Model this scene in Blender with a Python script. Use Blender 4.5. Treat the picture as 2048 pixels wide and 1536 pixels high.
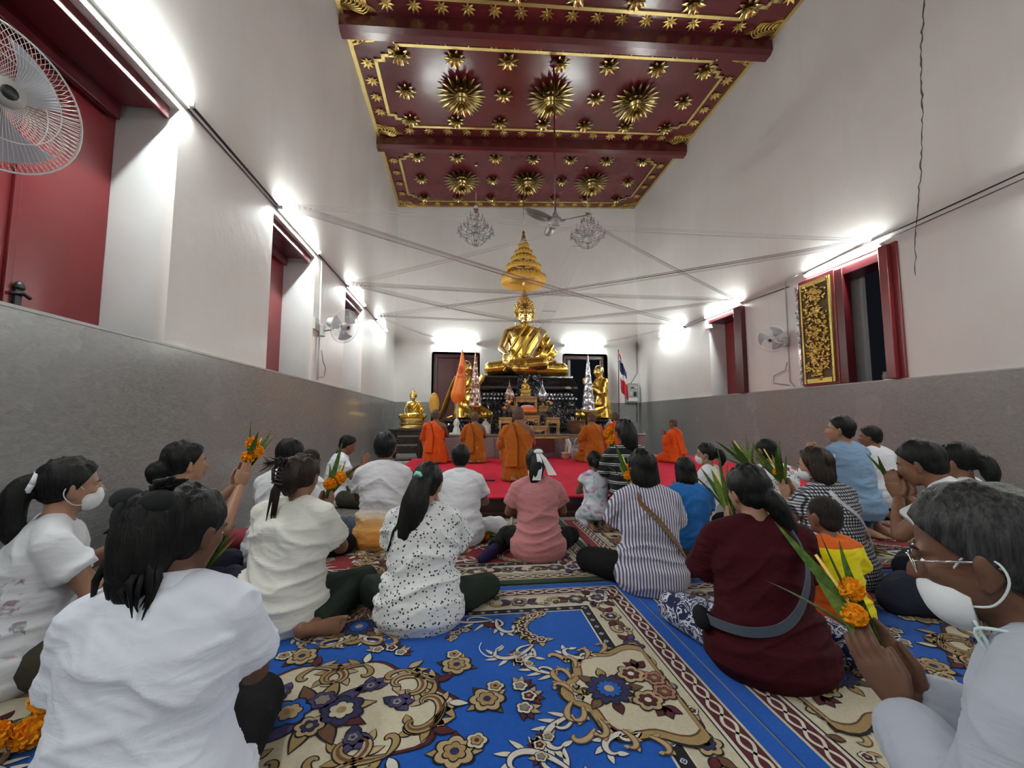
import bpy, bmesh, math, random
import numpy as np
from mathutils import Vector, Matrix, Euler

for _o in list(bpy.data.objects):
    bpy.data.objects.remove(_o, do_unlink=True)
SC = bpy.context.scene
COL = SC.collection
RNG = random.Random(7)
PI = math.pi

# ------------------------------------------------------------------ camera
CAM_H = 1.0
YAW = math.atan(98 / 826.0)
PITCH = math.atan(70 / math.hypot(826, 98))
cam_d = bpy.data.cameras.new('camera')
cam_d.sensor_width = 36.0
cam_d.lens = 36.0 * 826.0 / 2048.0
cam_d.clip_start = 0.02
cam_d.clip_end = 200
cam = bpy.data.objects.new('camera', cam_d)
COL.objects.link(cam)
cam.location = (0, 0, CAM_H)
cam.rotation_euler = (PI / 2 + PITCH, 0, -YAW)
SC.camera = cam

# ------------------------------------------------------------------ world (night outside), exposure
wd = bpy.data.worlds.new('night')
SC.world = wd
wd.use_nodes = True
wd.node_tree.nodes['Background'].inputs[0].default_value = (0.004, 0.0045, 0.006, 1)
wd.node_tree.nodes['Background'].inputs[1].default_value = 0.3
SC.view_settings.view_transform = 'Standard'
SC.view_settings.look = 'None'
SC.view_settings.gamma = 1.0
SC.view_settings.use_curve_mapping = False
SC.view_settings.exposure = 2.12
TUBE_POWER = 60.0          # emission of every fluorescent tube
SC.cycles.max_bounces = 6
SC.cycles.diffuse_bounces = 4
SC.cycles.glossy_bounces = 3
SC.cycles.transmission_bounces = 4
SC.cycles.transparent_max_bounces = 8
SC.cycles.caustics_reflective = False
SC.cycles.caustics_refractive = False
SC.cycles.sample_clamp_indirect = 6.0
SC.cycles.use_denoising = True
SC.cycles.use_adaptive_sampling = True
SC.cycles.adaptive_threshold = 0.03
SC.cycles.use_light_tree = False

# ------------------------------------------------------------------ room measures (metres)
XL, XR = -2.0, 5.45          # side walls
YB, YF = 12.3, -4.2          # back wall (altar end), wall behind the camera
DADO = 1.5
def zc(x):                   # the ceiling drops a little towards the left wall
    return 7.42 + (x - XL) * 0.055

# ------------------------------------------------------------------ object helpers
def link(o, parent=None):
    COL.objects.link(o)
    if parent is not None:
        o.parent = parent
    return o

def tag(o, label=None, cat=None, group=None, kind=None):
    if label: o['label'] = label
    if cat: o['category'] = cat
    if group: o['group'] = group
    if kind: o['kind'] = kind
    return o

def empty(name, loc=(0, 0, 0), rz=0.0, label=None, cat=None, group=None, kind=None, rot=None):
    o = bpy.data.objects.new(name, None)
    o.empty_display_size = 0.05
    o.location = loc
    o.rotation_euler = rot if rot else (0, 0, rz)
    link(o)
    return tag(o, label, cat, group, kind)

class MB:
    """collects shapes; build() links them as ONE mesh object"""
    def __init__(self):
        self.v = []; self.f = []; self.m = []; self.sm = []
        self.mi = 0
    def add(self, vs, fs, smooth=False, mi=None):
        b = len(self.v)
        self.v.extend([tuple(p) for p in vs])
        for f in fs:
            self.f.append(tuple(i + b for i in f))
            self.m.append(self.mi if mi is None else mi)
            self.sm.append(smooth)
        return self
    def box(self, a, b, mi=None):
        x0, y0, z0 = a; x1, y1, z1 = b
        vs = [(x0,y0,z0),(x1,y0,z0),(x1,y1,z0),(x0,y1,z0),(x0,y0,z1),(x1,y0,z1),(x1,y1,z1),(x0,y1,z1)]
        fs = [(0,3,2,1),(4,5,6,7),(0,1,5,4),(1,2,6,5),(2,3,7,6),(3,0,4,7)]
        return self.add(vs, fs, False, mi)
    def cbox(self, c, s, mi=None):
        return self.box([c[i] - s[i] / 2 for i in range(3)], [c[i] + s[i] / 2 for i in range(3)], mi)
    def obox(self, c, s, R, mi=None):
        """box turned by a 3x3 matrix"""
        vs = []
        for z in (-.5, .5):
            for x, y in ((-.5,-.5),(.5,-.5),(.5,.5),(-.5,.5)):
                vs.append(tuple(Vector(c) + R @ Vector((x*s[0], y*s[1], z*s[2]))))
        fs = [(0,3,2,1),(4,5,6,7),(0,1,5,4),(1,2,6,5),(2,3,7,6),(3,0,4,7)]
        return self.add(vs, fs, False, mi)
    def lathe(self, prof, c=(0,0,0), n=20, smooth=True, mi=None, ax=None, sx=1.0, sy=1.0, caps=True):
        """prof: list of (r, z) from bottom to top"""
        vs = []; fs = []
        R = ax if ax is not None else Matrix.Identity(3)
        for r, z in prof:
            for k in range(n):
                a = 2 * PI * k / n
                vs.append(tuple(Vector(c) + R @ Vector((r*math.cos(a)*sx, r*math.sin(a)*sy, z))))
        for i in range(len(prof) - 1):
            for k in range(n):
                k2 = (k + 1) % n
                fs.append((i*n+k, i*n+k2, (i+1)*n+k2, (i+1)*n+k))
        if caps:
            if prof[0][0] > 1e-5: fs.append(tuple(range(n))[::-1])
            if prof[-1][0] > 1e-5: fs.append(tuple((len(prof)-1)*n + k for k in range(n)))
        return self.add(vs, fs, smooth, mi)
    def tube(self, pts, r, n=6, smooth=True, mi=None, caps=True):
        pts = [Vector(p) for p in pts]
        rs = r if isinstance(r, (list, tuple)) else [r] * len(pts)
        vs = []; fs = []
        up = None
        for i, p in enumerate(pts):
            t = (pts[min(i+1, len(pts)-1)] - pts[max(i-1, 0)])
            if t.length < 1e-9: t = Vector((0, 0, 1))
            t.normalize()
            if up is None:
                up = Vector((0, 0, 1)) if abs(t.z) < 0.9 else Vector((1, 0, 0))
            x = up - t * up.dot(t)
            if x.length < 1e-6: x = t.orthogonal()
            x.normalize(); y = t.cross(x); up = x
            for k in range(n):
                a = 2 * PI * k / n
                vs.append(tuple(p + (x * math.cos(a) + y * math.sin(a)) * rs[i]))
        for i in range(len(pts) - 1):
            for k in range(n):
                k2 = (k + 1) % n
                fs.append((i*n+k, i*n+k2, (i+1)*n+k2, (i+1)*n+k))
        if caps:
            fs.append(tuple(range(n))[::-1]); fs.append(tuple((len(pts)-1)*n + k for k in range(n)))
        return self.add(vs, fs, smooth, mi)
    def prism(self, poly, R, c, th, mi=None):
        """flat polygon (2D) given thickness th along its normal, frame R at c"""
        n = len(poly)
        vs = [tuple(Vector(c) + R @ Vector((x, y, -th/2))) for x, y in poly] + [tuple(Vector(c) + R @ Vector((x, y, th/2))) for x, y in poly]
        fs = [tuple(range(n))[::-1], tuple(range(n, 2*n))] + [(i, (i+1) % n, (i+1) % n + n, i + n) for i in range(n)]
        return self.add(vs, fs, False, mi)
    def ell(self, c, r, n=12, m=8, R=None, mi=None):
        vs = []; fs = []
        R = R if R is not None else Matrix.Identity(3)
        for i in range(1, m):
            ph = PI * i / m
            for k in range(n):
                a = 2 * PI * k / n
                vs.append(tuple(Vector(c) + R @ Vector((r[0]*math.sin(ph)*math.cos(a), r[1]*math.sin(ph)*math.sin(a), -r[2]*math.cos(ph)))))
        vs.append(tuple(Vector(c) + R @ Vector((0,0,-r[2])))); vs.append(tuple(Vector(c) + R @ Vector((0,0,r[2]))))
        B, T = len(vs)-2, len(vs)-1
        for i in range(m - 2):
            for k in range(n):
                k2 = (k+1) % n
                fs.append((i*n+k, i*n+k2, (i+1)*n+k2, (i+1)*n+k))
        for k in range(n):
            fs.append((B, (k+1) % n, k)); fs.append((T, (m-2)*n+k, (m-2)*n+(k+1) % n))
        return self.add(vs, fs, True, mi)
    def mesh(self, name, mats):
        me = bpy.data.meshes.new(name)
        me.from_pydata(self.v, [], self.f)
        for m in (mats if isinstance(mats, (list, tuple)) else [mats]):
            me.materials.append(m)
        if self.f:
            me.polygons.foreach_set('material_index', self.m)
            me.polygons.foreach_set('use_smooth', self.sm)
        me.update()
        return me
    def build(self, name, mats, parent=None, loc=None, world=False, bevel=0.0):
        """world=True: shapes were given in world space; they are stored relative to parent / loc"""
        if world:
            o = Vector(loc) if loc is not None else (parent.location if parent is not None else Vector((0,0,0)))
            self.v = [(p[0]-o[0], p[1]-o[1], p[2]-o[2]) for p in self.v]
        ob = bpy.data.objects.new(name, self.mesh(name, mats))
        if loc is not None: ob.location = loc
        if bevel > 0:
            bv = ob.modifiers.new('bevel', 'BEVEL'); bv.width = bevel; bv.segments = 2; bv.limit_method = 'ANGLE'
        return link(ob, parent)

def dup(o, parent=None, loc=None, rz=None, label=None, group=None):
    c = o.copy()
    link(c)
    c.parent = parent
    if loc is not None: c.location = loc
    if rz is not None: c.rotation_euler = (c.rotation_euler[0], c.rotation_euler[1], rz)
    if label: c['label'] = label
    if group: c['group'] = group
    for ch in list(o.children):
        dup(ch, c)
    return c

def rotz(a): return Matrix.Rotation(a, 3, 'Z')
def rotx(a): return Matrix.Rotation(a, 3, 'X')
def roty(a): return Matrix.Rotation(a, 3, 'Y')

# ------------------------------------------------------------------ numpy value noise
def _h(ix, iy, iz):
    n = np.sin(ix * 127.1 + iy * 311.7 + iz * 74.7) * 43758.5453
    return n - np.floor(n)
def vnoise(p):
    i = np.floor(p); f = p - i; f = f * f * (3 - 2 * f)
    x, y, z = i[:, 0], i[:, 1], i[:, 2]
    a = _h(x, y, z) * (1-f[:,0]) + _h(x+1, y, z) * f[:,0]
    b = _h(x, y+1, z) * (1-f[:,0]) + _h(x+1, y+1, z) * f[:,0]
    c = _h(x, y, z+1) * (1-f[:,0]) + _h(x+1, y, z+1) * f[:,0]
    d = _h(x, y+1, z+1) * (1-f[:,0]) + _h(x+1, y+1, z+1) * f[:,0]
    e = a * (1-f[:,1]) + b * f[:,1]; g = c * (1-f[:,1]) + d * f[:,1]
    return e * (1-f[:,2]) + g * f[:,2]
# ------------------------------------------------------------------ materials (all procedural)
class NT:
    def __init__(self, name):
        self.mat = bpy.data.materials.new(name); self.mat.use_nodes = True
        self.t = self.mat.node_tree; self.n = self.t.nodes; self.l = self.t.links
        self.b = self.n['Principled BSDF']
    def node(self, typ, **kw):
        nd = self.n.new(typ)
        for k, v in kw.items():
            if k in nd.inputs: pass
            setattr(nd, k, v)
        return nd
    def inp(self, sock, v):
        if isinstance(v, bpy.types.NodeSocket): self.l.new(v, sock)
        elif isinstance(v, (tuple, list)) and len(v) == 3 and sock.type == 'RGBA': sock.default_value = (*v, 1)
        else: sock.default_value = v
    def coord(self, which='Object', scale=(1,1,1), rot=(0,0,0), loc=(0,0,0)):
        tc = self.node('ShaderNodeTexCoord'); mp = self.node('ShaderNodeMapping')
        self.l.new(tc.outputs[which], mp.inputs[0])
        mp.inputs['Scale'].default_value = scale; mp.inputs['Rotation'].default_value = rot; mp.inputs['Location'].default_value = loc
        return mp.outputs[0]
    def noise(self, vec, scale=5, detail=3, rough=.5, dist=0.0):
        nd = self.node('ShaderNodeTexNoise'); self.l.new(vec, nd.inputs['Vector'])
        nd.inputs['Scale'].default_value = scale; nd.inputs['Detail'].default_value = detail
        nd.inputs['Roughness'].default_value = rough; nd.inputs['Distortion'].default_value = dist
        return nd.outputs['Fac']
    def voro(self, vec, scale=5, feature='F1', out='Distance', rand=1.0):
        nd = self.node('ShaderNodeTexVoronoi'); nd.feature = feature; self.l.new(vec, nd.inputs['Vector'])
        nd.inputs['Scale'].default_value = scale
        if 'Randomness' in nd.inputs: nd.inputs['Randomness'].default_value = rand
        return nd.outputs[out]
    def ramp(self, fac, stops, const=False):
        nd = self.node('ShaderNodeValToRGB'); self.l.new(fac, nd.inputs[0])
        cr = nd.color_ramp
        if const: cr.interpolation = 'CONSTANT'
        while len(cr.elements) < len(stops): cr.elements.new(0.5)
        for e, (p, c) in zip(cr.elements, stops):
            e.position = p; e.color = (*c, 1) if len(c) == 3 else c
        return nd.outputs[0]
    def math(self, op, a, b=0.0, c=0.0):
        nd = self.node('ShaderNodeMath'); nd.operation = op
        self.inp(nd.inputs[0], a); self.inp(nd.inputs[1], b)
        if op in ('MULTIPLY_ADD', 'SMOOTH_MIN', 'WRAP'): self.inp(nd.inputs[2], c)
        return nd.outputs[0]
    def mix(self, fac, a, b, blend='MIX'):
        nd = self.node('ShaderNodeMix'); nd.data_type = 'RGBA'; nd.blend_type = blend
        self.inp(nd.inputs[0], fac); self.inp(nd.inputs[6], a); self.inp(nd.inputs[7], b)
        return nd.outputs[2]
    def sep(self, vec):
        nd = self.node('ShaderNodeSeparateXYZ'); self.l.new(vec, nd.inputs[0]); return nd.outputs
    def bump(self, h, strength=.3, dist=.01, prev=None):
        nd = self.node('ShaderNodeBump'); self.l.new(h, nd.inputs['Height'])
        nd.inputs['Strength'].default_value = strength; nd.inputs['Distance'].default_value = dist
        if prev is not None: self.l.new(prev, nd.inputs['Normal'])
        self.l.new(nd.outputs[0], self.b.inputs['Normal'])
        return nd.outputs[0]
    def col(self, c): self.inp(self.b.inputs['Base Color'], c); return self
    def set(self, **kw):
        names = dict(rough='Roughness', metal='Metallic', spec='Specular IOR Level', trans='Transmission Weight', ior='IOR', coat='Coat Weight', sheen='Sheen Weight', sss='Subsurface Weight', alpha='Alpha')
        for k, v in kw.items(): self.inp(self.b.inputs[names[k]], v)
        return self

def s2l(c):
    """sRGB 0..255 to linear"""
    r = []
    for x in c:
        x = x / 255.0
        r.append(x / 12.92 if x <= 0.04045 else ((x + 0.055) / 1.055) ** 2.4)
    return tuple(r)

def plain(name, c, rough=.6, metal=0.0, spec=.5, bump=None, var=0.0, vscale=6, coat=0):
    m = NT(name)
    if var:
        v = m.noise(m.coord(), vscale, 4)
        m.col(m.ramp(v, [(0.3, tuple(x*(1-var) for x in c)), (0.7, tuple(min(1, x*(1+var)) for x in c))]))
    else:
        m.col(c)
    m.set(rough=rough, metal=metal, spec=spec, coat=coat)
    if bump:
        m.bump(m.noise(m.coord(), bump[0], 4), bump[1], bump[2] if len(bump) > 2 else .01)
    return m.mat

M = {}
# painted plaster with faint streaks of dirt
def wall_mat():
    m = NT('white_painted_plaster')
    n1 = m.noise(m.coord(scale=(.5, .5, .35)), 1.6, 5, .6)
    n2 = m.noise(m.coord(scale=(2.5, 2.5, .22)), 2.0, 4, .6)
    c = m.mix(m.ramp(n1, [(.35, (0,0,0)), (.75, (1,1,1))]), (.685,.655,.63), (.76,.73,.705))
    c = m.mix(m.ramp(n2, [(.55, (0,0,0)), (.85, (.35,.35,.35))]), c, (.58,.55,.53))
    m.col(c).set(rough=.42, spec=.4)
    m.bump(m.noise(m.coord(), 9, 5), .12, .02)
    return m.mat
M['wall'] = wall_mat()
M['jamb'] = plain('white_reveal_paint', (.66,.67,.67), .4, var=.05, vscale=3)
def dado_mat():
    m = NT('grey_polished_stone')
    v = m.coord(scale=(1, 1, 3.2), rot=(.12, .12, 0))
    n1 = m.noise(v, 20, 7, .75, 1.2)
    n2 = m.noise(m.coord(scale=(.6,.6,.4)), 2.2, 4)
    c = m.ramp(n1, [(.30, (.175,.173,.172)), (.5, (.255,.252,.25)), (.70, (.35,.347,.344))])
    c = m.mix(m.ramp(n2, [(.4, (0,0,0)), (.8, (.3,.3,.3))]), c, (.33,.322,.316))
    m.col(c).set(rough=.2, spec=.5)
    m.set(rough=m.ramp(n2, [(.3, (.17,.17,.17)), (.8, (.34,.34,.34))]))
    m.bump(m.noise(m.coord(), 3, 2), .03, .02)
    return m.mat
M['dado'] = dado_mat()
M['dado_cap'] = plain('pale_stone_edge', (.42,.41,.40), .3)
M['red'] = plain('red_gloss_paint', (.19,.018,.023), .32, var=.12, vscale=2.0, bump=(14, .08))
M['dark_red'] = plain('dark_red_paint', (.085,.010,.014), .3, var=.15, vscale=3, bump=(20, .06))
M['ceil_red'] = plain('lacquer_red_ceiling', (.080,.0105,.0125), .2, var=.2, vscale=1.2, bump=(1.3, .25, .03))
def gold_mat(name, c=(.80,.53,.15), rough=.22, bs=0, bst=.2):
    m = NT(name)
    v = m.noise(m.coord(), 7, 4)
    m.col(m.ramp(v, [(.3, tuple(x*.82 for x in c)), (.7, c)])).set(metal=1.0, rough=rough)
    if bs: m.bump(m.noise(m.coord(), bs, 4), bst, .01)
    return m.mat
M['gold'] = gold_mat('polished_gold', (.86,.63,.24), .22)
M['gold_robe'] = gold_mat('burnished_gold_robe', (.78,.52,.11), .27)
M['gold_dull'] = gold_mat('gilded_wood', (.62,.43,.14), .38, 30, .25)
M['gold_paint'] = gold_mat('gold_paint', (.66,.49,.20), .42, 40, .15)
M['brass'] = gold_mat('brass', (.50,.37,.15), .26)
def carved_gold():
    m = NT('carved_gold_relief')
    v = m.coord(scale=(1,1,1))
    vo = m.voro(v, 17, 'F1'); n = m.noise(v, 11, 3, .5, 2.4)
    h = m.math('ADD', m.math('MULTIPLY', vo, .6), n)
    m.col(m.ramp(h, [(.52, (.07,.045,.01)), (.62, (.66,.44,.10)), (.9, (.86,.63,.20))])).set(metal=.8, rough=.4)
    m.bump(h, .8, .02)
    return m.mat
M['carved'] = carved_gold()
M['black_tile'] = None
def mosaic():
    m = NT('black_glass_mosaic')
    v = m.coord()
    vo = m.voro(v, 26, 'F1', 'Color'); d = m.voro(v, 26, 'DISTANCE_TO_EDGE')
    s = m.sep(vo)
    c = m.ramp(s[0], [(0, (.004,.004,.006)), (.6, (.010,.010,.016)), (.75, (.05,.05,.09)), (.93, (.30,.30,.34))], True)
    m.col(c).set(rough=.10, spec=.8)
    m.bump(m.math('ADD', s[1], m.math('MINIMUM', m.math('MULTIPLY', d, 8), 1)), .55, .02)
    return m.mat
M['mosaic'] = mosaic()
M['black_gloss'] = plain('black_glazed_tile', (.010,.009,.009), .08, spec=.7, bump=(5, .15, .03))
M['steel'] = plain('white_enamel', (.62,.62,.60), .35)
M['grey_plastic'] = plain('grey_plastic', (.30,.30,.31), .45)
M['dark_plastic'] = plain('dark_plastic', (.02,.02,.022), .45)
M['fan_grey'] = plain('fan_grey_paint', (.42,.41,.40), .4)
M['blade_grey'] = plain('dark_grey_blade', (.13,.12,.115), .35)
M['blade_clear'] = None
def clear(name, c=(.9,.92,.95), rough=.05, ior=1.45, alpha=1.0):
    m = NT(name); m.col(c).set(rough=rough, trans=1.0, ior=ior, alpha=alpha); return m.mat
M['crystal'] = clear('crystal_glass', (.96,.97,1), .02, 1.5)
M['film'] = None
def filmy(name, c, alpha):
    m = NT(name); m.col(c).set(rough=.12, spec=.9, alpha=alpha)
    m.bump(m.noise(m.coord(), 22, 3), .8, .02)
    return m.mat
M['film'] = filmy('crinkled_clear_wrap', (.75,.75,.78), .38)
def silver_cone():
    m = NT('silver_tinsel'); v = m.coord()
    n = m.voro(v, 30, 'F1', 'Color'); s = m.sep(n)
    m.col(m.ramp(s[0], [(0, (.16,.16,.20)), (.4, (.6,.6,.66)), (.8, (.95,.95,.98))])).set(metal=.75, rough=.22)
    m.bump(s[1], .7, .02)
    return m.mat
M['tinsel'] = silver_cone()
def brown_cone():
    m = NT('wrapped_brown_cone'); v = m.coord()
    n = m.voro(v, 26, 'F1', 'Color'); s = m.sep(n)
    m.col(m.ramp(s[0], [(0, (.20,.075,.04)), (.5, (.36,.17,.10)), (.85, (.75,.66,.60))])).set(metal=.3, rough=.2)
    m.bump(s[1], .7, .02)
    return m.mat
M['brown_cone'] = brown_cone()
M['wood_dark'] = plain('dark_wood', (.035,.018,.012), .35, var=.4, vscale=9)
M['wood_gold'] = plain('golden_teak', (.42,.235,.085), .35, var=.3, vscale=14)
M['marble_pink'] = plain('pinkish_grey_granite', (.23,.195,.19), .22, var=.25, vscale=40)
M['clay'] = plain('brown_glazed_clay', (.13,.060,.030), .25, var=.3, vscale=8)
M['red_felt'] = plain('bright_red_felt', (.50,.020,.045), .95, spec=.1, var=.10, vscale=5, bump=(160, .25))
M['platform_wood'] = plain('dark_varnished_board', (.030,.010,.008), .3, var=.5, vscale=7)
def floor_mat():
    m = NT('grey_stone_floor')
    v = m.coord(scale=(2.4, .5, 1))
    n = m.noise(v, 6, 6, .7, .8)
    m.col(m.ramp(n, [(.3, (.16,.155,.15)), (.7, (.36,.35,.34))])).set(rough=.25)
    return m.mat
M['floor'] = floor_mat()
def emit(name, c, s):
    m = NT(name); m.col(c); m.b.inputs['Emission Color'].default_value = (*c, 1); m.b.inputs['Emission Strength'].default_value = s
    return m.mat
M['tube'] = emit('lit_fluorescent_tube', (.93, 1.0, .965), TUBE_POWER)
M['tube'].cycles.emission_sampling = 'FRONT'
M['thread'] = plain('white_cotton_thread', (.62,.56,.55), .9, spec=.1)
M['thread_dark'] = plain('greyish_cotton_thread', (.36,.31,.31), .9, spec=.1)
M['cable'] = plain('black_cable', (.02,.018,.018), .5)
M['conduit'] = plain('white_conduit', (.55,.54,.52), .4)
M['yellow_silk'] = plain('yellow_silk', (.66,.36,.045), .5, var=.15, vscale=20, bump=(60, .2))
M['orange_satin'] = plain('orange_satin', (.85,.20,.018), .45, bump=(14, .25))
M['print_red'] = plain('red_print', (.55,.05,.01), .6)
M['white_cloth'] = plain('white_cloth', (.70,.70,.70), .8, bump=(20, .2))
M['flag_red'] = plain('flag_red', (.50,.02,.035), .7)
M['flag_blue'] = plain('flag_blue', (.03,.03,.12), .7)
M['paper'] = plain('white_paper', (.72,.72,.70), .7)
M['panel_grey'] = plain('grey_enamel_box', (.24,.26,.25), .4)
M['crack'] = plain('dark_crack', (.10,.09,.085), .9)

def skin_mat(name, c):
    m = NT(name)
    n = m.noise(m.coord(), 12, 4)
    m.col(m.ramp(n, [(.3, tuple(x*.86 for x in c)), (.7, c)])).set(rough=.5, spec=.35)
    m.bump(m.noise(m.coord(), 130, 2), .10, .002)
    return m.mat
SKIN = [skin_mat('tan_skin', (.36,.19,.12)), skin_mat('brown_skin', (.22,.105,.062)), skin_mat('deep_brown_skin', (.135,.062,.038)), skin_mat('light_tan_skin', (.46,.27,.185))]
def hair_mat(name, c, c2, rough=.52):
    m = NT(name)
    v = m.coord(scale=(1, 1, .12))
    n = m.noise(v, 120, 3, .6)
    m.col(m.ramp(n, [(.35, c), (.75, c2)])).set(rough=rough, spec=.22)
    m.bump(n, .6, .01)
    return m.mat
HAIR = dict(black=hair_mat('black_hair', (.0025,.0024,.0026), (.007,.0065,.007)), brown=hair_mat('dark_brown_hair', (.010,.006,.005), (.034,.018,.012)),
            grey=hair_mat('greying_hair', (.005,.005,.006), (.055,.055,.056), .5), buzz=hair_mat('cropped_hair', (.012,.009,.008), (.03,.022,.02), .8),
            stubble=hair_mat('shaved_stubble', (.085,.052,.040), (.12,.075,.058), .7))
def cloth(name, c, rough=.85, weave=350, fold=.25):
    m = NT(name); m.col(c).set(rough=rough, spec=.15, sheen=.10 if max(c) > .2 else 0.0)
    b1 = m.bump(m.noise(m.coord(scale=(1.2, 1.2, 3.0)), 7, 3, .5, .6), fold, .03)
    m.bump(m.noise(m.coord(), weave, 2), .12, .002, prev=b1)
    return m.mat
def cloth_nt(name, rough=.85, fold=.2):
    m = NT(name); m.set(rough=rough, spec=.25, sheen=.1)
    m.bump(m.noise(m.coord(scale=(1.2, 1.2, 3.0)), 7, 3, .5, .6), fold, .03)
    return m
C = {}
C['white'] = cloth('white_cotton', (.74,.75,.80))
C['white_polo'] = cloth('white_pique', (.74,.77,.88))
C['cream'] = cloth('cream_cotton', (.72,.71,.66))
C['maroon'] = cloth('maroon_cotton', (.042,.003,.007))
C['pink'] = cloth('dusty_pink_cotton', (.50,.20,.21))
C['royal'] = cloth('royal_blue_cotton', (.018,.13,.40))
C['denim_light'] = cloth('light_denim', (.20,.31,.46))
C['pale_grey'] = cloth('pale_blue_grey_shirt', (.40,.425,.50))
C['dark_green'] = cloth('dark_green_trousers', (.020,.028,.022))
C['olive'] = cloth('olive_trousers', (.055,.050,.035))
C['black'] = cloth('black_trousers', (.008,.008,.009))
C['navy'] = cloth('navy_trousers', (.018,.020,.035))
C['grey_blue'] = cloth('grey_blue_trousers', (.055,.065,.09))
C['orange_robe'] = cloth('bright_orange_robe', (.68,.092,.010), fold=.5)
C['amber_robe'] = cloth('amber_robe', (.36,.098,.008), fold=.5)
C['sock'] = cloth('navy_purple_sock', (.028,.018,.07))
def stripes_v():
    m = cloth_nt('white_shirt_with_purple_stripes'); s = m.sep(m.coord())
    f = m.math('FRACT', m.math('MULTIPLY', s[0], 62.0))
    m.col(m.ramp(f, [(0, (.62,.61,.66)), (.52, (.10,.085,.17))], True)); return m.mat
def stripes_h():
    m = cloth_nt('black_top_with_white_stripes'); s = m.sep(m.coord())
    f = m.math('FRACT', m.math('MULTIPLY', s[2], 13.0))
    m.col(m.ramp(f, [(0, (.010,.010,.014)), (.62, (.55,.56,.58)), (.68, (.010,.010,.014)), (.80, (.55,.56,.58)), (.90, (.010,.010,.014))], True)); return m.mat
def gingham():
    m = cloth_nt('black_and_white_gingham'); s = m.sep(m.coord())
    a = m.math('GREATER_THAN', m.math('FRACT', m.math('MULTIPLY', m.math('ADD', s[0], m.math('MULTIPLY', s[1], .35)), 54)), .5)
    b = m.math('GREATER_THAN', m.math('FRACT', m.math('MULTIPLY', s[2], 54)), .5)
    m.col(m.ramp(m.math('MULTIPLY', m.math('ADD', a, b), .5), [(0, (.62,.64,.68)), (.4, (.10,.105,.13)), (.9, (.008,.008,.014))], True)); return m.mat
def dotted():
    m = cloth_nt('white_blouse_with_dark_flecks'); v = m.coord()
    d = m.voro(v, 64, 'F1'); c = m.sep(m.voro(v, 64, 'F1', 'Color'))
    k = m.math('MULTIPLY', m.math('LESS_THAN', d, .30), m.math('GREATER_THAN', c[0], .25))
    m.col(m.mix(k, (.73,.735,.74), m.ramp(c[1], [(0, (.02,.02,.03)), (.8, (.06,.05,.045))]))); return m.mat
def bigprint():
    m = cloth_nt('white_shirt_with_red_and_black_print'); v = m.coord()
    d = m.voro(v, 11.0, 'F1'); c = m.sep(m.voro(v, 11.0, 'F1', 'Color'))
    n = m.noise(v, 34, 3, .6, 1.5)
    disc = m.math('LESS_THAN', d, .33)
    isred = m.math('GREATER_THAN', c[0], .72)
    scrib = m.math('MULTIPLY', m.math('LESS_THAN', d, .42), m.math('GREATER_THAN', n, .54))
    col = m.mix(scrib, (.68,.68,.70), (.02,.02,.03))
    col = m.mix(m.math('MULTIPLY', disc, isred), col, (.35,.02,.02))
    m.col(col); return m.mat
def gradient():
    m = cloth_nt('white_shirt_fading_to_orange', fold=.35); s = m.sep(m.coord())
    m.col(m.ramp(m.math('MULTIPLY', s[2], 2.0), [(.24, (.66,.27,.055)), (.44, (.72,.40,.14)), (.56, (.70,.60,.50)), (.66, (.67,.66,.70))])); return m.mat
def boy():
    m = cloth_nt('yellow_shirt_with_orange_shoulder', fold=.3); s = m.sep(m.coord())
    k = m.math('LESS_THAN', m.math('ADD', s[0], m.math('MULTIPLY', s[2], .10)), -.060)
    k2 = m.math('GREATER_THAN', s[2], .372)
    m.col(m.mix(m.math('MAXIMUM', k, k2), (.80,.66,.004), (.68,.115,.008))); return m.mat
def white_print():
    m = cloth_nt('white_tee_with_faded_print'); v = m.coord(); s = m.sep(v)
    n = m.noise(v, 22, 4, .6, 1.0); n2 = m.noise(v, 14, 3)
    band = m.math('MULTIPLY', m.math('GREATER_THAN', s[2], .16), m.math('LESS_THAN', s[2], .42))
    back = m.math('LESS_THAN', s[1], .03)
    k = m.math('MULTIPLY', m.math('MULTIPLY', band, back), m.ramp(n, [(.54, (0,0,0)), (.62, (.7,.7,.7))]))
    m.col(m.mix(k, (.66,.67,.71), m.ramp(n2, [(.45, (.30,.03,.04)), (.55, (.10,.12,.17))]))); return m.mat
def batik():
    m = cloth_nt('navy_trousers_with_white_swirls'); v = m.coord()
    n = m.noise(v, 13, 2, .5, 2.5)
    m.col(m.ramp(n, [(0, (.012,.014,.06)), (.50, (.60,.62,.70)), (.57, (.012,.014,.06)), (.64, (.5,.52,.62)), (.69, (.012,.014,.06))], True)); return m.mat
def tiedye():
    m = cloth_nt('pastel_tie_dye_dress'); v = m.coord()
    n = m.noise(v, 9, 3, .5, 1.0)
    m.col(m.ramp(n, [(.32, (.10,.36,.42)), (.42, (.55,.66,.72)), (.52, (.66,.70,.74)), (.60, (.55,.30,.50)), (.68, (.10,.25,.38))])); return m.mat
def side_stripe():
    m = cloth_nt('white_polo_with_black_shoulder_stripe'); s = m.sep(m.coord())
    t = m.math('ADD', s[0], m.math('MULTIPLY', s[1], .2))
    m.col(m.ramp(m.math('ADD', t, .5), [(0, (.66,.68,.72)), (.375, (.65,.38,.06)), (.385, (.012,.012,.014)), (.42, (.66,.68,.72))], True)); return m.mat
C['stripes_v'] = stripes_v(); C['stripes_h'] = stripes_h(); C['gingham'] = gingham(); C['dotted'] = dotted(); C['bigprint'] = bigprint()
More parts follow.
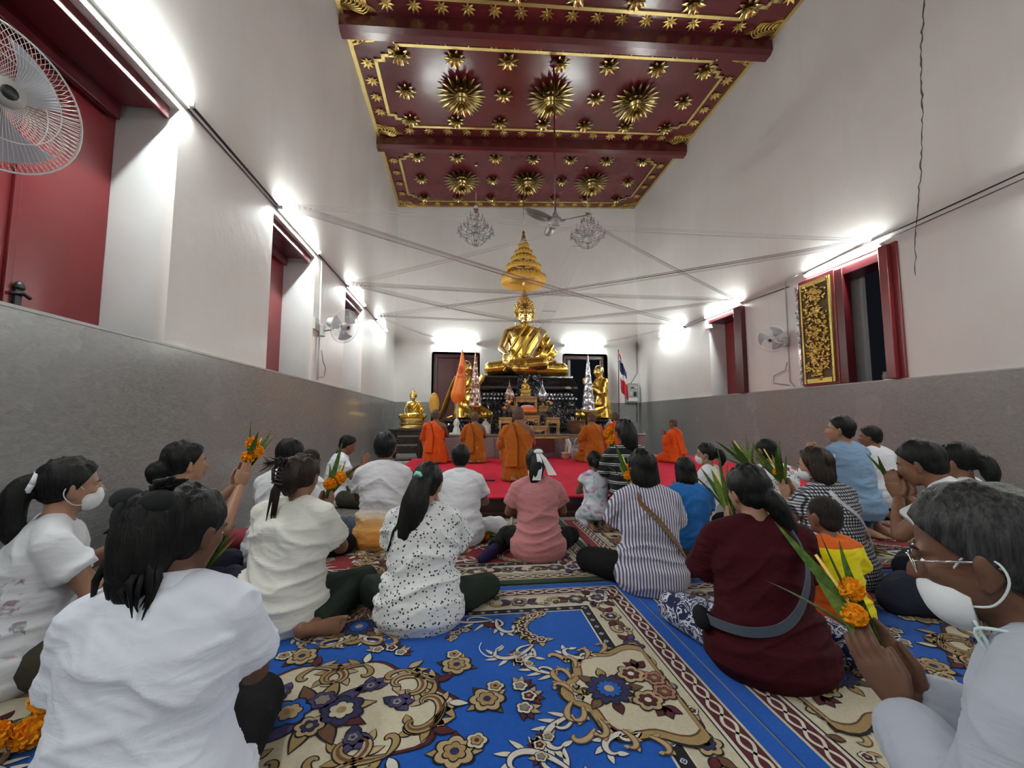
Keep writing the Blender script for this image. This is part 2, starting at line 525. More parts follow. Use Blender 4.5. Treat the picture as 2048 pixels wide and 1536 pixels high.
C['gradient'] = gradient(); C['boy'] = boy(); C['white_print'] = white_print(); C['batik'] = batik(); C['tiedye'] = tiedye(); C['side_stripe'] = side_stripe()
M['mask'] = cloth('white_face_mask', (.68,.69,.72), fold=.1)
M['eye_white'] = plain('eye_white', (.6,.58,.55), .2)
M['iris'] = plain('dark_iris', (.012,.008,.006), .1)
M['lip'] = plain('lip', (.24,.085,.07), .45)
M['strap_tan'] = plain('tan_leather', (.17,.085,.035), .5, var=.2, vscale=20)
M['strap_grey'] = plain('grey_webbing', (.060,.075,.105), .8, bump=(300, .3))
M['strap_white'] = plain('white_strap', (.60,.62,.66), .6)
M['mint'] = plain('mint_hair_tie', (.25,.72,.58), .6)
M['chrome'] = plain('metal', (.7,.7,.7), .15, 1.0)
def petal_mat(name, c, c2):
    m = NT(name); n = m.noise(m.coord(), 60, 2)
    m.col(m.ramp(n, [(.35, c2), (.65, c)])).set(rough=.7, spec=.2); return m.mat
M['marigold'] = petal_mat('marigold_petal', (.92,.40,.012), (.72,.22,.004))
M['leaf'] = petal_mat('green_leaf', (.075,.14,.018), (.035,.075,.012))
M['leaf_pale'] = petal_mat('yellow_green_leaf', (.20,.27,.06), (.11,.18,.03))
M['candle'] = plain('yellow_wax', (.78,.55,.12), .5)
M['lotus'] = plain('white_lotus', (.70,.68,.60), .6)
# ------------------------------------------------------------------ the room
TH = 0.5   # wall thickness
def wall_boxes(mb, along, span, holes, z0, z1, side):
    """wall along y (side=-1 left, +1 right) between span with rectangular holes (a0, a1, h0, h1)"""
    def bx(a0, a1, h0, h1):
        if side == -1: mb.box((XL-TH, a0, h0), (XL, a1, h1))
        elif side == 1: mb.box((XR, a0, h0), (XR+TH, a1, h1))
        else: mb.box((a0, YB, h0), (a1, YB+TH, h1))
    a = span[0]
    for (p, q, h0, h1) in holes:
        bx(a, p, z0, z1); bx(p, q, z0, h0); bx(p, q, h1, z1)
        a = q
    bx(a, span[1], z0, z1)

WT = 3.2     # top of the windows
LW = [(1.72, 3.0), (4.45, 5.70), (7.15, 8.40)]
RW = [(4.55, 5.95), (7.38, 8.52)]
mb = MB(); wall_boxes(mb, 'y', (YF, YB), [(a, b, DADO, WT) for a, b in LW], 0, 8.3, -1)
wall_left = tag(mb.build('wall_left', M['wall']), kind='structure')
mb = MB(); wall_boxes(mb, 'y', (YF, YB), [(a, b, DADO, WT) for a, b in RW], 0, 8.3, 1)
wall_right = tag(mb.build('wall_right', M['wall']), kind='structure')
BD = [(-0.90, 0.46, 0.0, 2.95), (3.05, 4.42, 0.0, 2.97)]
mb = MB(); wall_boxes(mb, 'x', (XL-TH, XR+TH), BD, 0, 8.3, 0)
wall_back = tag(mb.build('wall_back', M['wall']), kind='structure')
mb = MB(); mb.box((XL-TH, YF-.3, 0), (XR+TH, YF, 8.3))
wall_front = tag(mb.build('wall_front', M['wall']), kind='structure')
mb = MB(); mb.box((XL-TH, YF-.3, -.3), (XR+TH, YB+TH, 0.0))
floor = tag(mb.build('floor', M['floor']), kind='structure')

# stone dado: slabs with hairline joints, and a pale edge on top
def slab(parent, a, b):
    mb = MB(); mb.box(a, b)
    mb.build('stone_slab', M['dado'], parent)
def dado_run(parent, axis, a0, a1, fix, side, step):
    n = max(1, round((a1 - a0) / step)); w = (a1 - a0) / n
    for i in range(n):
        for (z0, z1) in ((0.0, .7460), (.7464, DADO - .012)):
            p, q = a0 + i*w + .0002, a0 + (i+1)*w - .0002
            if axis == 'y':
                xx = sorted((fix, fix + side*.02)); slab(parent, (xx[0], p, z0), (xx[1], q, z1))
            else:
                slab(parent, (p, fix - .02, z0), (q, fix, z1))
dado_run(wall_left, 'y', YF, YB-.02, XL, 1, 1.1)
dado_run(wall_right, 'y', YF, YB-.02, XR, -1, 1.1)
dado_run(wall_back, 'x', XL, BD[0][0]-.02, YB, 1, 1.1)
dado_run(wall_back, 'x', BD[0][1]+.02, BD[1][0]-.02, YB, 1, 1.3)
dado_run(wall_back, 'x', BD[1][1]+.02, XR, YB, 1, 1.1)
mb = MB(); mb.box((XL, YF, DADO-.012), (XL+.026, YB, DADO+.004))
tag(mb.build('trim_1', M['dado_cap']), kind='structure')
mb = MB(); mb.box((XR-.026, YF, DADO-.012), (XR, YB, DADO+.004))
tag(mb.build('trim_2', M['dado_cap']), kind='structure')
# window sills, left
def left_window(i, a, b):
    e = empty('window_%d' % i, (XL, (a+b)/2, DADO), kind='structure')
    d = XL - .40; X0 = XL - .003
    mb = MB()                                  # splayed white reveals and sill
    for w_, q_ in ((b, 1), (a, -1)):
        mb.add([(X0, w_+.001*q_, DADO), (X0, w_+.001*q_, WT), (d, w_-.005*q_, WT), (d, w_-.005*q_, DADO), (X0, w_+.05*q_, DADO), (X0, w_+.05*q_, WT), (d, w_+.05*q_, WT), (d, w_+.05*q_, DADO)],
               [(0,1,2,3), (4,7,6,5), (0,4,5,1), (3,2,6,7), (1,5,6,2), (0,3,7,4)])
    mb.box((d, a-.05, DADO-.02), (X0, b+.05, DADO)); mb.box((d, a-.02, WT-.028), (X0, b+.02, WT+.02))
    mb.build('reveal', M['jamb'], e, world=True)
    mb = MB(); mb.box((d, a-.02, WT-.07), (XL-.07, b-.05, WT-.03)); mb.box((XL-.085, a-.02, WT-.115), (XL-.055, b-.02, WT-.03)); 
    mb.box((d+.03, a-.02, WT-.18), (d+.07, b-.06, WT-.07))
    mb.build('lintel_board', M['dark_red'], e, world=True, bevel=.004)
    mid = (a+b)/2 + (.06 if i == 1 else 0)
    for (p, q) in ((a, mid-.002), (mid+.002, b-.005)):
        mb = MB(); mb.box((d-.05, p, DADO+.002), (d, q, WT-.02))
        o = mb.build('shutter_leaf', M['red'], e, world=True, bevel=.003)
    mb = MB(); mb.box((d, mid-.018, DADO+.002), (d+.018, mid+.018, WT-.02))
    mb.build('meeting_strip', M['red'], e, world=True, bevel=.004)
    mb = MB(); mb.box((d+.018, mid+.02, DADO+.04), (d+.035, mid+.055, DADO+.20)); mb.tube([(d+.03, mid+.0, DADO+.16), (d+.05, mid+.04, DADO+.17), (d+.04, mid+.09, DADO+.155)], .010, 6)
    mb.lathe([(.022, 0), (.026, .01), (.02, .03), (.008, .045)], (d+.028, mid+.04, DADO+.19), 10)
    mb.build('latch', M['dark_plastic'], e, world=True)
for i, (a, b) in enumerate(LW): left_window(i+1, a, b)

# right windows: opened shutters, night behind
def right_window(i, a, b):
    e = empty('window_%d' % i, (XR, (a+b)/2, DADO), kind='structure')
    X0 = XR+.003; d = XR+.42
    mb = MB()
    mb.box((X0, b-.004, DADO), (d, b+.03, WT)); mb.box((X0, a-.03, DADO), (d, a+.004, WT)); mb.box((X0, a, WT-.004), (d, b, WT+.02))
    mb.box((X0, a, DADO-.03), (d, b, DADO)); mb.build('reveal', M['jamb'], e, world=True)
    if i == 4:
        mb = MB(); mb.box((XR-.02, a, WT-.13), (XR+.30, b-.64, WT-.01)); mb.build('lintel_board', M['dark_red'], e, world=True, bevel=.005)
        # near leaf turned back against the wall
        mb = MB(); mb.box((XR-.10, a-.03, DADO+.005), (XR-.03, a+.08, WT+.03)); mb.box((XR-.03, a-.10, DADO+.005), (XR-.001, a+.08, WT+.05))
        mb.build('shutter_leaf', M['red'], e, world=True, bevel=.008)
        # far leaf, closed, with its gilded openwork
        y0, y1 = b-.62, b+.02
        lf = MB(); lf.box((XR-.05, y0, DADO+.01), (XR+.03, y1, WT+.0)); leaf = lf.build('shutter_leaf', M['red'], e, world=True, bevel=.003)
        cp = carved_panel(.50, 1.55, 5); ob = cp.build('gilded_panel', [M['gold_panel'], M['gold_ground']], leaf)
        ob.location = Vector((XR-.06, (y0+y1)/2, (DADO+WT)/2-.01)) - e.location; ob.rotation_euler = (0, 0, -PI/2)
        mb = MB(); mb.box((XR-.072, y1+.001, DADO+.02), (XR-.002, y1+.05, WT-.06))
        for k in range(22):
            z = DADO+.06 + k*.072
            mb.obox((XR-.074, y1+.025+.010*math.sin(k*1.7), z), (.008, .035, .05), rotx(k*.7))
        o = mb.build('mirror_mosaic_edge', M['tinsel'], leaf); o.location = -e.location
        mb = MB(); mb.box((XR-.04, y0-.12, DADO+.005), (XR+.10, y0-.002, WT-.02)); mb.build('window_post', M['dark_red'], e, world=True, bevel=.006)
        mb = MB(); mb.box((XR+.34, y0-.06, DADO), (XR+.40, y0+.22, WT-.10)); mb.build('white_jamb_strip', M['jamb'], e, world=True)
    else:
        mb = MB(); mb.box((XR-.02, a, WT-.08), (XR+.38, b-.01, WT-.01)); mb.build('lintel_board', M['dark_red'], e, world=True, bevel=.005)
        mb = MB(); mb.box((XR-.10, a-.06, DADO+.003), (XR-.001, a+.16, WT+.0)); mb.build('shutter_leaf', M['dark_red'], e, world=True, bevel=.006)
        mb = MB(); mb.box((d-.04, a, DADO+.003), (d, b-.004, WT-.01)); mb.build('shutter_leaf', M['red'], e, world=True, bevel=.004)
        mb = MB(); mb.box((XR-.03, b-.12, WT-.20), (XR+.01, b+.10, WT-.12)); mb.build('bracket_box', M['jamb'], e, world=True, bevel=.004)

M['gold_panel'] = gold_mat('bright_gilding', (.72,.54,.17), .42); M['gold_ground'] = plain('dark_gilt_ground', (.10,.065,.02), .6)  # bright gold leaves over a ground of darker gold
def carved_panel(w, h, seed):
    """openwork of curling gold leaves on a red ground, with a beaded frame; local: x across, z up, faces -y"""
    r = random.Random(seed); mb = MB()
    mb.box((-w/2-.02, -.004, -h/2-.02), (w/2+.02, .01, h/2+.02), 1)
    for (a, b) in (((-w/2-.02, -.022, -h/2-.02), (-w/2+.012, .0, h/2+.02)), ((w/2-.012, -.022, -h/2-.02), (w/2+.02, .0, h/2+.02)),
                   ((-w/2+.03, -.022, h/2-.05), (w/2-.03, .0, h/2+.02)), ((-w/2+.03, -.022, -h/2-.02), (w/2-.03, .0, -h/2+.05))):
        mb.box(a, b, 0)
    for k in range(44):
        z = -h/2 + (k+.5)*h/44
        for x in (-w/2+.005, w/2-.005): mb.ell((x, -.022, z), (.011, .009, .011), 6, 4, mi=0)
    for k in range(330):                          # curled leaves
        cx = r.uniform(-w/2+.055, w/2-.055); cz = r.uniform(-h/2+.07, h/2-.07)
        L = r.uniform(.05, .10); a0 = r.uniform(0, 2*PI); curl = r.choice((-1, 1))*r.uniform(20, 40)
        pts = []; rad = []
        x, z, a = cx, cz, a0
        for i in range(7):
            pts.append((x, -.012 - .012*math.sin(i/6*PI), z)); rad.append(.004+.014*math.sin(PI*min(1, (i+.6)/6.6)))
            if abs(x + math.cos(a)*L/6) > w/2-.035: a = PI - a
            x += math.cos(a)*L/6; z += math.sin(a)*L/6; a += curl*L/6
        mb.tube(pts, rad, 5, mi=0)
    for k in range(5):
        z = -h/2 + (k+.5)*h/5
        mb.ell((r.uniform(-.05,.05), -.02, z), (.035, .018, .035), 8, 6, mi=0)
        for j in range(7):
            a = j*2*PI/7; mb.ell((.04*math.cos(a), -.016, z+.045*math.sin(a)), (.022, .012, .022), 6, 4, mi=0)
    return mb
right_window(4, *RW[0]); right_window(5, *RW[1])

# things on the dark sill outside the open window
mb = MB(); mb.lathe([(.03,0),(.045,.02),(.05,.09),(.035,.12),(.04,.14)], (0,0,0), 12)
o = mb.build('jar', M['marble_pink'], loc=(XR+.30, 4.98, DADO)); tag(o, 'small pale jar on the sill of the dark open window', 'jar')
mb = MB(); mb.lathe([(.075,0),(.08,.012),(.078,.02)], (0,0,0), 16)
o = mb.build('dish', M['white_cloth'], loc=(XR+.16, 4.80, DADO)); tag(o, 'flat white dish on the sill of the dark open window', 'dish')

# crack in the right wall
pts = []
r = random.Random(3)
for k in range(60):
    t = k/59
    pts.append((3.93 + .34*t + .012*r.uniform(-1, 1) + .02*math.sin(t*9), 6.05 - 3.32*t))
cr = []
for i, (y, z) in enumerate(pts):
    w = .010*(.4+r.random())*(1-.45*i/59)
    cr.append((y, z, w))
mb = MB()
for i in range(59):
    (y0, z0, w0), (y1, z1, w1) = cr[i], cr[i+1]
    x = XR - .0015
    mb.add([(x, y0-w0, z0), (x, y0+w0, z0), (x, y1+w1, z1), (x, y1-w1, z1)], [(0,1,2,3)])
mb.build('crack', M['crack'], wall_right)

# back doors
def back_door(i, a, b, top, open_):
    e = empty('door_%d' % i, ((a+b)/2, YB, 0), kind='structure')
    mb = MB(); mb.box((a-.03, YB, 0), (a, YB+.42, top)); mb.box((b, YB, 0), (b+.03, YB+.42, top)); mb.box((a, YB, top), (b, YB+.42, top+.03))
    mb.build('reveal', M['jamb'], e, world=True)
    y = YB+.18
    mb = MB(); mb.box((a, y, 0), (a+.13, y+.12, top)); mb.box((b-.10, y, 0), (b, y+.12, top)); mb.box((a+.13, y, top-.12), (b-.10, y+.12, top))
    mb.build('door_frame', M['dark_red'], e, world=True, bevel=.006)
    if not open_:
        m_ = (a+b)/2
        for (p, q) in ((a+.13, m_-.003), (m_+.003, b-.10)):
            mb = MB(); mb.box((p, y+.05, .01), (q, y+.09, top-.12)); mb.box((p+.07, y+.035, .2), (q-.07, y+.06, 1.1)); mb.box((p+.07, y+.035, 1.25), (q-.07, y+.06, top-.3))
            mb.build('door_leaf', M['dark_red'], e, world=True, bevel=.004)
    else:
        mb = MB(); mb.box((a+.14, y-.02, .01), (a+.19, y+.30, top-.13)); mb.build('door_leaf', M['dark_red'], e, world=True, bevel=.004)
        mb = MB(); mb.box((b-.16, y+.02, .01), (b-.11, y+.32, top-.13)); mb.build('door_leaf', M['dark_red'], e, world=True, bevel=.004)
        mb = MB(); mb.box((a+.20, y+.14, .01), (a+.30, y+.30, top-.13)); mb.build('white_jamb_strip', M['jamb'], e, world=True)
back_door(1, *[BD[0][0], BD[0][1]], 2.95, False)
back_door(2, *[BD[1][0], BD[1][1]], 2.97, True)

# electric box at the right end of the back wall
e = empty('electric_box', (5.18, YB-.02, 1.49), label='grey metal electric switch box on back wall by the corner', cat='electric box')
mb = MB(); mb.box((-.18, -.10, 0), (.20, 0, .60)); mb.build('case', M['panel_grey'], e, bevel=.01)
mb = MB(); mb.box((-.14, -.112, .04), (.16, -.10, .56)); mb.build('cover', plain('pale_grey_cover', (.36,.38,.36), .4), e, bevel=.004)
for x, mt in ((-.06, M['conduit']), (.08, M['dark_plastic'])):
    mb = MB(); mb.box((x-.045, -.135, .20), (x+.045, -.112, .34)); mb.box((x-.025, -.15, .24), (x+.025, -.135, .30)); mb.build('switch', mt, e, bevel=.004)
mb = MB(); mb.box((-.05, -.12, .44), (.05, -.112, .48)); mb.build('meter_slot', M['dark_plastic'], e)
mb = MB(); mb.lathe([(.028,0),(.028,.02)], (.11,-.112,.46), 12, ax=rotx(PI/2)); mb.build('dial', M['paper'], e)
mb = MB(); mb.box((-.14, -.118, .05), (.16, -.112, .15)); mb.build('name_plate', M['paper'], e)
mb = MB(); mb.tube([(XR-.28, YB-.03, 2.09), (XR-.06, YB-.03, 2.4), (XR-.05, YB-.03, 3.4)], .008, 5); mb.tube([(XR-.1, YB-.035, 1.49), (XR-.1, YB-.035, .9)], .010, 5)
o = mb.build('wall_cable', M['cable']); tag(o, 'dark cable running down the back wall through the switch box', 'cable')
# ------------------------------------------------------------------ ceiling: red lacquer, beams, gilded flowers
def cpt(x, y, dz=0.0): return (x, y, zc(x) - dz)
mb = MB()
mb.add([(XL-TH, YF-.3, zc(XL-TH)), (XR+TH, YF-.3, zc(XR+TH)), (XR+TH, YB+TH, zc(XR+TH)), (XL-TH, YB+TH, zc(XL-TH)),
        (XL-TH, YF-.3, zc(XL-TH)+.3), (XR+TH, YF-.3, zc(XR+TH)+.3), (XR+TH, YB+TH, zc(XR+TH)+.3), (XL-TH, YB+TH, zc(XL-TH)+.3)],
       [(0,1,2,3), (7,6,5,4), (0,4,5,1), (1,5,6,2), (2,6,7,3), (3,7,4,0)])
ceiling = tag(mb.build('ceiling', M['ceil_red']), kind='structure')
CT = math.atan(.055)
BEAMS = [(3.40, 3.66), (6.27, 6.53), (9.13, 9.38)]
BDEP = .30
for i, (a, b) in enumerate(BEAMS):
    mb = MB(); c = .06
    prof = [(a, 0), (a, BDEP-c), (a+c, BDEP), (b-c, BDEP), (b, BDEP-c), (b, 0)]
    vs = [cpt(XL, y, d) for y, d in prof] + [cpt(XR, y, d) for y, d in prof]
    n = len(prof)
    mb.add(vs, [tuple(range(n)), tuple(range(2*n-1, n-1, -1))] + [(j, j+n, (j+1) % n + n, (j+1) % n) for j in range(n)])
    mb.build('beam', M['dark_red'] if False else M['ceil_red'], ceiling)
mb = MB()       # gilt moulding along walls
for x0, x1 in ((XL, XL+.07), (XR-.07, XR)):
    mb.add([cpt(x0, YF, 0), cpt(x1, YF, 0), cpt(x1, YB, 0), cpt(x0, YB, 0), cpt(x0, YF, .05), cpt(x1, YF, .05), cpt(x1, YB, .05), cpt(x0, YB, .05)], [(4,7,6,5), (0,4,5,1), (1,5,6,2), (2,6,7,3), (3,7,4,0)])
mb.add([cpt(XL, YB-.06, 0), cpt(XR, YB-.06, 0), cpt(XR, YB, 0), cpt(XL, YB, 0), cpt(XL, YB-.06, .05), cpt(XR, YB-.06, .05), cpt(XR, YB, .05), cpt(XL, YB, .05)], [(4,7,6,5), (0,4,5,1), (1,5,6,2), (2,6,7,3), (3,7,4,0)])
mb.build('gilt_moulding', M['gold_paint'], ceiling)

def petal(mb, R, c, L, W, tip=.0, bend=.3, n=5, mi=None, cup=.25):
    """pointed leaf from c along R*x, bending towards -R*z, real thickness"""
    vs = []; fs = []
    for i in range(n+1):
        t = i/n
        w = W*math.sin(PI*min(1, .12+t*.88))**.8*(1 if t < 1 else 0) * (1 - .25*t)
        z = -bend*L*t*t
        for s in (-1, 0, 1):
            vs.append(tuple(Vector(c) + R @ Vector((L*t, s*w, z + (cup*w if s else 0)))))
    for i in range(n):
        for k in range(2):
            a = i*3+k
            fs.append((a, a+1, a+4, a+3))
    m = len(vs)
    vs += [tuple(Vector(v) + R @ Vector((0, 0, .006))) for v in vs]
    fs += [tuple(j+m for j in f)[::-1] for f in fs]
    mb.add(vs, fs, True, mi)

def rosette(rad):
    """large hanging lotus: rings of pointed leaves round a bud, hangs down from z=0"""
    mb = MB()
    mb.lathe([(rad*.42, 0), (rad*.40, -.05), (rad*.30, -.10), (rad*.18, -.20), (.02, -.26)][::-1], (0,0,0), 16)
    for ring, (n, L, el, z, W) in enumerate(((18, .92, .20, -.03, .105), (16, .80, .45, -.06, .10), (14, .62, .75, -.10, .085), (10, .42, 1.05, -.15, .07), (7, .3, 1.3, -.19, .055))):
        for k in range(n):
            R = rotz(2*PI*(k+.5*(ring % 2))/n) @ roty(el)
            petal(mb, R, R @ Vector((rad*.10, 0, 0)) + Vector((0,0,z)), rad*L, rad*W, bend=-.12)
    mb.ell((0,0,-.30), (.035,.035,.09), 10, 8)
    return mb.mesh('rosette', M['brass'])
def smallflower(rad):
    mb = MB()
    mb.lathe([(.012, -.12), (.03, -.10), (.035, -.07), (.022, -.04), (.05, 0)], (0,0,0), 12)
    for n, L, el, z in ((8, 1.0, .35, -.02), (8, .7, .8, -.035)):
        for k in range(n):
            R = rotz(2*PI*(k+(0 if n > 7 and L == 1.0 else .5))/n) @ roty(el)
            petal(mb, R, Vector((0,0,z)), rad*L, rad*.22, bend=-.25)
    return mb.mesh('flower', M['brass'])
def flatflower(rad):
    mb = MB()
    for k in range(8):
        petal(mb, rotz(2*PI*k/8) @ roty(.10), (0,0,-.012), rad, rad*.20, bend=0, n=4)
    mb.ell((0,0,-.02), (rad*.2, rad*.2, .02), 8, 5)
    return mb.mesh('border_flower', M['gold_dull'])
me_r, me_s, me_t = rosette(.50), smallflower(.20), flatflower(.125)
def put(me, name, x, y, rz=0.0, s=1.0):
    o = bpy.data.objects.new(name, me); o.location = cpt(x, y, .002); o.rotation_euler = (0, -CT, rz); o.scale = (s, s, s); link(o, ceiling)
for bi, (y0, y1) in enumerate(((.85, 3.40), (3.66, 6.27), (6.53, 9.13), (9.38, YB))):
    if bi == 0: continue
    m = .38; ym = .28                     # red-brown border width
    xa, xb, ya, yb = XL+m, XR-m, y0+ym, y1-ym-.02
    st = .14
    # stepped gold frame
    mb = MB(); w = .030
    path = []
    def corner(cx, cy, sx, sy, rev):
        pts = [(cx+sx*3*st, cy), (cx+sx*3*st, cy+sy*st*.8), (cx+sx*2*st, cy+sy*st*.8), (cx+sx*2*st, cy+sy*2*st*.8), (cx+sx*st, cy+sy*2*st*.8), (cx+sx*st, cy+sy*3*st*.8), (cx, cy+sy*3*st*.8)]
        return pts[::-1] if rev else pts
    path += corner(xa, ya, 1, 1, True) + corner(xb, ya, -1, 1, False) + corner(xb, yb, -1, -1, True) + corner(xa, yb, 1, -1, False)
    for i in range(len(path)):
        (px, py), (qx, qy) = path[i], path[(i+1) % len(path)]
        x0_, x1_ = sorted((px, qx)); y0_, y1_ = sorted((py, qy))
        vs = [cpt(x0_-w, y0_-w, 0), cpt(x1_+w, y0_-w, 0), cpt(x1_+w, y1_+w, 0), cpt(x0_-w, y1_+w, 0), cpt(x0_-w, y0_-w, .025), cpt(x1_+w, y0_-w, .025), cpt(x1_+w, y1_+w, .025), cpt(x0_-w, y1_+w, .025)]
        mb.add(vs, [(4,7,6,5), (0,4,5,1), (1,5,6,2), (2,6,7,3), (3,7,4,0)])
    mb.build('stepped_gilt_frame', M['gold_paint'], ceiling)
    # corner fans
    for cx, cy, sx, sy in ((XL+.07, y0+.02, 1, 1), (XR-.07, y0+.02, -1, 1), (XL+.07, y1-.04, 1, -1), (XR-.07, y1-.04, -1, -1)):
        mb = MB(); R_ = .46; n = 8
        vs = [cpt(cx, cy, .03)]
        for k in range(n+1):
            a = PI/2*k/n
            rr = R_*(1 + .10*math.cos(8*a))
            vs.append(cpt(cx+sx*rr*math.cos(a), cy+sy*rr*.62*math.sin(a), .03))
        b = len(vs); vs += [(p[0], p[1], p[2]+.028) for p in vs]
        fs = [(0, k, k+1) for k in range(1, n+1)] + [(k, k+b, k+1+b, k+1) for k in range(1, n+1)] + [(0, 1, 1+b, b), (0, b, n+1+b, n+1)]
        mb.add(vs, fs)
        for k in range(7):
            a = PI/2*(k+.5)/7
            pts = [cpt(cx+sx*rr_*math.cos(a+.25*math.sin(rr_*16)), cy+sy*rr_*.62*math.sin(a+.25*math.sin(rr_*16)), .035+.02*math.sin(j/5*PI)) for j, rr_ in enumerate([.08, .16, .24, .31, .37, .42])]
            mb.tube(pts, [.006, .014, .02, .02, .014, .005], 5)
        mb.build('corner_ornament', M['gold_dull'], ceiling)
    # border flowers
    nx = 15; ny = 4
    for k in range(nx):
        x = XL + .75 + (XR-XL-1.5)*k/(nx-1)
        put(me_t, 'border_flower', x, y0+.145, k); put(me_t, 'border_flower', x, y1-.155, k)
    for k in range(ny):
        y = y0 + .70 + (y1-y0-1.4)*k/(ny-1)
        put(me_t, 'border_flower', XL+.22, y, k); put(me_t, 'border_flower', XR-.22, y, k)
    # big lotuses and small flowers between them
    yc = (y0+y1)/2
    xs = [XL+1.9, (XL+XR)/2, XR-1.9]
    xs = [-.10, 1.72, 3.55]
    for x in xs: put(me_r, 'lotus_rosette', x, yc)
    for k in range(7):
        x = XL + .82 + (XR-XL-1.64)*k/6
        put(me_s, 'hanging_flower', x, ya+.22, .2*k); put(me_s, 'hanging_flower', x, yb-.20, .3*k)
        if k % 2 == 0: put(me_s, 'hanging_flower', x, yc, .4*k)

# ------------------------------------------------------------------ ceiling fan
fx, fy, fz = 1.60, 6.95, 4.50
e = empty('ceiling_fan', (fx, fy, fz), label='grey three-blade ceiling fan on a long dark rod', cat='ceiling fan')
mb = MB(); mb.tube([(0,0,.10), (0,0,zc(fx)-fz+.0)], .016, 8); mb.lathe([(.07, zc(fx)-fz-.12), (.05, zc(fx)-fz-.03), (.03, zc(fx)-fz)], (0,0,0), 12); mb.build('rod', M['dark_red'], e)
mb = MB(); mb.lathe([(.02,.20),(.028,.17),(.055,.12),(.06,.08),(.02,.075)][::-1], (0,0,0), 16); mb.build('canopy', M['grey_plastic'], e)
mb = MB(); mb.lathe([(.045,-.085),(.075,-.08),(.085,-.06),(.115,-.03),(.12,.01),(.105,.05),(.06,.08)], (0,0,0), 24); mb.build('motor', plain('pale_grey_motor', (.26,.26,.255), .3), e)
bl = MB()
nb = 9; vs = []; fs = []
for i in range(nb):
    t = i/(nb-1); x = .10 + .56*t
    w = .050 + .040*math.sin(PI*min(1, t*1.05)) if t < .93 else .05
    tw = .42 - .15*t; z = .01 + .03*t*t
    for s in (-1, 1):
        for dz in (-.004, .004):
            vs.append((x, s*w*math.cos(tw), z + s*w*math.sin(tw) + dz))
for i in range(nb-1):
    a = i*4; b = a+4
    fs += [(a, b, b+2, a+2), (a+1, a+3, b+3, b+1), (a, a+1, b+1, b), (a+2, b+2, b+3, a+3)]
fs += [(0,2,3,1), ((nb-1)*4, (nb-1)*4+1, (nb-1)*4+3, (nb-1)*4+2)]
bl.add(vs, fs, True)
bl.box((.07,-.022,-.008), (.18,.022,.012))
me_b = bl.mesh('blade', M['blade_grey'])
for a in (math.radians(-24), math.radians(206), math.radians(92)):
    o = bpy.data.objects.new('blade', me_b); o.rotation_euler = (0, 0, a); link(o, e)

# ------------------------------------------------------------------ chandeliers
m_ = NT('grey_cut_glass'); m_.col((.34,.35,.36)).set(rough=.08, metal=.55, spec=.8); M['smoky'] = m_.mat
def chandelier(loc, label):
    e = empty('chandelier', loc, label=label, cat='chandelier', group='crystal chandeliers')
    top = zc(loc[0]) - loc[2]
    mb = MB(); mb.tube([(0,0,.66), (0,0,top)], .006, 5); mb.lathe([(.05, top-.04), (.03, top)], (0,0,0), 10); mb.build('chain', M['chrome'], e)
    mb = MB(); mb.lathe([(.01,-.40),(.04,-.37),(.02,-.32),(.05,-.25),(.07,-.18),(.03,-.10),(.025,.0),(.05,.07),(.03,.14),(.02,.3),(.045,.36),(.02,.42),(.02,.5),(.06,.55),(.075,.62),(.03,.66)], (0,0,0), 12); mb.build('stem', M['crystal'], e)
    tiers = [(12, .44, -.05, .03), (8, .30, .14, .0), (5, .17, .34, .0)]
    arm = {}
    for n, R, z, ph in tiers:
        am = MB(); pts = []
        for i in range(9):
            t = i/8
            pts.append((.03 + (R-.03)*t, 0, z - .10*math.sin(PI*t*.9) + .03*t))
        am.tube(pts, .009, 5)
        ex, ez = pts[-1][0], pts[-1][2]
        am.lathe([(.006, ez), (.032, ez+.012), (.034, ez+.018), (.012, ez+.022)], (ex,0,0), 8)
        mea = am.mesh('arm', M['smoky'])
        cm = MB(); cm.lathe([(.009, ez+.02), (.009, ez+.085), (.011, ez+.09), (.006, ez+.115), (.001, ez+.125)], (ex,0,0), 6); mec = cm.mesh('candle', M['blade_grey'])
        dm = MB()
        for q in range(5):
            a = q*2*PI/5
            dm.lathe([(.0008,-.075),(.010,-.055),(.006,-.028),(.0008,-.018),(.006,-.010),(.0008,-.002)], (ex+.03*math.cos(a), .03*math.sin(a), ez+.012), 5, smooth=False)
        med = dm.mesh('crystal_drop', M['crystal'])
        for k in range(n):
            a = 2*PI*k/n + ph
            oa = bpy.data.objects.new('arm', mea); oa.rotation_euler = (0,0,a); link(oa, e)
            oc = bpy.data.objects.new('candle', mec); link(oc, oa)
            od = bpy.data.objects.new('crystal_drop', med); od['kind'] = 'stuff'; link(od, oa)
    mb = MB()          # strings of beads from the crown to the arms and the basket below
    for n, z0, r0, z1, r1, sag in ((12, .50, .05, .02, .42, .10), (12, -.04, .43, -.40, .03, .14), (8, .16, .29, -.05, .05, .05), (12, .0, .42, -.30, .20, .06)):
        for k in range(n):
            a = 2*PI*(k+.5)/n
            for j in range(11):
                t = j/10
                rr = r0+(r1-r0)*t + (.02 if z0 < 0 else 0)*math.sin(PI*t); z = z0+(z1-z0)*t - sag*math.sin(PI*t)*(1 if z0 > 0 else .5)
                mb.ell((rr*math.cos(a), rr*math.sin(a), z), (.010,.010,.013), 4, 3)
    o = mb.build('bead_strings', M['smoky'], e); o['kind'] = 'stuff'
    return e
chandelier((.28, 10.2, 5.78), 'crystal chandelier hanging left of the golden tiered parasol')
chandelier((3.22, 10.2, 5.86), 'crystal chandelier hanging right, partly behind the ceiling fan blade')

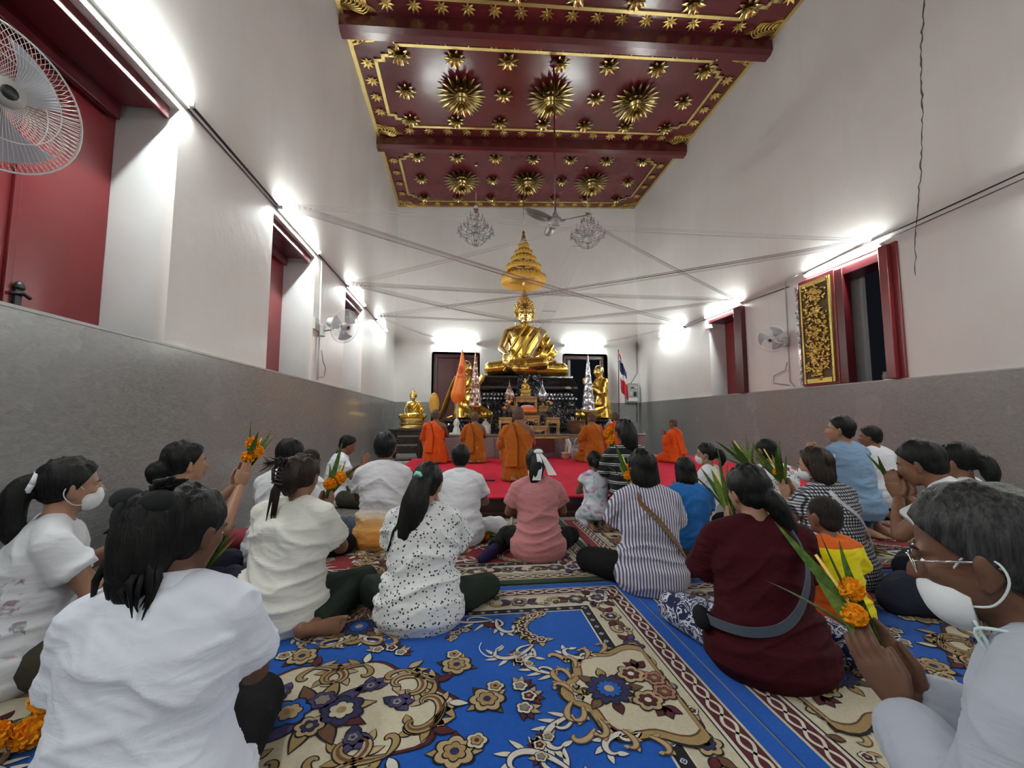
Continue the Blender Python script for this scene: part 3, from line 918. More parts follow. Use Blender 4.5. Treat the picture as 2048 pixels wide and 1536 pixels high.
# ------------------------------------------------------------------ fluorescent tubes
def tube_light(p, q, n, label, seen=True):
    """batten between p and q, n = outward normal (into the room)"""
    p, q, n = Vector(p), Vector(q), Vector(n)
    c = (p+q)/2; d = (q-p).normalized(); L = (q-p).length
    e = empty('tube_light', c, label=label, cat='tube light', group='fluorescent tube lights')
    u = n.cross(d)
    R = Matrix((d, n, u)).transposed()
    mb = MB(); mb.obox(n*.014, (L+.02, .028, .06), R); mb.obox(d*(L/2) + n*.04, (.03, .05, .036), R); mb.obox(-d*(L/2) + n*.04, (.03, .05, .036), R)
    mb.build('batten', M['steel'], e, bevel=.004)
    mb = MB(); mb.tube([-d*(L/2-.015) + n*.049, d*(L/2-.015) + n*.049], .016, 8); mb.build('lamp', M['tube'], e)
ZT = 3.25
LBL = [('left', 'fluorescent tube above the nearest red window on the left wall'), ]
TL = [((1.82, 3.04), 'long fluorescent tube above the nearest red shutter, left wall'), ((4.50, 5.72), 'fluorescent tube above the second red window, left wall'),
      ((7.15, 8.37), 'fluorescent tube above the third red window, left wall'), ((9.55, 10.77), 'farthest fluorescent tube on the left wall, near the corner'),
      ((-.95, .27), 'fluorescent tube on the left wall behind the viewer'), ((-3.4, -2.18), 'fluorescent tube on the left wall near the entrance')]
for (a, b), lb in TL: tube_light((XL, a, ZT), (XL, b, ZT), (1, 0, 0), lb)
TR = [((4.62, 5.84), 'fluorescent tube above the open window with gilded shutter'), ((7.38, 8.58), 'fluorescent tube above the second red window, right wall'),
      ((9.52, 10.74), 'farthest fluorescent tube on the right wall, near the corner'), ((1.85, 3.05), 'fluorescent tube on the right wall beside the viewer'),
      ((-.95, .27), 'fluorescent tube on the right wall behind the viewer'), ((-3.4, -2.18), 'fluorescent tube on the right wall near the entrance')]
for (a, b), lb in TR: tube_light((XR, a, ZT+.02), (XR, b, ZT+.02), (-1, 0, 0), lb)
tube_light((-.85, YB, 3.24), (.38, YB, 3.24), (0, -1, 0), 'fluorescent tube above the closed door left of the golden statue')
tube_light((3.08, YB, 3.25), (4.31, YB, 3.25), (0, -1, 0), 'fluorescent tube above the dark open door right of the statue')

# cables and conduits on the walls
for pts, rr_, lb in (([(XL+.012, 3.04, 3.28), (XL+.012, 4.50, 3.28)], .008, 'upper dark cable between the first and second left tubes'),
                     ([(XL+.012, 3.04, 3.225), (XL+.012, 4.50, 3.235)], .005, 'lower thin cable between the first and second left tubes'),
                     ([(XL+.012, 5.72, 3.25), (XL+.012, 7.15, 3.26)], .007, 'dark cable between the second and third left tubes'),
                     ([(XL+.012, 8.4, 3.25), (XL+.012, 9.55, 3.26)], .006, 'dark cable between the third and fourth left tubes'),
                     ([(XR-.012, -1.0, 3.45), (XR-.012, 3.25, 3.41), (XR-.012, 4.6, 3.38), (XR-.012, 5.9, 3.33)], .008, 'dark cable rising along the right wall past the crack'),
                     ([(XR-.014, 3.0, 3.35), (XR-.014, 4.5, 3.325)], .004, 'thin cable under the dark one on right wall'),
                     ([(XR-.012, 6.2, 3.22), (XR-.012, 7.3, 3.26)], .007, 'dark cable between the first and second right tubes'),
                     ([(XR-.012, 8.6, 3.25), (XR-.012, 9.5, 3.25)], .006, 'dark cable between the second and third right tubes')):
    mb = MB(); mb.tube(pts, rr_, 5); tag(mb.build('wall_cable', M['cable']), lb, 'cable')
mb = MB(); mb.tube([(XL+.018, 5.88, 3.2), (XL+.018, 5.92, 1.9), (XL+.018, 5.92, 1.53)], .011, 6); mb.box((XL+.001, 5.70, 2.2), (XL+.03, 5.86, 2.36))
tag(mb.build('conduit', M['conduit']), 'white conduit dropping to the dado beside left wall fan', 'conduit')
mb = MB(); mb.tube([(XR-.016, 6.0, 3.35), (XR-.016, 6.28, 3.32), (XR-.016, 6.3, 1.62), (XR-.016, 6.2, 1.53)], .010, 6)
tag(mb.build('conduit', M['conduit']), 'white conduit dropping to the dado beside right wall fan', 'conduit')

# ------------------------------------------------------------------ wall fans
def wall_fan(loc, n, aim, label, R=.235, arm=.24):
    """loc on the wall, n = wall normal, aim = direction the fan blows"""
    n = Vector(n); aim = Vector(aim).normalized()
    e = empty('wall_fan', loc, label=label, cat='fan', group='wall fans')
    hub = n*arm + Vector((0,0,.10)); fc = hub + aim*.16
    x = Vector((0,0,1)).cross(aim).normalized(); y = aim.cross(x)
    Rm = Matrix((x, y, aim)).transposed()
    mb = MB(); mb.cbox(n*.03, (.10,.10,.16)); mb.tube([n*.05, n*.16+Vector((0,0,.02)), hub - aim*.05], .02, 8); mb.build('bracket', M['fan_grey'], e, bevel=.006)
    mb = MB(); mb.lathe([(.03,-.16),(.065,-.14),(.075,-.06),(.07,.0),(.03,.02)], hub, 16, ax=Rm); mb.build('motor', M['steel'], e)
    bm_ = MB(); vs = []; fs = []
    for i in range(7):
        t = i/6
        for j in range(7):
            a = -.55 + 1.15*j/6
            rr = .035 + (R*.86-.035)*t
            aa = a*(.55+.45*t) + .35*t
            vs.append((rr*math.cos(aa), rr*math.sin(aa), .05*(j/6-.5)*(1 - .35*t)))
    for i in range(6):
        for j in range(6): fs.append((i*7+j, i*7+j+1, (i+1)*7+j+1, (i+1)*7+j))
    nn = len(vs); vs += [(p[0], p[1], p[2]+.003) for p in vs]; fs += [tuple(q+nn for q in f)[::-1] for f in fs]
    bm_.add(vs, fs, True)
    mblade = bm_.mesh('blade', M['blade'])
    for k in range(3):
        o = bpy.data.objects.new('blade', mblade)
        o.matrix_basis = Matrix.Translation(fc - aim*.02) @ (Rm @ rotz(k*2*PI/3 + .6)).to_4x4(); link(o, e)
    mb = MB(); mb.lathe([(.05,-.035),(.05,.0),(.035,.03),(.01,.04)], fc, 14, ax=Rm); mb.build('hub', M['fan_grey'], e)
    mb = MB(); mb.lathe([(.045,.045),(.045,.062),(.01,.066)], fc, 14, ax=Rm); mb.build('badge', M['fan_grey'], e)
    mb = MB(); mb.lathe([(.022,.062),(.022,.068),(.004,.070)], fc, 12, ax=Rm); mb.build('badge_centre', M['dark_plastic'], e)
    mb = MB()           # wire guard, front and back
    nw = 90
    for k in range(nw):
        a = 2*PI*k/nw
        for zf, tw in ((.055, .25), (-.075, -.2)):
            pts = []
            for t in (0, .35, .7, .92, 1.0):
                rr = .045 + (R-.045)*t
                zz = zf*(1-t**3)
                pts.append(fc + Rm @ Vector((rr*math.cos(a+tw*t), rr*math.sin(a+tw*t), zz)))
            mb.tube(pts, .0009, 3, caps=False)
    for zz, rr in ((0, R), (.045, R*.62), (-.05, R*.7)):
        mb.tube([fc + Rm @ Vector((rr*math.cos(2*PI*k/40), rr*math.sin(2*PI*k/40), zz)) for k in range(41)], .0035 if zz == 0 else .0018, 5, caps=False)
    mb.build('wire_guard', M['steel'], e)
    return e
m_ = NT('translucent_blue_grey_blade'); m_.col((.46,.47,.54)).set(rough=.3, trans=.35, alpha=.9); M['blade'] = m_.mat
wall_fan((XL, 5.93, 2.22), (1,0,0), (.75,-.45,-.28), 'wall fan with steel guard beside the left white conduit')
wall_fan((XR, 6.32, 2.30), (-1,0,0), (-.75,-.50,-.45), 'grey wall fan beside the gilded window shutter')
wall_fan((XL, 1.49, 1.97), (1,0,0), (.82,-.25,-.10), 'large wall fan cut off by the picture edge before red shutter', R=.235, arm=.33)
for pts, lb in (([(XL+.04, 5.95, 1.95), (XL+.05, 6.0, 1.80), (XL+.05, 6.12, 1.72), (XL+.04, 6.10, 1.60), (XL+.03, 5.95, 1.57)], 'grey fan cord hanging beside the left white conduit'),
                ([(XR-.04, 6.3, 1.95), (XR-.04, 6.35, 1.82), (XR-.05, 6.6, 1.75), (XR-.05, 6.62, 1.62), (XR-.03, 6.3, 1.56)], 'dark fan cord hanging beside the gilded shutter')):
    mb = MB(); mb.tube(pts, .008, 5); tag(mb.build('power_cord', M['grey_plastic']), lb, 'cord')

# ------------------------------------------------------------------ sacred threads
L1, L2, L3 = (XL+.1, 4.55, 3.30), (XL+.1, 7.10, 3.28), (XL+.1, 9.30, 3.28)
R1, R2, R3 = (XR-.1, 4.70, 3.36), (XR-.1, 7.45, 3.36), (XR-.1, 9.40, 3.32)
HUB = (2.56, 8.0, 5.05)
NECK = (1.62, 10.25, 3.46)
HAND = (1.62, 10.15, 2.45)
def bundle(p, q, n, label, sag=.05, gap=.016, mat='thread', r=.0030, vert=.7):
    p, q = Vector(p), Vector(q); mb = MB()
    side = (q-p).cross(Vector((0,0,1))); side = side.normalized() if side.length > 1e-5 else Vector((1,0,0))
    rr = random.Random(label)
    for k in range(n):
        o = (k-(n-1)/2)*gap
        a = p + Vector((0,0,o*vert)) + side*o*.5; b = q + Vector((0,0,o*vert*rr.uniform(.5,1.1))) + side*o*.5
        sg = sag*rr.uniform(.7, 1.3)
        pts = [a.lerp(b, t/10) - Vector((0,0,sg*4*(t/10)*(1-t/10))) for t in range(11)]
        mb.tube(pts, r, 4, caps=False)
    tag(mb.build('sacred_thread', M[mat]), label, 'thread', 'sacred threads strung across the hall')
bundle(L1, R1, 4, 'white threads crossing highest from left wall to the open window')
bundle(L1, R3, 7, 'thread bundle from second left window slanting to farthest right tube', mat='thread_dark')
bundle(L2, HUB, 7, 'thread bundle rising from left wall to the cluster under the chandelier', sag=.03)
bundle(HUB, R2, 6, 'thread bundle falling from the cluster to the second right window', sag=.03, mat='thread_dark')
bundle(L2, R2, 6, 'thread bundle level between the third left and second right windows', mat='thread_dark')
bundle(L3, R1, 7, 'thread bundle from far left corner to the open right window', mat='thread_dark')
bundle(L2, NECK, 6, "thread bundle from left wall to the golden statue's neck", mat='thread_dark')
bundle(NECK, R2, 6, "thread bundle from the golden statue's neck to right wall", mat='thread_dark')
bundle(L3, R3, 4, 'lowest thread bundle level between the far left and far right tubes', mat='thread_dark')
bundle(L3, (-.5, 12.2, 3.30), 5, 'white threads from far left tube to the tube over the door')
bundle(R3, (3.9, 12.2, 3.32), 5, 'white threads from far right tube to the tube over the open door')
bundle((.35, 12.1, 3.18), HAND, 4, "threads from the left door tube down to the statue's lap", sag=.02)
bundle((3.1, 12.1, 3.18), HAND, 4, "threads from the right door tube down to the statue's lap", sag=.02)
bundle((2.05, 10.2, 3.35), HAND, 8, "threads hanging down the golden statue's chest", sag=-.02, gap=.05)
bundle(HUB, (1.86, 10.3, 3.05), 7, 'fan of slanting threads between two bars beside the statue', sag=.0, gap=.12, mat='thread_dark', r=.0026, vert=0.0)
for p_, q_, lb in (((2.24, 8.42, 4.72), (2.66, 8.42, 4.70), 'upper thin bar spreading the slanting threads'), ((1.88, 9.66, 3.60), (2.22, 9.66, 3.60), 'lower thin bar spreading the slanting threads')):
    mb = MB(); mb.tube([p_, q_], .008, 5); tag(mb.build('spacer_bar', M['grey_plastic']), lb, 'bar')
# ------------------------------------------------------------------ platform and altar
PZ = .20
e = empty('platform', (1.9, 4.3, 0), label='low wooden platform covered with bright red carpet before the altar', cat='platform')
def yfr(x): return 4.36 - .07*(x+1.0)*.55
mb = MB()
x0, x1 = -1.0, 4.9
mb.add([(x0, yfr(x0), PZ-.02), (x1, yfr(x1), PZ-.02), (x1, 8.64, PZ-.02), (x0, 8.64, PZ-.02), (x0, yfr(x0), PZ), (x1, yfr(x1), PZ), (x1, 8.64, PZ), (x0, 8.64, PZ)],
       [(0,3,2,1), (4,5,6,7), (0,1,5,4), (1,2,6,5), (2,3,7,6), (3,0,4,7)])
mb.build('red_carpet', M['red_felt'], e, world=True, bevel=.006)
mb = MB(); mb.add([(x0+.03, yfr(x0)+.03, 0), (x1-.03, yfr(x1)+.03, 0), (x1-.03, 8.64, 0), (x0+.03, 8.64, 0), (x0+.03, yfr(x0)+.03, PZ-.02), (x1-.03, yfr(x1)+.03, PZ-.02), (x1-.03, 8.64, PZ-.02), (x0+.03, 8.64, PZ-.02)],
       [(0,3,2,1), (4,5,6,7), (0,1,5,4), (1,2,6,5), (2,3,7,6), (3,0,4,7)])
mb.build('wooden_base', M['platform_wood'], e, world=True)
mb = MB()
mb.add([(x0, yfr(x0)-.06, 0), (x1, yfr(x1)-.06, 0), (x1, yfr(x1)+.03, 0), (x0, yfr(x0)+.03, 0), (x0, yfr(x0)-.06, .055), (x1, yfr(x1)-.06, .055), (x1, yfr(x1)+.03, .055), (x0, yfr(x0)+.03, .055)],
       [(0,3,2,1), (4,5,6,7), (0,1,5,4), (1,2,6,5), (2,3,7,6), (3,0,4,7)])
mb.build('skirting', M['platform_wood'], e, world=True, bevel=.01)
mb = MB(); mb.cbox((0,0,.010), (.155,.045,.02)); o = mb.build('remote_control', M['dark_plastic'], loc=(.34, 5.42, PZ), bevel=.006); o.rotation_euler = (0,0,-.5); tag(o, 'small dark remote lying on the red carpet', 'remote')

PX0, PX1 = -.36, 3.95
mb = MB(); mb.box((PX0, 8.66, 0), (PX1, 12.2, .64)); mb.box((PX0-.03, 8.64, .64), (PX1+.03, 12.2, .67))
mb.box((PX0, 8.60, PZ), (PX0+1.0, 8.66, .60))
o = mb.build('altar_plinth', M['marble_pink'], loc=(1.7, 10.4, 0), world=True, bevel=.008); tag(o, 'pinkish grey granite plinth under the whole altar', 'plinth')

BX, BY = 1.61, 10.95
def rect_tiers(mb, tiers, cx, cy, mi=None):
    """tiers: (half width, half depth, z) from bottom to top"""
    vs = []; fs = []
    for hw, hd, z in tiers:
        vs += [(cx-hw, cy-hd, z), (cx+hw, cy-hd, z), (cx+hw, cy+hd, z), (cx-hw, cy+hd, z)]
    for i in range(len(tiers)-1):
        for k in range(4):
            k2 = (k+1) % 4
            fs.append((i*4+k, i*4+k2, (i+1)*4+k2, (i+1)*4+k))
    n = len(tiers)
    fs += [(3,2,1,0), tuple((n-1)*4+k for k in range(4))]
    mb.add(vs, fs, False, mi)
e = empty('statue_pedestal', (BX, BY, .67), label='black mosaic tiered pedestal carrying the big golden statue', cat='pedestal')
mb = MB(); rect_tiers(mb, [(1.48,1.12,.67),(1.48,1.12,.80),(1.40,1.06,.84),(1.40,1.06,.98),(1.30,.98,1.04),(1.30,.98,1.20),(1.24,.93,1.24),(1.17,.88,1.34),(1.17,.88,1.44),(1.22,.90,1.47),(1.22,.90,1.52),(1.13,.84,1.55),(1.13,.84,1.66)], BX, BY)
mb.build('mosaic_tiers', M['mosaic'], e, world=True, bevel=.012)
prof = [(1.13,1.66),(1.21,1.69),(1.24,1.74),(1.235,1.80),(1.20,1.88),(1.165,1.95),(1.14,2.02),(1.14,2.07)]
mb = MB()
vs = []; fs = []
for hw, z in prof: vs += [(BX-hw, BY-hw*.74, z), (BX+hw, BY-hw*.74, z), (BX+hw, BY+hw*.74, z), (BX-hw, BY+hw*.74, z)]
for i in range(len(prof)-1):
    for k in range(4): fs.append((i*4+k, i*4+(k+1) % 4, (i+1)*4+(k+1) % 4, (i+1)*4+k))
fs += [(3,2,1,0), tuple((len(prof)-1)*4+k for k in range(4))]
mb.add(vs, fs, False); mb.build('glazed_cornice', M['black_gloss'], e, world=True, bevel=.01)
# beads and lotus scales on the tiers
mb = MB(); 
for z, hw, hd in ((1.495, 1.235, .915), (1.60, 1.14, .85)):
    n = int(2*hw/.085)
    for k in range(n):
        x = BX-hw + (k+.5)*2*hw/n
        mb.obox((x, BY-hd-.004, z), (.040, .014, .040), roty(PI/4))
o = mb.build('mirror_diamonds', M['tinsel'], e, world=True); o['kind'] = 'stuff'
mb = MB()         # draped mosaic panel at the centre front
yy = BY-.97
vs = [(BX-.26, yy+.05, 2.08), (BX+.28, yy+.05, 2.08), (BX+.34, yy-.02, 1.66), (BX+.01, yy-.03, 1.30), (BX-.32, yy-.02, 1.66)]
vs += [(x, y+.10, z) for x, y, z in vs]
mb.add(vs, [(0,4,3,2,1), (5,6,7,8,9), (0,1,6,5), (1,2,7,6), (2,3,8,7), (3,4,9,8), (4,0,5,9)])
for k in range(13):
    a = -1.0 + 2.0*k/12
    mb.tube([(BX+.01+.05*math.sin(a), yy-.02, 1.42), (BX+.01+.30*math.sin(a), yy-.02+.05*math.cos(a), 1.72+.30*math.cos(a)-.02)], [.004, .010], 4)
mb.build('draped_panel', M['mosaic'], e, world=True)

# tiered golden parasol over the statue
cx, cy = 1.60, 10.8
e = empty('tiered_parasol', (cx, cy, 4.62), label='golden yellow tiered ceremonial parasol hanging above the big statue', cat='parasol')
tiers = [(.60, .0, .30), (.475, .36, .20), (.345, .60, .17), (.245, .80, .155), (.155, .98, .17)]
for i, (r_, z_, h_) in enumerate(tiers):
    mb = MB(); n = 40; vs = []; fs = []
    prof = [(r_*.97, z_), (r_, z_+.03), (r_*.985, z_+h_*.6), (r_*.93, z_+h_*.72), (r_*.70, z_+h_*1.02)] 
    inner = [(r_*.60, z_+h_*.98), (r_*.90, z_+h_*.66), (r_*.955, z_+h_*.5), (r_*.945, z_+.03), (r_*.97, z_)]
    for j, (rr, zz) in enumerate(prof+inner):
        for k in range(n):
            a = 2*PI*k/n; q = 1 + (.018*(-1)**k if j < 3 or j > 5 else 0)
            vs.append((rr*q*math.cos(a), rr*q*math.sin(a), zz))
    m_ = len(prof+inner)
    for j in range(m_-1):
        for k in range(n): fs.append((j*n+k, j*n+(k+1) % n, (j+1)*n+(k+1) % n, (j+1)*n+k))
    mb.add(vs, fs, True); tr = mb.build('tier', M['yellow_silk'], e)
    mb = MB()
    for k in range(int(28*r_/.6)+8):
        a = 2*PI*k/(int(28*r_/.6)+8)
        mb.ell((r_*.99*math.cos(a), r_*.99*math.sin(a), z_+h_*.64), (.020,.020,.026), 6, 4)
    o = mb.build('gilt_fringe', M['gold_paint'], tr); o['kind'] = 'stuff'
mb = MB(); mb.lathe([(.10,1.12),(.115,1.18),(.09,1.24),(.05,1.30),(.065,1.33),(.03,1.40),(.045,1.44),(.01,1.52)], (0,0,0), 16); mb.lathe([(.01,-.02),(.035,.02),(.05,.08),(.02,.16),(.03,.9)], (0,0,.0), 10); mb.build('finial', M['gold'], e)
mb = MB(); mb.tube([(0,0,1.45), (0,0,zc(cx)-4.62)], .010, 6); mb.build('rod', M['brass'], e)

# altar tables of golden teak
def altar_table(loc, w, d, h, label, top_t=.035):
    e = empty('altar_table', loc, label=label, cat='altar table', group='golden teak altar tables')
    mb = MB(); mb.cbox((0,0,h-top_t/2), (w,d,top_t)); mb.cbox((0,0,h-top_t-.012), (w-.03,d-.03,.025)); mb.build('table_top', M['wood_gold'], e, bevel=.004)
    lm = MB(); hh = h-top_t-.02
    lm.tube([(0,0,0), (.008,0,.02), (.0,0,.06), (.004,0,hh*.4), (.010,0,hh*.75), (0,0,hh)], [.024,.020,.016,.017,.022,.026], 6)
    me = lm.mesh('leg', M['wood_gold'])
    for sx in (-1, 1):
        for sy in (-1, 1):
            o = bpy.data.objects.new('leg', me); o.location = (sx*(w/2-.03), sy*(d/2-.03), 0); o.scale = (sx, 1, 1); link(o, e)
    for sy in (-1, 1):
        mb = MB(); poly = []
        for k in range(13):
            t = k/12; x = -w/2+.03 + (w-.06)*t
            poly.append((x, hh-.03-.05*abs(math.sin(2*PI*t))**.7 - (.04 if .42 < t < .58 else 0)))
        poly = [(-w/2+.03, hh), *poly, (w/2-.03, hh)]
        mb.prism(poly, Matrix(((1,0,0),(0,0,1),(0,1,0))), (0, sy*(d/2-.03), 0), .015)
        mb.build('carved_apron', M['wood_gold'], e)
    return e
TY = 9.15
altar_table((1.42, TY+.22, .67), .50, .34, .83, 'tallest golden altar table, carrying the small golden statue')
altar_table((1.04, TY+.10, .67), .24, .26, .62, 'tall narrow golden altar table left of the tallest one')
altar_table((1.82, TY+.10, .67), .26, .26, .62, 'tall narrow golden altar table right of the tallest one')
altar_table((1.43, TY-.14, .67), .46, .26, .40, 'middle golden altar table with the folded orange cloth')
altar_table((1.96, TY-.16, .67), .30, .24, .36, 'low golden altar table at the right end of the set')
altar_table((.92, TY-.16, .67), .28, .24, .36, 'low golden altar table at the left end of the set')
altar_table((1.46, TY-.36, .67), .66, .15, .18, 'lowest wide golden altar table at the front of the set')
# low red offering bench with curved legs in front of the plinth
e = empty('offering_bench', (1.72, 8.35, PZ), label='low red bench with gilt curved leg before the altar', cat='bench')
mb = MB(); mb.box((-.42,-.16,.40), (.42,.16,.44)); mb.build('bench_top', M['gold_dull'], e, bevel=.006)
mb = MB(); mb.box((-.34,-.13,.12), (.12,.13,.40)); mb.build('red_box', M['dark_red'], e, bevel=.006)
for sx in (-1, 1):
    for sy in (-1, 1):
        mb = MB(); mb.tube([(sx*.38, sy*.13, .40), (sx*.43, sy*.13, .30), (sx*.42, sy*.13, .14), (sx*.36, sy*.13, .04), (sx*.32, sy*.13, .0)], [.03,.035,.028,.03,.022], 8); mb.build('leg', M['lotus'] if sx > 0 else M['gold_dull'], e)
# folded robes on the middle table
e = empty('robe_bundle', (1.43, TY-.14, 1.07), label='folded orange and pink robes under clear wrap on altar table', cat='robes')
mb = MB(); mb.lathe([(.10,0),(.12,.02),(.20,.06),(.21,.075)], (0,0,0), 20, sx=1.0, sy=.55); mb.build('tray', M['brass'], e)
mb = MB(); mb.cbox((0,0,.105), (.36,.18,.06)); mb.cbox((.0,0,.155), (.34,.17,.04)); mb.build('orange_cloth', plain('pale_orange_cloth', (.85,.22,.07), .7, bump=(18,.4)), e, bevel=.015)
mb = MB(); mb.ell((-.02,0,.195), (.15,.075,.04), 16, 8); mb.build('pink_cloth', plain('pale_pink_cloth', (.80,.45,.36), .6, bump=(25,.6)), e)

def bud_ornament(loc, mat, mat2, label):
    e = empty('bud_ornament', loc, label=label, cat='flower ornament')
    mb = MB(); mb.lathe([(.06,0),(.045,.02),(.02,.05),(.03,.09),(.055,.11)], (0,0,0), 14); mb.build('foot', M['brass'], e)
    mb = MB(); mb.lathe([(.055,.10),(.10,.16),(.115,.22),(.10,.29),(.065,.36),(.03,.42),(.014,.47),(.018,.49),(.006,.54),(.002,.62)], (0,0,0), 18); mb.build('bud', mat, e)
    mb = MB()
    for k in range(9):
        a = 2*PI*k/9; petal(mb, rotz(a) @ roty(-1.15), (.05*math.cos(a), .05*math.sin(a), .14), .14, .03, bend=-.2)
    mb.build('leaf_ring', mat2, e)
bud_ornament((1.04, TY+.10, 1.29), M['brown_cone'], M['leaf'], 'brown bud-shaped flower ornament on left altar table')
bud_ornament((1.80, TY+.12, 1.29), M['tinsel'], M['leaf'], 'silver white bud-shaped ornament on right altar table')
def vase(loc, label, s=1.0):
    e = empty('flower_vase', loc, label=label, cat='vase')
    mb = MB(); mb.lathe([(.04*s,0),(.03*s,.02*s),(.05*s,.07*s),(.055*s,.11*s),(.03*s,.16*s),(.04*s,.19*s)], (0,0,0), 14); mb.build('vase_body', M['wood_dark'], e)
    r = random.Random(label)
    for k in range(7):
        a = r.uniform(0, 2*PI); rr = r.uniform(0, .05)*s
        mb = MB(); mb.ell((0,0,0), (.026*s,.026*s,.022*s), 8, 6)
        for j in range(10): mb.ell((.022*s*math.cos(j*.63), .022*s*math.sin(j*.63), .004*s*((-1)**j)), (.011*s,.011*s,.012*s), 5, 4)
        o = mb.build('blossom', M['orange_satin'] if k % 3 else M['lotus'], e); o.location = (rr*math.cos(a), rr*math.sin(a), (.22+r.uniform(0,.07))*s)
    mb = MB()
    for k in range(6): petal(mb, rotz(k*1.05) @ roty(-1.1), (0,0,.18*s), .14*s, .02*s, bend=.3)
    mb.build('leaves', M['leaf'], e)
vase((1.00, TY-.16, 1.03), 'dark vase of orange flowers on the left low altar table', 1.25)
vase((1.90, TY-.16, 1.03), 'dark vase of orange flowers on the right low altar table', 1.25)
vase((.90, TY-.17, 1.03), 'small dark vase at the far left of the altar set', .9)
for x, lb in ((1.33, 'pale glass candle holder left on the front altar table'), (1.56, 'pale glass candle holder right on the front altar table')):
    mb = MB(); mb.lathe([(.03,0),(.012,.02),(.015,.06),(.04,.09),(.042,.13)], (0,0,0), 14); o = mb.build('candle_holder', M['crystal'], loc=(x, TY-.36, .85)); tag(o, lb, 'candle holder')

# big clay urn, paper bag, little pot
e = empty('incense_urn', (2.50, 8.98, .67), label='brown glazed incense urn with candle stubs right of the tables', cat='urn')
mb = MB(); mb.lathe([(.15,0),(.17,.02),(.20,.10),(.215,.20),(.205,.26),(.22,.28),(.22,.30),(.19,.30),(.18,.24),(.02,.24)], (0,0,0), 28); mb.build('bowl', M['clay'], e)
for k in range(6):
    mb = MB(); mb.lathe([(.009,0),(.009,.07+.02*(k % 3)),(.002,.10+.02*(k % 3))], (.10*math.cos(k*1.9), .09*math.sin(k*1.9), .24), 6); mb.build('candle_stub', M['lotus'], e)
e = empty('gift_bag', (2.42, 8.42, PZ), label='pale blue patterned gift bag with white handles on red carpet', cat='bag')
mb = MB(); mb.add([(-.20,-.07,0),(.20,-.07,0),(.20,.07,0),(-.20,.07,0),(-.21,-.06,.26),(.21,-.06,.26),(.21,.06,.26),(-.21,.06,.26)], [(3,2,1,0),(0,1,5,4),(1,2,6,5),(2,3,7,6),(3,0,4,7)])
m_ = NT('blue_floral_paper'); n_ = m_.noise(m_.coord(), 22, 3, .6, 1.5); m_.col(m_.ramp(n_, [(.40, (.16,.20,.32)), (.5, (.45,.50,.58)), (.62, (.60,.62,.66))])).set(rough=.5)
mb.build('bag_body', m_.mat, e)
for x in (-.09, .07):
    mb = MB(); mb.tube([(x-.05,-.065,.24), (x-.035,-.07,.36), (x,-.07,.40), (x+.035,-.07,.36), (x+.05,-.065,.24)], .008, 5); mb.build('handle', M['paper'], e)
mb = MB(); mb.lathe([(.055,0),(.065,.02),(.085,.10),(.09,.11),(.09,.13),(.075,.13),(.06,.03),(.01,.03)], (0,0,0), 20)
o = mb.build('clay_pot', plain('pale_terracotta', (.55,.33,.24), .6), loc=(2.06, 8.20, PZ)); tag(o, 'small pale terracotta pot on the red carpet', 'pot')

# conical ornaments
def cone(loc, h, r0, mat, label, inner=None):
    e = empty('cone_ornament', loc, label=label, cat='cone ornament')
    mb = MB(); n = 18; vs = []; fs = []; m = 26
    for i in range(m):
        t = i/(m-1); z = h*t
        rr = r0*(1-t)**.92 + .006
        for k in range(n):
            q = 1 + (.10 if (i % 3 == 0) else -.03)*(1 if (k + (i//3)) % 2 else .4)
            vs.append((rr*q*math.cos(2*PI*k/n), rr*q*math.sin(2*PI*k/n), z))
    for i in range(m-1):
        for k in range(n): fs.append((i*n+k, i*n+(k+1) % n, (i+1)*n+(k+1) % n, (i+1)*n+k))
    fs.append(tuple(range(n))[::-1]); mb.add(vs, fs, False); mb.build('cone', mat, e)
    mb = MB(); mb.lathe([(r0*1.05,-.02),(r0*1.12,-.01),(r0*1.05,0.0)], (0,0,0), 18); mb.lathe([(.004,h-.02),(.010,h+.02),(.003,h+.08)], (0,0,0), 6); mb.build('rim', M['gold_paint'], e)
    return e
def stand(loc, r, h, mat, label):
    mb = MB(); mb.lathe([(r*.8,0),(r*.85,.02),(r*.35,.06),(r*.3,h*.5),(r*.4,h*.8),(r*.9,h-.02),(r*.95,h)], (0,0,0), 16)
    o = mb.build('pedestal_bowl', mat, loc=loc); tag(o, label, 'stand')
stand((.26, 8.95, .67), .14, .60, M['brass'], 'brass stand under the wrapped brown cone ornament')
cone((.26, 8.95, 1.29), 1.14, .13, M['brown_cone'], 'tall brown cone ornament in clear wrap beside orange flag')
stand((2.78, 8.95, .67), .15, .50, M['gold_dull'], 'gold stand under the silver cone ornament')
cone((2.78, 8.95, 1.19), 1.24, .14, M['tinsel'], 'tall silver tinsel cone ornament right of the altar tables')

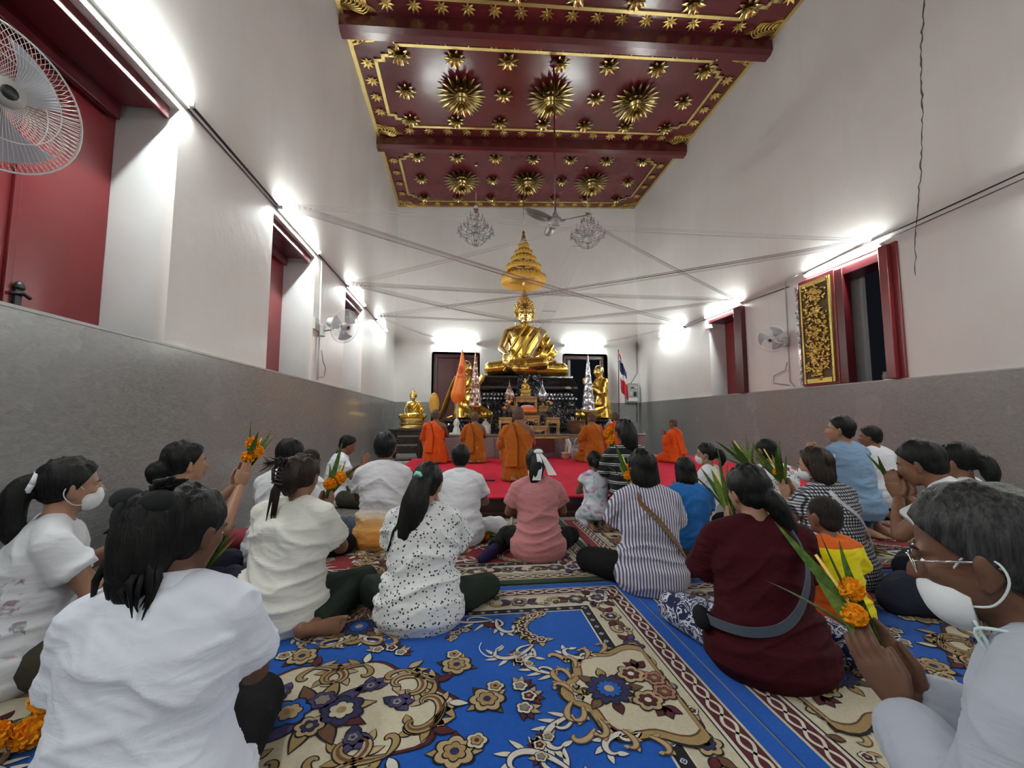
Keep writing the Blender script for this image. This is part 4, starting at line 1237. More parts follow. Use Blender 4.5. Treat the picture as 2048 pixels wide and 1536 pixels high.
# orange furled flag on a white stand
e = empty('orange_flag', (-.13, 8.88, .67), label='furled orange flag with red wheel print on white stand', cat='flag')
mb = MB(); mb.box((-.15,-.11,0), (.15,.11,.035))
for sx in (-1, 1): mb.prism([(0,0),(.085,0),(.07,.08),(.045,.13),(.07,.20),(.05,.26),(.02,.30),(0,.30)], Matrix(((sx,0,0),(0,0,1),(0,1,0))), (0,0,.035), .03); mb.prism([(0,0),(.085,0),(.07,.08),(.045,.13),(.07,.20),(.05,.26),(.02,.30),(0,.30)], Matrix(((0,0,1),(sx,0,0),(0,1,0))), (0,0,.035), .03)
mb.build('stand', M['paper'], e, bevel=.006)
mb = MB(); mb.tube([(0,0,.03), (.01,0,.8), (.10,0,1.85)], .012, 8); mb.build('pole', M['paper'], e)
mb = MB(); vs = []; fs = []; n = 20; m = 22
for i in range(m):
    t = i/(m-1); z = 1.82 - 1.15*t
    w = .012 + .145*min(1, t*1.15)**1.0 * (1 if t < .82 else 1 - .85*((t-.82)/.18)**2*.9)
    cxx = .105 - .085*t + .02*math.sin(t*5)
    for k in range(n):
        a = 2*PI*k/n; q = 1 + .16*math.sin(5*a + 2*t) + .05*math.sin(11*a)
        vs.append((cxx + w*q*math.cos(a), w*.62*q*math.sin(a), z + (.03*math.sin(3*a) if i > m-6 else 0)))
for i in range(m-1):
    for k in range(n): fs.append((i*n+k, i*n+(k+1) % n, (i+1)*n+(k+1) % n, (i+1)*n+k))
mb.add(vs, fs, True); flag_o = mb.build('flag_cloth', M['orange_satin'], e)
mb = MB()      # wheel print on the folds
for k in range(8):
    a = PI*k/4; mb.tube([(.07+.012*math.cos(a), -.072, 1.37+.018*math.sin(a)), (.07+.05*math.cos(a), -.060, 1.37+.075*math.sin(a))], .004, 4)
for rr in (.055, .018): mb.tube([(.07+rr*math.cos(2*PI*k/24), -.071+.012*abs(math.cos(2*PI*k/24))*(rr > .03), 1.37+1.45*rr*math.sin(2*PI*k/24)) for k in range(25)], .006, 4, caps=False)
for x in (.02, .07, .115):
    mb.tube([(x-.012,-.094+.3*(x-.07)**2*30,1.22), (x,-.096+.3*(x-.07)**2*30,1.25), (x+.012,-.094+.3*(x-.07)**2*30,1.22), (x,-.096+.3*(x-.07)**2*30,1.19), (x-.012,-.094+.3*(x-.07)**2*30,1.22)], .006, 4)
mb.build('wheel_print', M['print_red'], flag_o)

# national flag hanging by the right corner
e = empty('striped_flag', (4.62, 11.9, 0), label='red, white and blue striped flag hanging on its pole', cat='flag')
mb = MB(); mb.tube([(.0,0,0), (.03,0,3.02)], .014, 8); mb.ell((.03,0,3.05), (.02,.02,.04), 8, 6); mb.lathe([(.13,0),(.12,.03),(.03,.06),(.02,.25)], (0,0,0), 14); mb.build('pole', M['wood_dark'], e)
for (t0, t1, mt, nm) in ((0, .12, 'flag_red', 'red_stripe'), (.12, .22, 'white_cloth', 'white_stripe'), (.22, .52, 'flag_blue', 'blue_stripe'), (.52, .66, 'white_cloth', 'white_stripe'), (.66, 1.0, 'flag_red', 'red_stripe')):
    mb = MB(); vs = []; fs = []; m = 10; k2 = 13       # the cloth hangs limp, its stripes running slantwise
    for i in range(m):
        for j in range(k2):
            u = j/(k2-1); t = t0 + (t1-t0)*i/(m-1)
            w = .05 + .20*min(1, t*2.6)
            x = .02 + w*u*.95 + .03*t
            y = -.03 - .045*math.sin(u*11 + t*2) - .02*t
            z = 2.98 - 1.22*t - .30*(u-.3)*(.4+.6*t)
            vs.append((x, y, z))
    for i in range(m-1):
        for j in range(k2-1): fs.append((i*k2+j, i*k2+j+1, (i+1)*k2+j+1, (i+1)*k2+j))
    nn = len(vs); vs += [(p[0], p[1]+.004, p[2]) for p in vs]; fs += [tuple(q+nn for q in f)[::-1] for f in fs]
    mb.add(vs, fs, True); mb.build(nm, M[mt], e)

# round yellow ceremonial fan behind the first monk
e = empty('monk_fan', (-.64, 9.4, 0), label='oval golden yellow ceremonial fan standing behind the leftmost monk', cat='ceremonial fan')
mb = MB(); mb.tube([(0,0,0), (0,0,1.1)], .012, 8); mb.lathe([(.13,0),(.11,.03),(.02,.05)], (0,0,0), 12); mb.build('handle', M['wood_dark'], e)
mb = MB(); mb.lathe([(.001,-.012),(.9,-.010),(1.0,0),(.9,.010),(.001,.012)], (0,0,0), 28); mb.v = [(x*.115, z, 1.33+y*.26) for x, y, z in mb.v]; mb.build('fan_blade', M['yellow_silk'], e)

# dark carved stand for the left statue, with clutter below
e = empty('carved_stand', (-1.24, 10.6, 0), label='dark carved wooden stand under the small golden statue at left', cat='stand')
mb = MB(); mb.box((-.52,-.38,.70), (.52,.38,.76)); mb.box((-.48,-.34,.60), (.48,.34,.70)); mb.build('stand_top', M['wood_dark'], e, bevel=.008)
for sx in (-1, 1):
    for sy in (-1, 1):
        mb = MB(); mb.tube([(sx*.46, sy*.32, .6), (sx*.50, sy*.34, .40), (sx*.46, sy*.32, .2), (sx*.50, sy*.35, .0)], [.045,.05,.035,.05], 8); mb.build('leg', M['wood_dark'], e)
for z in (.48, .26):
    mb = MB(); mb.box((-.46,-.34,z-.09), (.46,-.31,z+.09))
    rr = random.Random(int(z*100))
    for k in range(22): mb.ell((rr.uniform(-.42,.42), -.345, z+rr.uniform(-.06,.06)), (.03,.014,.022), 6, 4)
    mb.build('carved_rail', M['wood_dark'], e, bevel=.004)
mb = MB(); mb.box((-.34,-.16,0), (.34,.16,.03)); o = mb.build('book_tray', M['jamb'], loc=(-1.30, 9.95, 0), bevel=.005); tag(o, 'white tray on the floor below the carved stand', 'tray')
for k in range(4):
    mb = MB(); mb.box((-.10,-.12,0), (.10,.12,.03+.008*k)); mb.box((-.098,-.122,.004), (.098,.118,.026+.008*k))
    o = mb.build('book', M['dark_red'] if k % 2 else M['wood_dark'], loc=(-1.52+.2*k, 9.93, .03), bevel=.003); o.rotation_euler = (0,0,.12*k); tag(o, ['dark book at the left end of the white tray', 'red book second from left on the white tray', 'dark book third from left on the white tray', 'red book at the right end of the white tray'][k], 'book', 'books on the white tray')
mb = MB(); mb.lathe([(.10,0),(.13,.05),(.14,.12),(.09,.2),(.06,.23),(.07,.26)], (0,0,0), 20); o = mb.build('ceramic_jar', M['wood_gold'], loc=(-.78, 9.95, 0)); tag(o, 'golden brown jar on the floor beside the carved stand', 'jar')
mb = MB(); mb.lathe([(.07,0),(.09,.03),(.05,.12),(.08,.20),(.045,.32),(.055,.38),(.02,.55),(.005,.70)], (0,0,0), 14); o = mb.build('carved_finial', M['wood_dark'], loc=(-.98, 9.75, 0)); tag(o, 'dark turned wooden finial standing by the carved stand', 'finial')
# stands under the kneeling golden disciples
for x, lb in ((.02, 'black stand under the kneeling golden figure at left'), (3.28, 'black stand under the kneeling golden figure at right')):
    mb = MB(); rect_tiers(mb, [(.44,.40,.67),(.44,.40,.74),(.38,.34,.78),(.38,.34,.90),(.44,.40,.94),(.44,.40,.98)], 0, 0); mb.v = [(a, b, c-.67) for a, b, c in mb.v]
    o = mb.build('figure_stand', M['mosaic'], loc=(x, 9.55, .67), bevel=.008); tag(o, lb, 'stand')
# glass domes of flowers between monks
for x, y, lb in ((.48, 8.82, 'white plastic-wrapped flower dome behind the second monk'), (3.22, 8.82, 'white plastic-wrapped bundle behind the right monks')):
    e = empty('wrapped_offering', (x, y, .67), label=lb, cat='offering')
    mb = MB(); mb.lathe([(.10,0),(.11,.02),(.12,.10),(.10,.20),(.05,.27),(.02,.29),(.035,.33)], (0,0,0), 14, smooth=False); mb.build('wrap', M['film'], e)
    mb = MB(); mb.lathe([(.08,.005),(.085,.06),(.07,.15),(.03,.20)], (0,0,0), 10); mb.build('contents', M['lotus'], e)
# ------------------------------------------------------------------ figures: shapes grown together into one skin
REM = []          # meshes that are fused (voxel remesh + smoothing) in one go at the end
def catmull(pts, rad, sub):
    P = [Vector(p) for p in pts]; out = []; ro = []
    n = len(P)
    for i in range(n-1):
        p0 = P[max(0, i-1)]; p1 = P[i]; p2 = P[i+1]; p3 = P[min(n-1, i+2)]
        for k in range(sub):
            t = k/sub
            out.append(.5*((2*p1) + (p2-p0)*t + (2*p0-5*p1+4*p2-p3)*t*t + (3*p1-p0-3*p2+p3)*t*t*t))
            u = t*t*(3-2*t); ro.append(rad[i]*(1-u)+rad[i+1]*u)
    out.append(P[-1]); ro.append(rad[-1])
    return out, ro
class Blob(MB):
    def limb(self, pts, rad, n=10, sub=3, ball=True):
        if sub > 1 and len(pts) > 2: pts, rad = catmull(pts, rad, sub)
        self.tube(pts, list(rad), n)
        if ball:
            for i in (0, -1): self.ell(pts[i], (rad[i],)*3, n, 6)
        return self
    def seg(self, a, b, ra, rb, n=10):
        return self.limb([a, b], [ra, rb], n, 1)
    def loft(self, cs, rx, ry, xa, n=20):
        cs = [Vector(c) for c in cs]; vs = []; fs = []
        for i, c in enumerate(cs):
            t = (cs[min(i+1, len(cs)-1)] - cs[max(0, i-1)]).normalized()
            x = (Vector(xa) - t*Vector(xa).dot(t)).normalized(); y = t.cross(x)
            for k in range(n):
                a = 2*PI*k/n
                vs.append(c + x*(rx[i]*math.cos(a)) + y*(ry[i]*math.sin(a)))
        for i in range(len(cs)-1):
            for k in range(n): fs.append((i*n+k, i*n+(k+1) % n, (i+1)*n+(k+1) % n, (i+1)*n+k))
        fs.append(tuple(range(n))[::-1]); fs.append(tuple((len(cs)-1)*n+k for k in range(n)))
        return self.add(vs, fs, True)
def fuse(mb, name, mat, parent, vox, smooth=4, post=None, into=None):
    me = bpy.data.meshes.new(name); me.from_pydata(mb.v, [], mb.f); 
    for m in (mat if isinstance(mat, list) else [mat]): me.materials.append(m)
    ob = bpy.data.objects.new(name, me); link(ob, parent)
    r = ob.modifiers.new('fuse', 'REMESH'); r.mode = 'VOXEL'; r.voxel_size = vox; r.use_smooth_shade = True
    if smooth:
        s = ob.modifiers.new('soft', 'SMOOTH'); s.factor = .5; s.iterations = smooth if name in ('hands', 'face_mask') else max(smooth, min(14, int(smooth*(.0105/vox)**2)))
    dk = {'trousers': .40, 'body': .58, 'lower_robe': .5, 'hair': .8}.get(name)
    if dk and mat not in (M['gold'], M['gold_robe']):
        dm = ob.modifiers.new('thin', 'DECIMATE'); dm.ratio = dk
    REM.append((ob, post, into))
    return ob
def normals_of(co, me):
    n = len(me.vertices); a = np.empty(n*3, np.float32)
    me.vertex_normals.foreach_get('vector', a)
    return a.reshape(-1, 3).astype(float)
def flush():
    dg = bpy.context.evaluated_depsgraph_get(); dg.update()
    done = []
    for ob, post, into in REM:
        me = bpy.data.meshes.new_from_object(ob.evaluated_get(dg))
        me.name = ob.name
        done.append(me)
    for (ob, post, into), me in zip(REM, done):
        ob.modifiers.clear(); old = ob.data; ob.data = me; bpy.data.meshes.remove(old)
        n = len(me.vertices)
        if n == 0: continue
        if post:
            co = np.empty(n*3, np.float32); me.vertices.foreach_get('co', co); co = co.reshape(-1, 3).astype(float)
            co = post(co, lambda: normals_of(co, me))
            me.vertices.foreach_set('co', co.astype(np.float32).ravel()); me.update()
        me.polygons.foreach_set('use_smooth', [True]*len(me.polygons))
    for ob, post, into in REM:
        if into is not None:                      # hands and feet become one mesh with their body
            bm = bmesh.new(); bm.from_mesh(into.data); bm.from_mesh(ob.data); bm.to_mesh(into.data); bm.free(); into.data.update()
            bpy.data.objects.remove(ob, do_unlink=True)
    REM.clear()

def cut(co, p, n):
    """press everything in front of a plane back onto the plane (clean hairlines, necklines, robe edges)"""
    n = np.array(n, float); n /= np.linalg.norm(n)
    d = (co - np.array(p, float)) @ n
    k = d > 0
    co[k] -= np.outer(d[k], n)
    return co

LEGS = {   # local: hip, knee, ankle, toe for (left, right); x to the right, y forward
 'cross':   [((-.09,.02,.11), (-.37,.30,.085), (.02,.36,.06), (.17,.33,.045)), ((.09,.02,.11), (.37,.30,.085), (-.02,.24,.055), (-.17,.22,.045))],
 'sideR':   [((-.09,.02,.11), (-.34,.34,.085), (.02,.33,.06), (.16,.30,.04)), ((.10,.02,.11), (.22,.42,.085), (.36,.06,.06), (.44,-.07,.045))],
 'sideL':   [((-.10,.02,.11), (-.22,.42,.085), (-.36,.06,.06), (-.44,-.07,.045)), ((.09,.02,.11), (.34,.34,.085), (-.02,.33,.06), (-.16,.30,.04))],
 'kneel':   [((-.09,.02,.24), (-.13,.40,.085), (-.085,-.11,.06), (-.075,-.26,.035)), ((.09,.02,.24), (.13,.40,.085), (.085,-.11,.06), (.075,-.26,.035))],
}
ARMS = {   # elbow and wrist measured from the base of the neck, hand direction, palm normal (right arm; left is mirrored)
 'wai':   ((.215,.10,-.255), (.034,.27,-.13), (-.02,.42,.90), (-1,0,0)),
 'waiup': ((.205,.16,-.225), (.034,.30,-.02), (-.02,.30,.95), (-1,0,0)),
 'lap':   ((.235,.03,-.275), (.085,.22,-.36), (-.75,.6,-.15), (0,.2,-1)),
 'low':   ((.235,.06,-.27), (.034,.26,-.27), (-.02,.85,.45), (-1,0,0)),
}
def hand(b, w, d, pn, side, s, spread=.10, curl=.25):
    """palm and five fingers; w wrist, d finger direction, pn palm normal, side=+1 right hand"""
    w = Vector(w); d = Vector(d).normalized(); pn = Vector(pn); pn = (pn - d*pn.dot(d)).normalized(); a = d.cross(pn)*side   # a: towards the thumb
    L = .085*s
    b.loft([w - d*.015*s, w + d*.012*s, w + d*.045*s, w + d*.078*s, w + d*L], [.024*s, .027*s, .037*s, .039*s, .036*s], [.019*s, .017*s, .0155*s, .013*s, .010*s], a, 14)
    for i, (o, ln, r) in enumerate(((.027, .068, .0088), (.009, .076, .0092), (-.009, .071, .0088), (-.026, .056, .0078))):
        base = w + d*(L-.006*s) + a*(o*s)
        fd = (d + a*(o*spread*12*.3)).normalized()
        p1 = base + fd*(ln*.42*s); fd2 = (fd + pn*curl).normalized(); p2 = p1 + fd2*(ln*.33*s); fd3 = (fd2 + pn*curl).normalized(); p3 = p2 + fd3*(ln*.25*s)
        b.limb([base, p1, p2, p3], [r*s*1.05, r*s, r*s*.92, r*s*.75], 8, 1)
    tb = w + d*.022*s + a*.026*s
    b.limb([tb, tb + (d*.85 + a*.5 + pn*.15).normalized()*.034*s, tb + (d*.85 + a*.5 + pn*.15).normalized()*.034*s + (d*.97 + pn*.1).normalized()*.042*s], [.0135*s, .0105*s, .008*s], 8, 1)
def foot(b, ank, toe, up, s, toes=True):
    ank = Vector(ank); toe = Vector(toe); d = (toe-ank).normalized(); up = Vector(up); up = (up - d*up.dot(d)).normalized(); a = d.cross(up)
    heel = ank - d*.045*s - up*.012*s; L = .20*s
    b.ell(heel, (.036*s,)*3, 10, 7)
    b.loft([heel - d*.01*s, ank + d*.03*s, ank + d*.08*s, ank + d*.125*s], [.030*s, .034*s, .041*s, .044*s], [.034*s, .034*s, .026*s, .017*s], a, 14)
    if toes:
        for i, (o, ln, r) in enumerate(((.030, .040, .0135), (.010, .036, .0098), (-.007, .032, .0092), (-.022, .027, .0085), (-.035, .022, .008))):
            p = ank + d*(.12*s - abs(o-.02)*.35*s) + a*(o*s)
            b.limb([p, p + d*ln*.6*s + up*.003*s, p + d*ln*s - up*.004*s], [r*s, r*s*1.02, r*s*.9], 7, 1)

def person(pos, face, label, top=.80, seat='cross', lean=(2, 16), hp=8, hy=0, hr=0, g=1.0, hipw=1.0, sw=1.0, arms='wai', skin=1, hair='short', hcol='black',
           shirt='white', pants='black', sleeve=.62, z0=0.0, d=2.0, cat='person', name='person', collar=None, mask=False, tail=None, robe=None, headk=1.0, group=None,
           side_tilt=0.0, dress=False, shorts=False, hem=0.0, body_mat=None, feet='skin', statue=False, armsL=None, armsR=None, ears=1.0, wrinkle=1.0, legs=None):
    """a seated or kneeling figure. pos: spot under the hips; face: compass turn, clockwise from the altar direction; top: height of the crown"""
    hz = .115 if seat in ('cross', 'sideL', 'sideR') else .25
    # spine (unit scale)
    def spine(t):
        """point and pitch at distance t above the pelvis"""
        n = 14; p = Vector((0, 0, hz)); tt = 0
        a = math.radians(lean[0])
        for i in range(n):
            a = math.radians(lean[0] + (lean[1]-lean[0])*(i+.5)/n)
            p = p + Vector((0, math.sin(a), math.cos(a)))*(t/n) if t > 0 else p + Vector((0,0,1))*(t/n)
        a = math.radians(lean[0] + (lean[1]-lean[0])*max(0, min(1, t/.5)))
        p.x += math.sin(math.radians(side_tilt))*max(0, t)
        return p, a
    N3, na = spine(.505)
    npit = math.radians(lean[1]*.55 + hp*.5)
    neck_top = N3 + Vector((math.sin(math.radians(side_tilt))*.06, math.sin(npit)*.06, math.cos(npit)*.06))
    hR = Euler((-math.radians(hp), math.radians(hr), -math.radians(hy)), 'XYZ').to_matrix()
    hc = neck_top + hR @ Vector((0, .022, .085*headk))
    crown = hc.z + .118*headk
    s = (top - z0*0) / crown
    vox = {0: .0075, 1: .0085, 2: .0105, 3: .014}[0 if d < 1.3 else 1 if d < 2.4 else 2 if d < 4.6 else 3]
    e = empty(name, (pos[0], pos[1], z0), rz=-math.radians(face), label=label, cat=cat, group=group)
    S = lambda v: Vector(v)*s
    SK = body_mat or SKIN[skin]
    # ---- skin: torso, neck, head, arms, legs in one surface
    b = Blob()
    ts = [-.105, -.05, .04, .17, .28, .38, .44, .485, .52]
    RX = [.15*hipw, .182*hipw, .175*hipw, .143*g, .150*g, .162*g, .160*sw, .120*sw, .068]
    RY = [.115*hipw, .142*hipw, .132*hipw, .106*g, .108*g, .104*g, .092, .074, .060]
    def torso(b, inf, t0=-.2, t1=.6, grow=1.0):
        cs = []; rx = []; ry = []
        for t, a, c in zip(ts, RX, RY):
            if t0 <= t <= t1:
                p, _ = spine(t); cs.append(S(p)); rx.append(s*a*grow+inf); ry.append(s*c*grow+inf)
        b.loft(cs, rx, ry, (1,0,0), 24)
    torso(b, -.004)
    b.limb([S(N3 - Vector((0,0,.03))), S(N3.lerp(neck_top, .6)), S(neck_top + Vector((0,-.0,.03)))], [.062*s, .052*s, .053*s], 14, 2)
    hk = s*headk
    H = lambda v: S(hc) + hR @ (Vector(v)*hk)
    b.ell(H((0,-.014,.026)), (.076*hk, .094*hk, .090*hk), 20, 14, R=hR)
    b.ell(H((0,.016,-.030)), (.064*hk, .074*hk, .080*hk), 18, 12, R=hR)
    b.ell(H((0,.052,-.080)), (.034*hk, .032*hk, .030*hk), 12, 8, R=hR)
    b.ell(H((0,.040,-.055)), (.046*hk, .044*hk, .042*hk), 12, 8, R=hR)
    for sx in (-1, 1):
        b.ell(H((sx*.036,.058,-.018)), (.026*hk, .022*hk, .024*hk), 10, 8, R=hR)      # cheek
        b.ell(H((sx*.030,.072,.020)), (.026*hk, .012*hk, .010*hk), 10, 6, R=hR)       # brow
        er = hR @ roty(sx*.25) @ rotz(sx*-.35)
        b.ell(H((sx*.080,-.008,-.012)), (.008*hk, .021*hk*ears, .034*hk*ears), 10, 8, R=er)
        b.ell(H((sx*.078,.002,-.040)), (.008*hk, .010*hk, .012*hk*ears), 8, 6, R=er)
        if statue: b.ell(H((sx*.079,.002,-.072)), (.007*hk, .012*hk, .045*hk), 8, 8, R=hR)
    b.limb([H((0,.084,.014)), H((0,.096,-.010)), H((0,.104,-.028))], [.008*hk, .010*hk, .014*hk], 8, 2)
    for sx in (-1, 1): b.ell(H((sx*.013,.091,-.029)), (.010*hk,.011*hk,.009*hk), 8, 6, R=hR)
    b.ell(H((0,.083,-.054)), (.022*hk,.010*hk,.007*hk), 10, 6, R=hR); b.ell(H((0,.080,-.066)), (.018*hk,.010*hk,.008*hk), 10, 6, R=hR)
    hb = Blob()
    joints = {}
    for sx, A in ((1, armsR or arms), (-1, armsL or arms)):
        el, wr, hd, pn = ARMS[A] if isinstance(A, str) else A
        mx = lambda v: Vector((v[0]*sx, v[1], v[2]))
        _, ca = spine(.46)
        sh = spine(.445)[0] + Vector((sx*.160*sw, -.004, -.006))
        E_ = N3 + mx(el); W_ = N3 + mx(wr)
        if statue and A == 'lapL': pass
        gk = .5 + .5*g
        b.limb([S(N3 + Vector((sx*.035,-.012,.0))), S(N3.lerp(sh, .5) + Vector((0,-.008,.012))), S(sh)], [.045*s, .048*s, .052*s*gk], 12, 2)
        b.limb([S(sh), S(sh.lerp(E_, .35)), S(E_)], [.052*s*gk, .049*s*gk, .039*s*gk], 12, 3)
        b.limb([S(E_), S(E_.lerp(W_, .35)), S(W_)], [.039*s*gk, .039*s*gk, .026*s], 12, 3)
        hand(hb, S(W_), mx(hd), mx(pn), sx, s, curl=.06 if 'wai' in str(A) or A == 'low' else .25)
        joints[sx] = (sh, E_, W_)
    LG = legs or LEGS[seat]
    for (hip, kn, an, to) in LG:
        hip, kn, an, to = map(Vector, (hip, kn, an, to))
        b.limb([S(hip), S(hip.lerp(kn, .5)), S(kn)], [.088*s*hipw, .080*s, .060*s], 12, 2)
        b.limb([S(kn), S(kn.lerp(an, .35)), S(an)], [.056*s, .054*s, .034*s], 12, 2)
        if seat == 'kneel': foot(hb, S(an), S(to), (0,0,-1), s)
        else: foot(hb, S(an), S(to), (0, -.55, .55) if seat == 'cross' else ((1 if an.x > 0 else -1)*-.2, .75, -.25), s)
    fl = lambda co, nf: np.column_stack([co[:,0], co[:,1], np.maximum(co[:,2], .006)])
    body = fuse(b, 'body', SK, e, vox*(1.0 if statue else 1.08), 4, post=fl)
    fuse(hb, 'hands', SK, e, .0042 if d < 2.4 else .0055 if d < 4.6 else .008, 2, post=fl, into=body)
    # ---- eyes
    if not statue and d < 6:
        for sx in (-1, 1):
            mb = MB(); mb.ell(H((sx*.031,.0725,.0)), (.0125*hk,.008*hk,.0055*hk), 10, 6, R=hR, mi=0); mb.ell(H((sx*.031,.0765,.0)), (.0065*hk,.0050*hk,.0055*hk), 8, 6, R=hR, mi=1)
            mb.build('eye', [M['eye_white'], M['iris']], e)
        for sx in (-1, 1):
            mb = MB(); mb.limb = None; mb.tube([H((sx*.016,.0835,.022)), H((sx*.032,.084,.027)), H((sx*.05,.072,.022))], [.003*hk,.0035*hk,.002*hk], 5); mb.build('eyebrow', HAIR['black'], e)
        if not mask:
            mb = MB(); mb.ell(H((0,.088,-.055)), (.020*hk,.006*hk,.005*hk), 10, 6, R=hR); mb.ell(H((0,.086,-.064)), (.016*hk,.006*hk,.006*hk), 10, 6, R=hR); mb.build('lips', M['lip'], e)
    # ---- hair
    HM = HAIR.get(hcol, HAIR['black'])
    hinv = np.array(hR.transposed())
    hc_np = np.array(S(hc))
    def in_head(fn):
        def post(co, nf):
            q = (co - hc_np) @ hinv.T / hk
            q = fn(q, nf)
            return (q * hk) @ hinv + hc_np
        return post
    seed = abs(hash(label)) % 1000
    seed = sum(ord(ch)*(i+1) for i, ch in enumerate(label)) % 997
    def strands(q, amp, fr=(26, 26, 4)):
        n = vnoise(q*np.array(fr)*2.2 + seed) - .5
        r_ = np.linalg.norm(q*np.array([1,1,.6]), axis=1, keepdims=True) + 1e-6
        return q + q/r_*(n[:, None]*amp)
    if hair not in ('none', 'statue'):
        h = Blob()
        thick = {'buzz': .003, 'stubble': .0015}.get(hair, .012)
        h.ell(H((0,-.016,.030)), tuple(k*hk for k in (.077+thick, .095+thick, .091+thick)), 24, 16, R=hR)
        if hair not in ('bun', 'pony'):
            h.ell(H((0,-.040,-.020)), tuple(k*hk for k in (.068+thick*.7, .060+thick, .068)), 18, 12, R=hR)
        else:
            h.ell(H((0,-.040,-.010)), tuple(k*hk for k in (.070+thick*.7, .060+thick, .060)), 18, 12, R=hR)
        if hair == 'bob':
            h.loft([H((0,-.02,.03)), H((0,-.025,-.03)), H((0,-.032,-.09)), H((0,-.036,-.13))], [k*hk for k in (.088,.098,.100,.086)], [k*hk for k in (.085,.082,.074,.060)], hR @ Vector((1,0,0)), 24)
        if hair == 'bun':
            pass
        if tail:
            h.limb([H(p) for p in tail[0]], [r_*hk for r_ in tail[1]], 12, 4)
        fp, fn_ = {'short': ((0,.062,.070), (0,.78,-.62)), 'buzz': ((0,.066,.072), (0,.80,-.60)), 'stubble': ((0,.066,.072), (0,.80,-.60)), 'bob': ((0,.055,.075), (0,.95,-.30)), 'long': ((0,.058,.070), (0,.88,-.48)),
                   'pony': ((0,.066,.070), (0,.80,-.60)), 'bun': ((0,.066,.070), (0,.80,-.60))}[hair]
        def post(q, nf, fp=fp, fn_=fn_):
            q = strands(q, .012 if hair in ('long', 'bob', 'pony', 'bun') else .007 if hair == 'short' else 0.0)
            if hair == 'bob':
                q[:, 2] = np.maximum(q[:, 2], -.135)
            near = np.ones(len(q), bool)
            if tail: near = q[:, 1] > -.05
            q2 = q.copy(); cut(q2, fp, fn_)
            q[near] = q2[near]
            return q
        fuse(h, 'hair', HM, e, vox*.85 if d < 2.4 else vox*.8, 2, post=in_head(post))
    # ---- clothes
    cl = .010*s + .004
    if robe:                                    # monk: robe over the left shoulder, right shoulder bare
        c = Blob(); torso(c, .020*s)
        sh, E_, W_ = joints[-1]
        c.limb([S(sh), S(sh.lerp(E_, .5)), S(E_ + Vector((-.01,.0,-.02)))], [.072*s, .080*s, .085*s], 12, 2)
        c.limb([S(E_), S(E_.lerp(W_, .6))], [.08*s, .055*s], 12, 1)
        c.loft([S(E_ + Vector((.02,-.01,.06))), S(E_ + Vector((.03,.0,-.10))), S(E_ + Vector((.05,.02,-.24)))], [.05*s,.075*s,.085*s], [.06*s,.085*s,.095*s], (1,0,0), 14)
        right = robe == 'full'
        if right:
            sh, E2, W2 = joints[1]; c.limb([S(sh), S(sh.lerp(E2, .5)), S(E2)], [.070*s, .072*s, .075*s], 12, 2)
        def rp(co, nf):
            n = nf(); q = co/s
            u = q[:, 0]*.85 + q[:, 2]*.53
            ph = 2.2*vnoise(q*4 + seed)
            if statue: amp = (.013 if s > 1.8 else .005)*np.maximum(0, np.sin(u*78 + ph*1.2))**2
            else: amp = .012*np.maximum(0, np.sin(u*34 + ph*3))**2 + .010*vnoise(np.column_stack([q[:,0]*9, q[:,1]*9, q[:,2]*2.5]) + seed)
            co = co + n*((amp*s)[:, None])
            if not right:
                cut(co, S(Vector((.035, 0, N3.z-.010))), (.72, .0, .70))
            return fl(co, nf)
        fuse(c, 'robe', C[robe if robe != 'full' else 'amber_robe'] if not statue else M['gold_robe'], e, vox, 3, post=rp)
        c = Blob()                                # lower robe round hips and folded legs
        torso(c, .020*s, -.2, .2, 1.02)
        for (hip, kn, an, to) in LG:
            hip, kn, an, to = map(Vector, (hip, kn, an, to))
            c.limb([S(hip), S(hip.lerp(kn, .5)), S(kn)], [.115*s, .105*s, .085*s], 12, 2); c.limb([S(kn), S(kn.lerp(an, .5)), S(an)], [.08*s, .085*s, .060*s if seat == 'kneel' else .075*s], 12, 2)
        if seat == 'kneel':
            c.loft([S((0,.0,.02)), S((0,-.01,.10)), S((0,0,.22)), S((0,.0,.30))], [.24*s,.225*s,.20*s,.17*s], [.17*s,.165*s,.15*s,.13*s], (1,0,0), 24)
        def rp2(co, nf):
            n = nf(); a = np.arctan2(co[:,1], co[:,0])
            f1 = 1-np.abs(2*vnoise(np.column_stack([a*5, a*0+seed, co[:,2]*3])) - 1)
            co = co + n*((f1**3*(.004 if statue else .020)*s)[:, None])
            return fl(co, nf)
        fuse(c, 'lower_robe', C[robe if robe != 'full' else 'amber_robe'] if not statue else M['gold_robe'], e, vox, 3, post=rp2)
    elif shirt and not statue:
        c = Blob()
        torso(c, cl + .006*s, -.2 if hem <= 0 else hem, .5); torso(c, cl + .020*s, -.2, .06)
        sh0 = spine(.47)[0]
        c.loft([S(spine(.40)[0]), S(spine(.455)[0]), S(spine(.492)[0]), S(spine(.515)[0])], [.165*s*sw*g**.3+cl, .160*s*sw+cl, .110*s*sw+cl, .064*s+cl], [.10*s+cl, .092*s+cl, .076*s+cl, .060*s+cl], (1,0,0), 24)
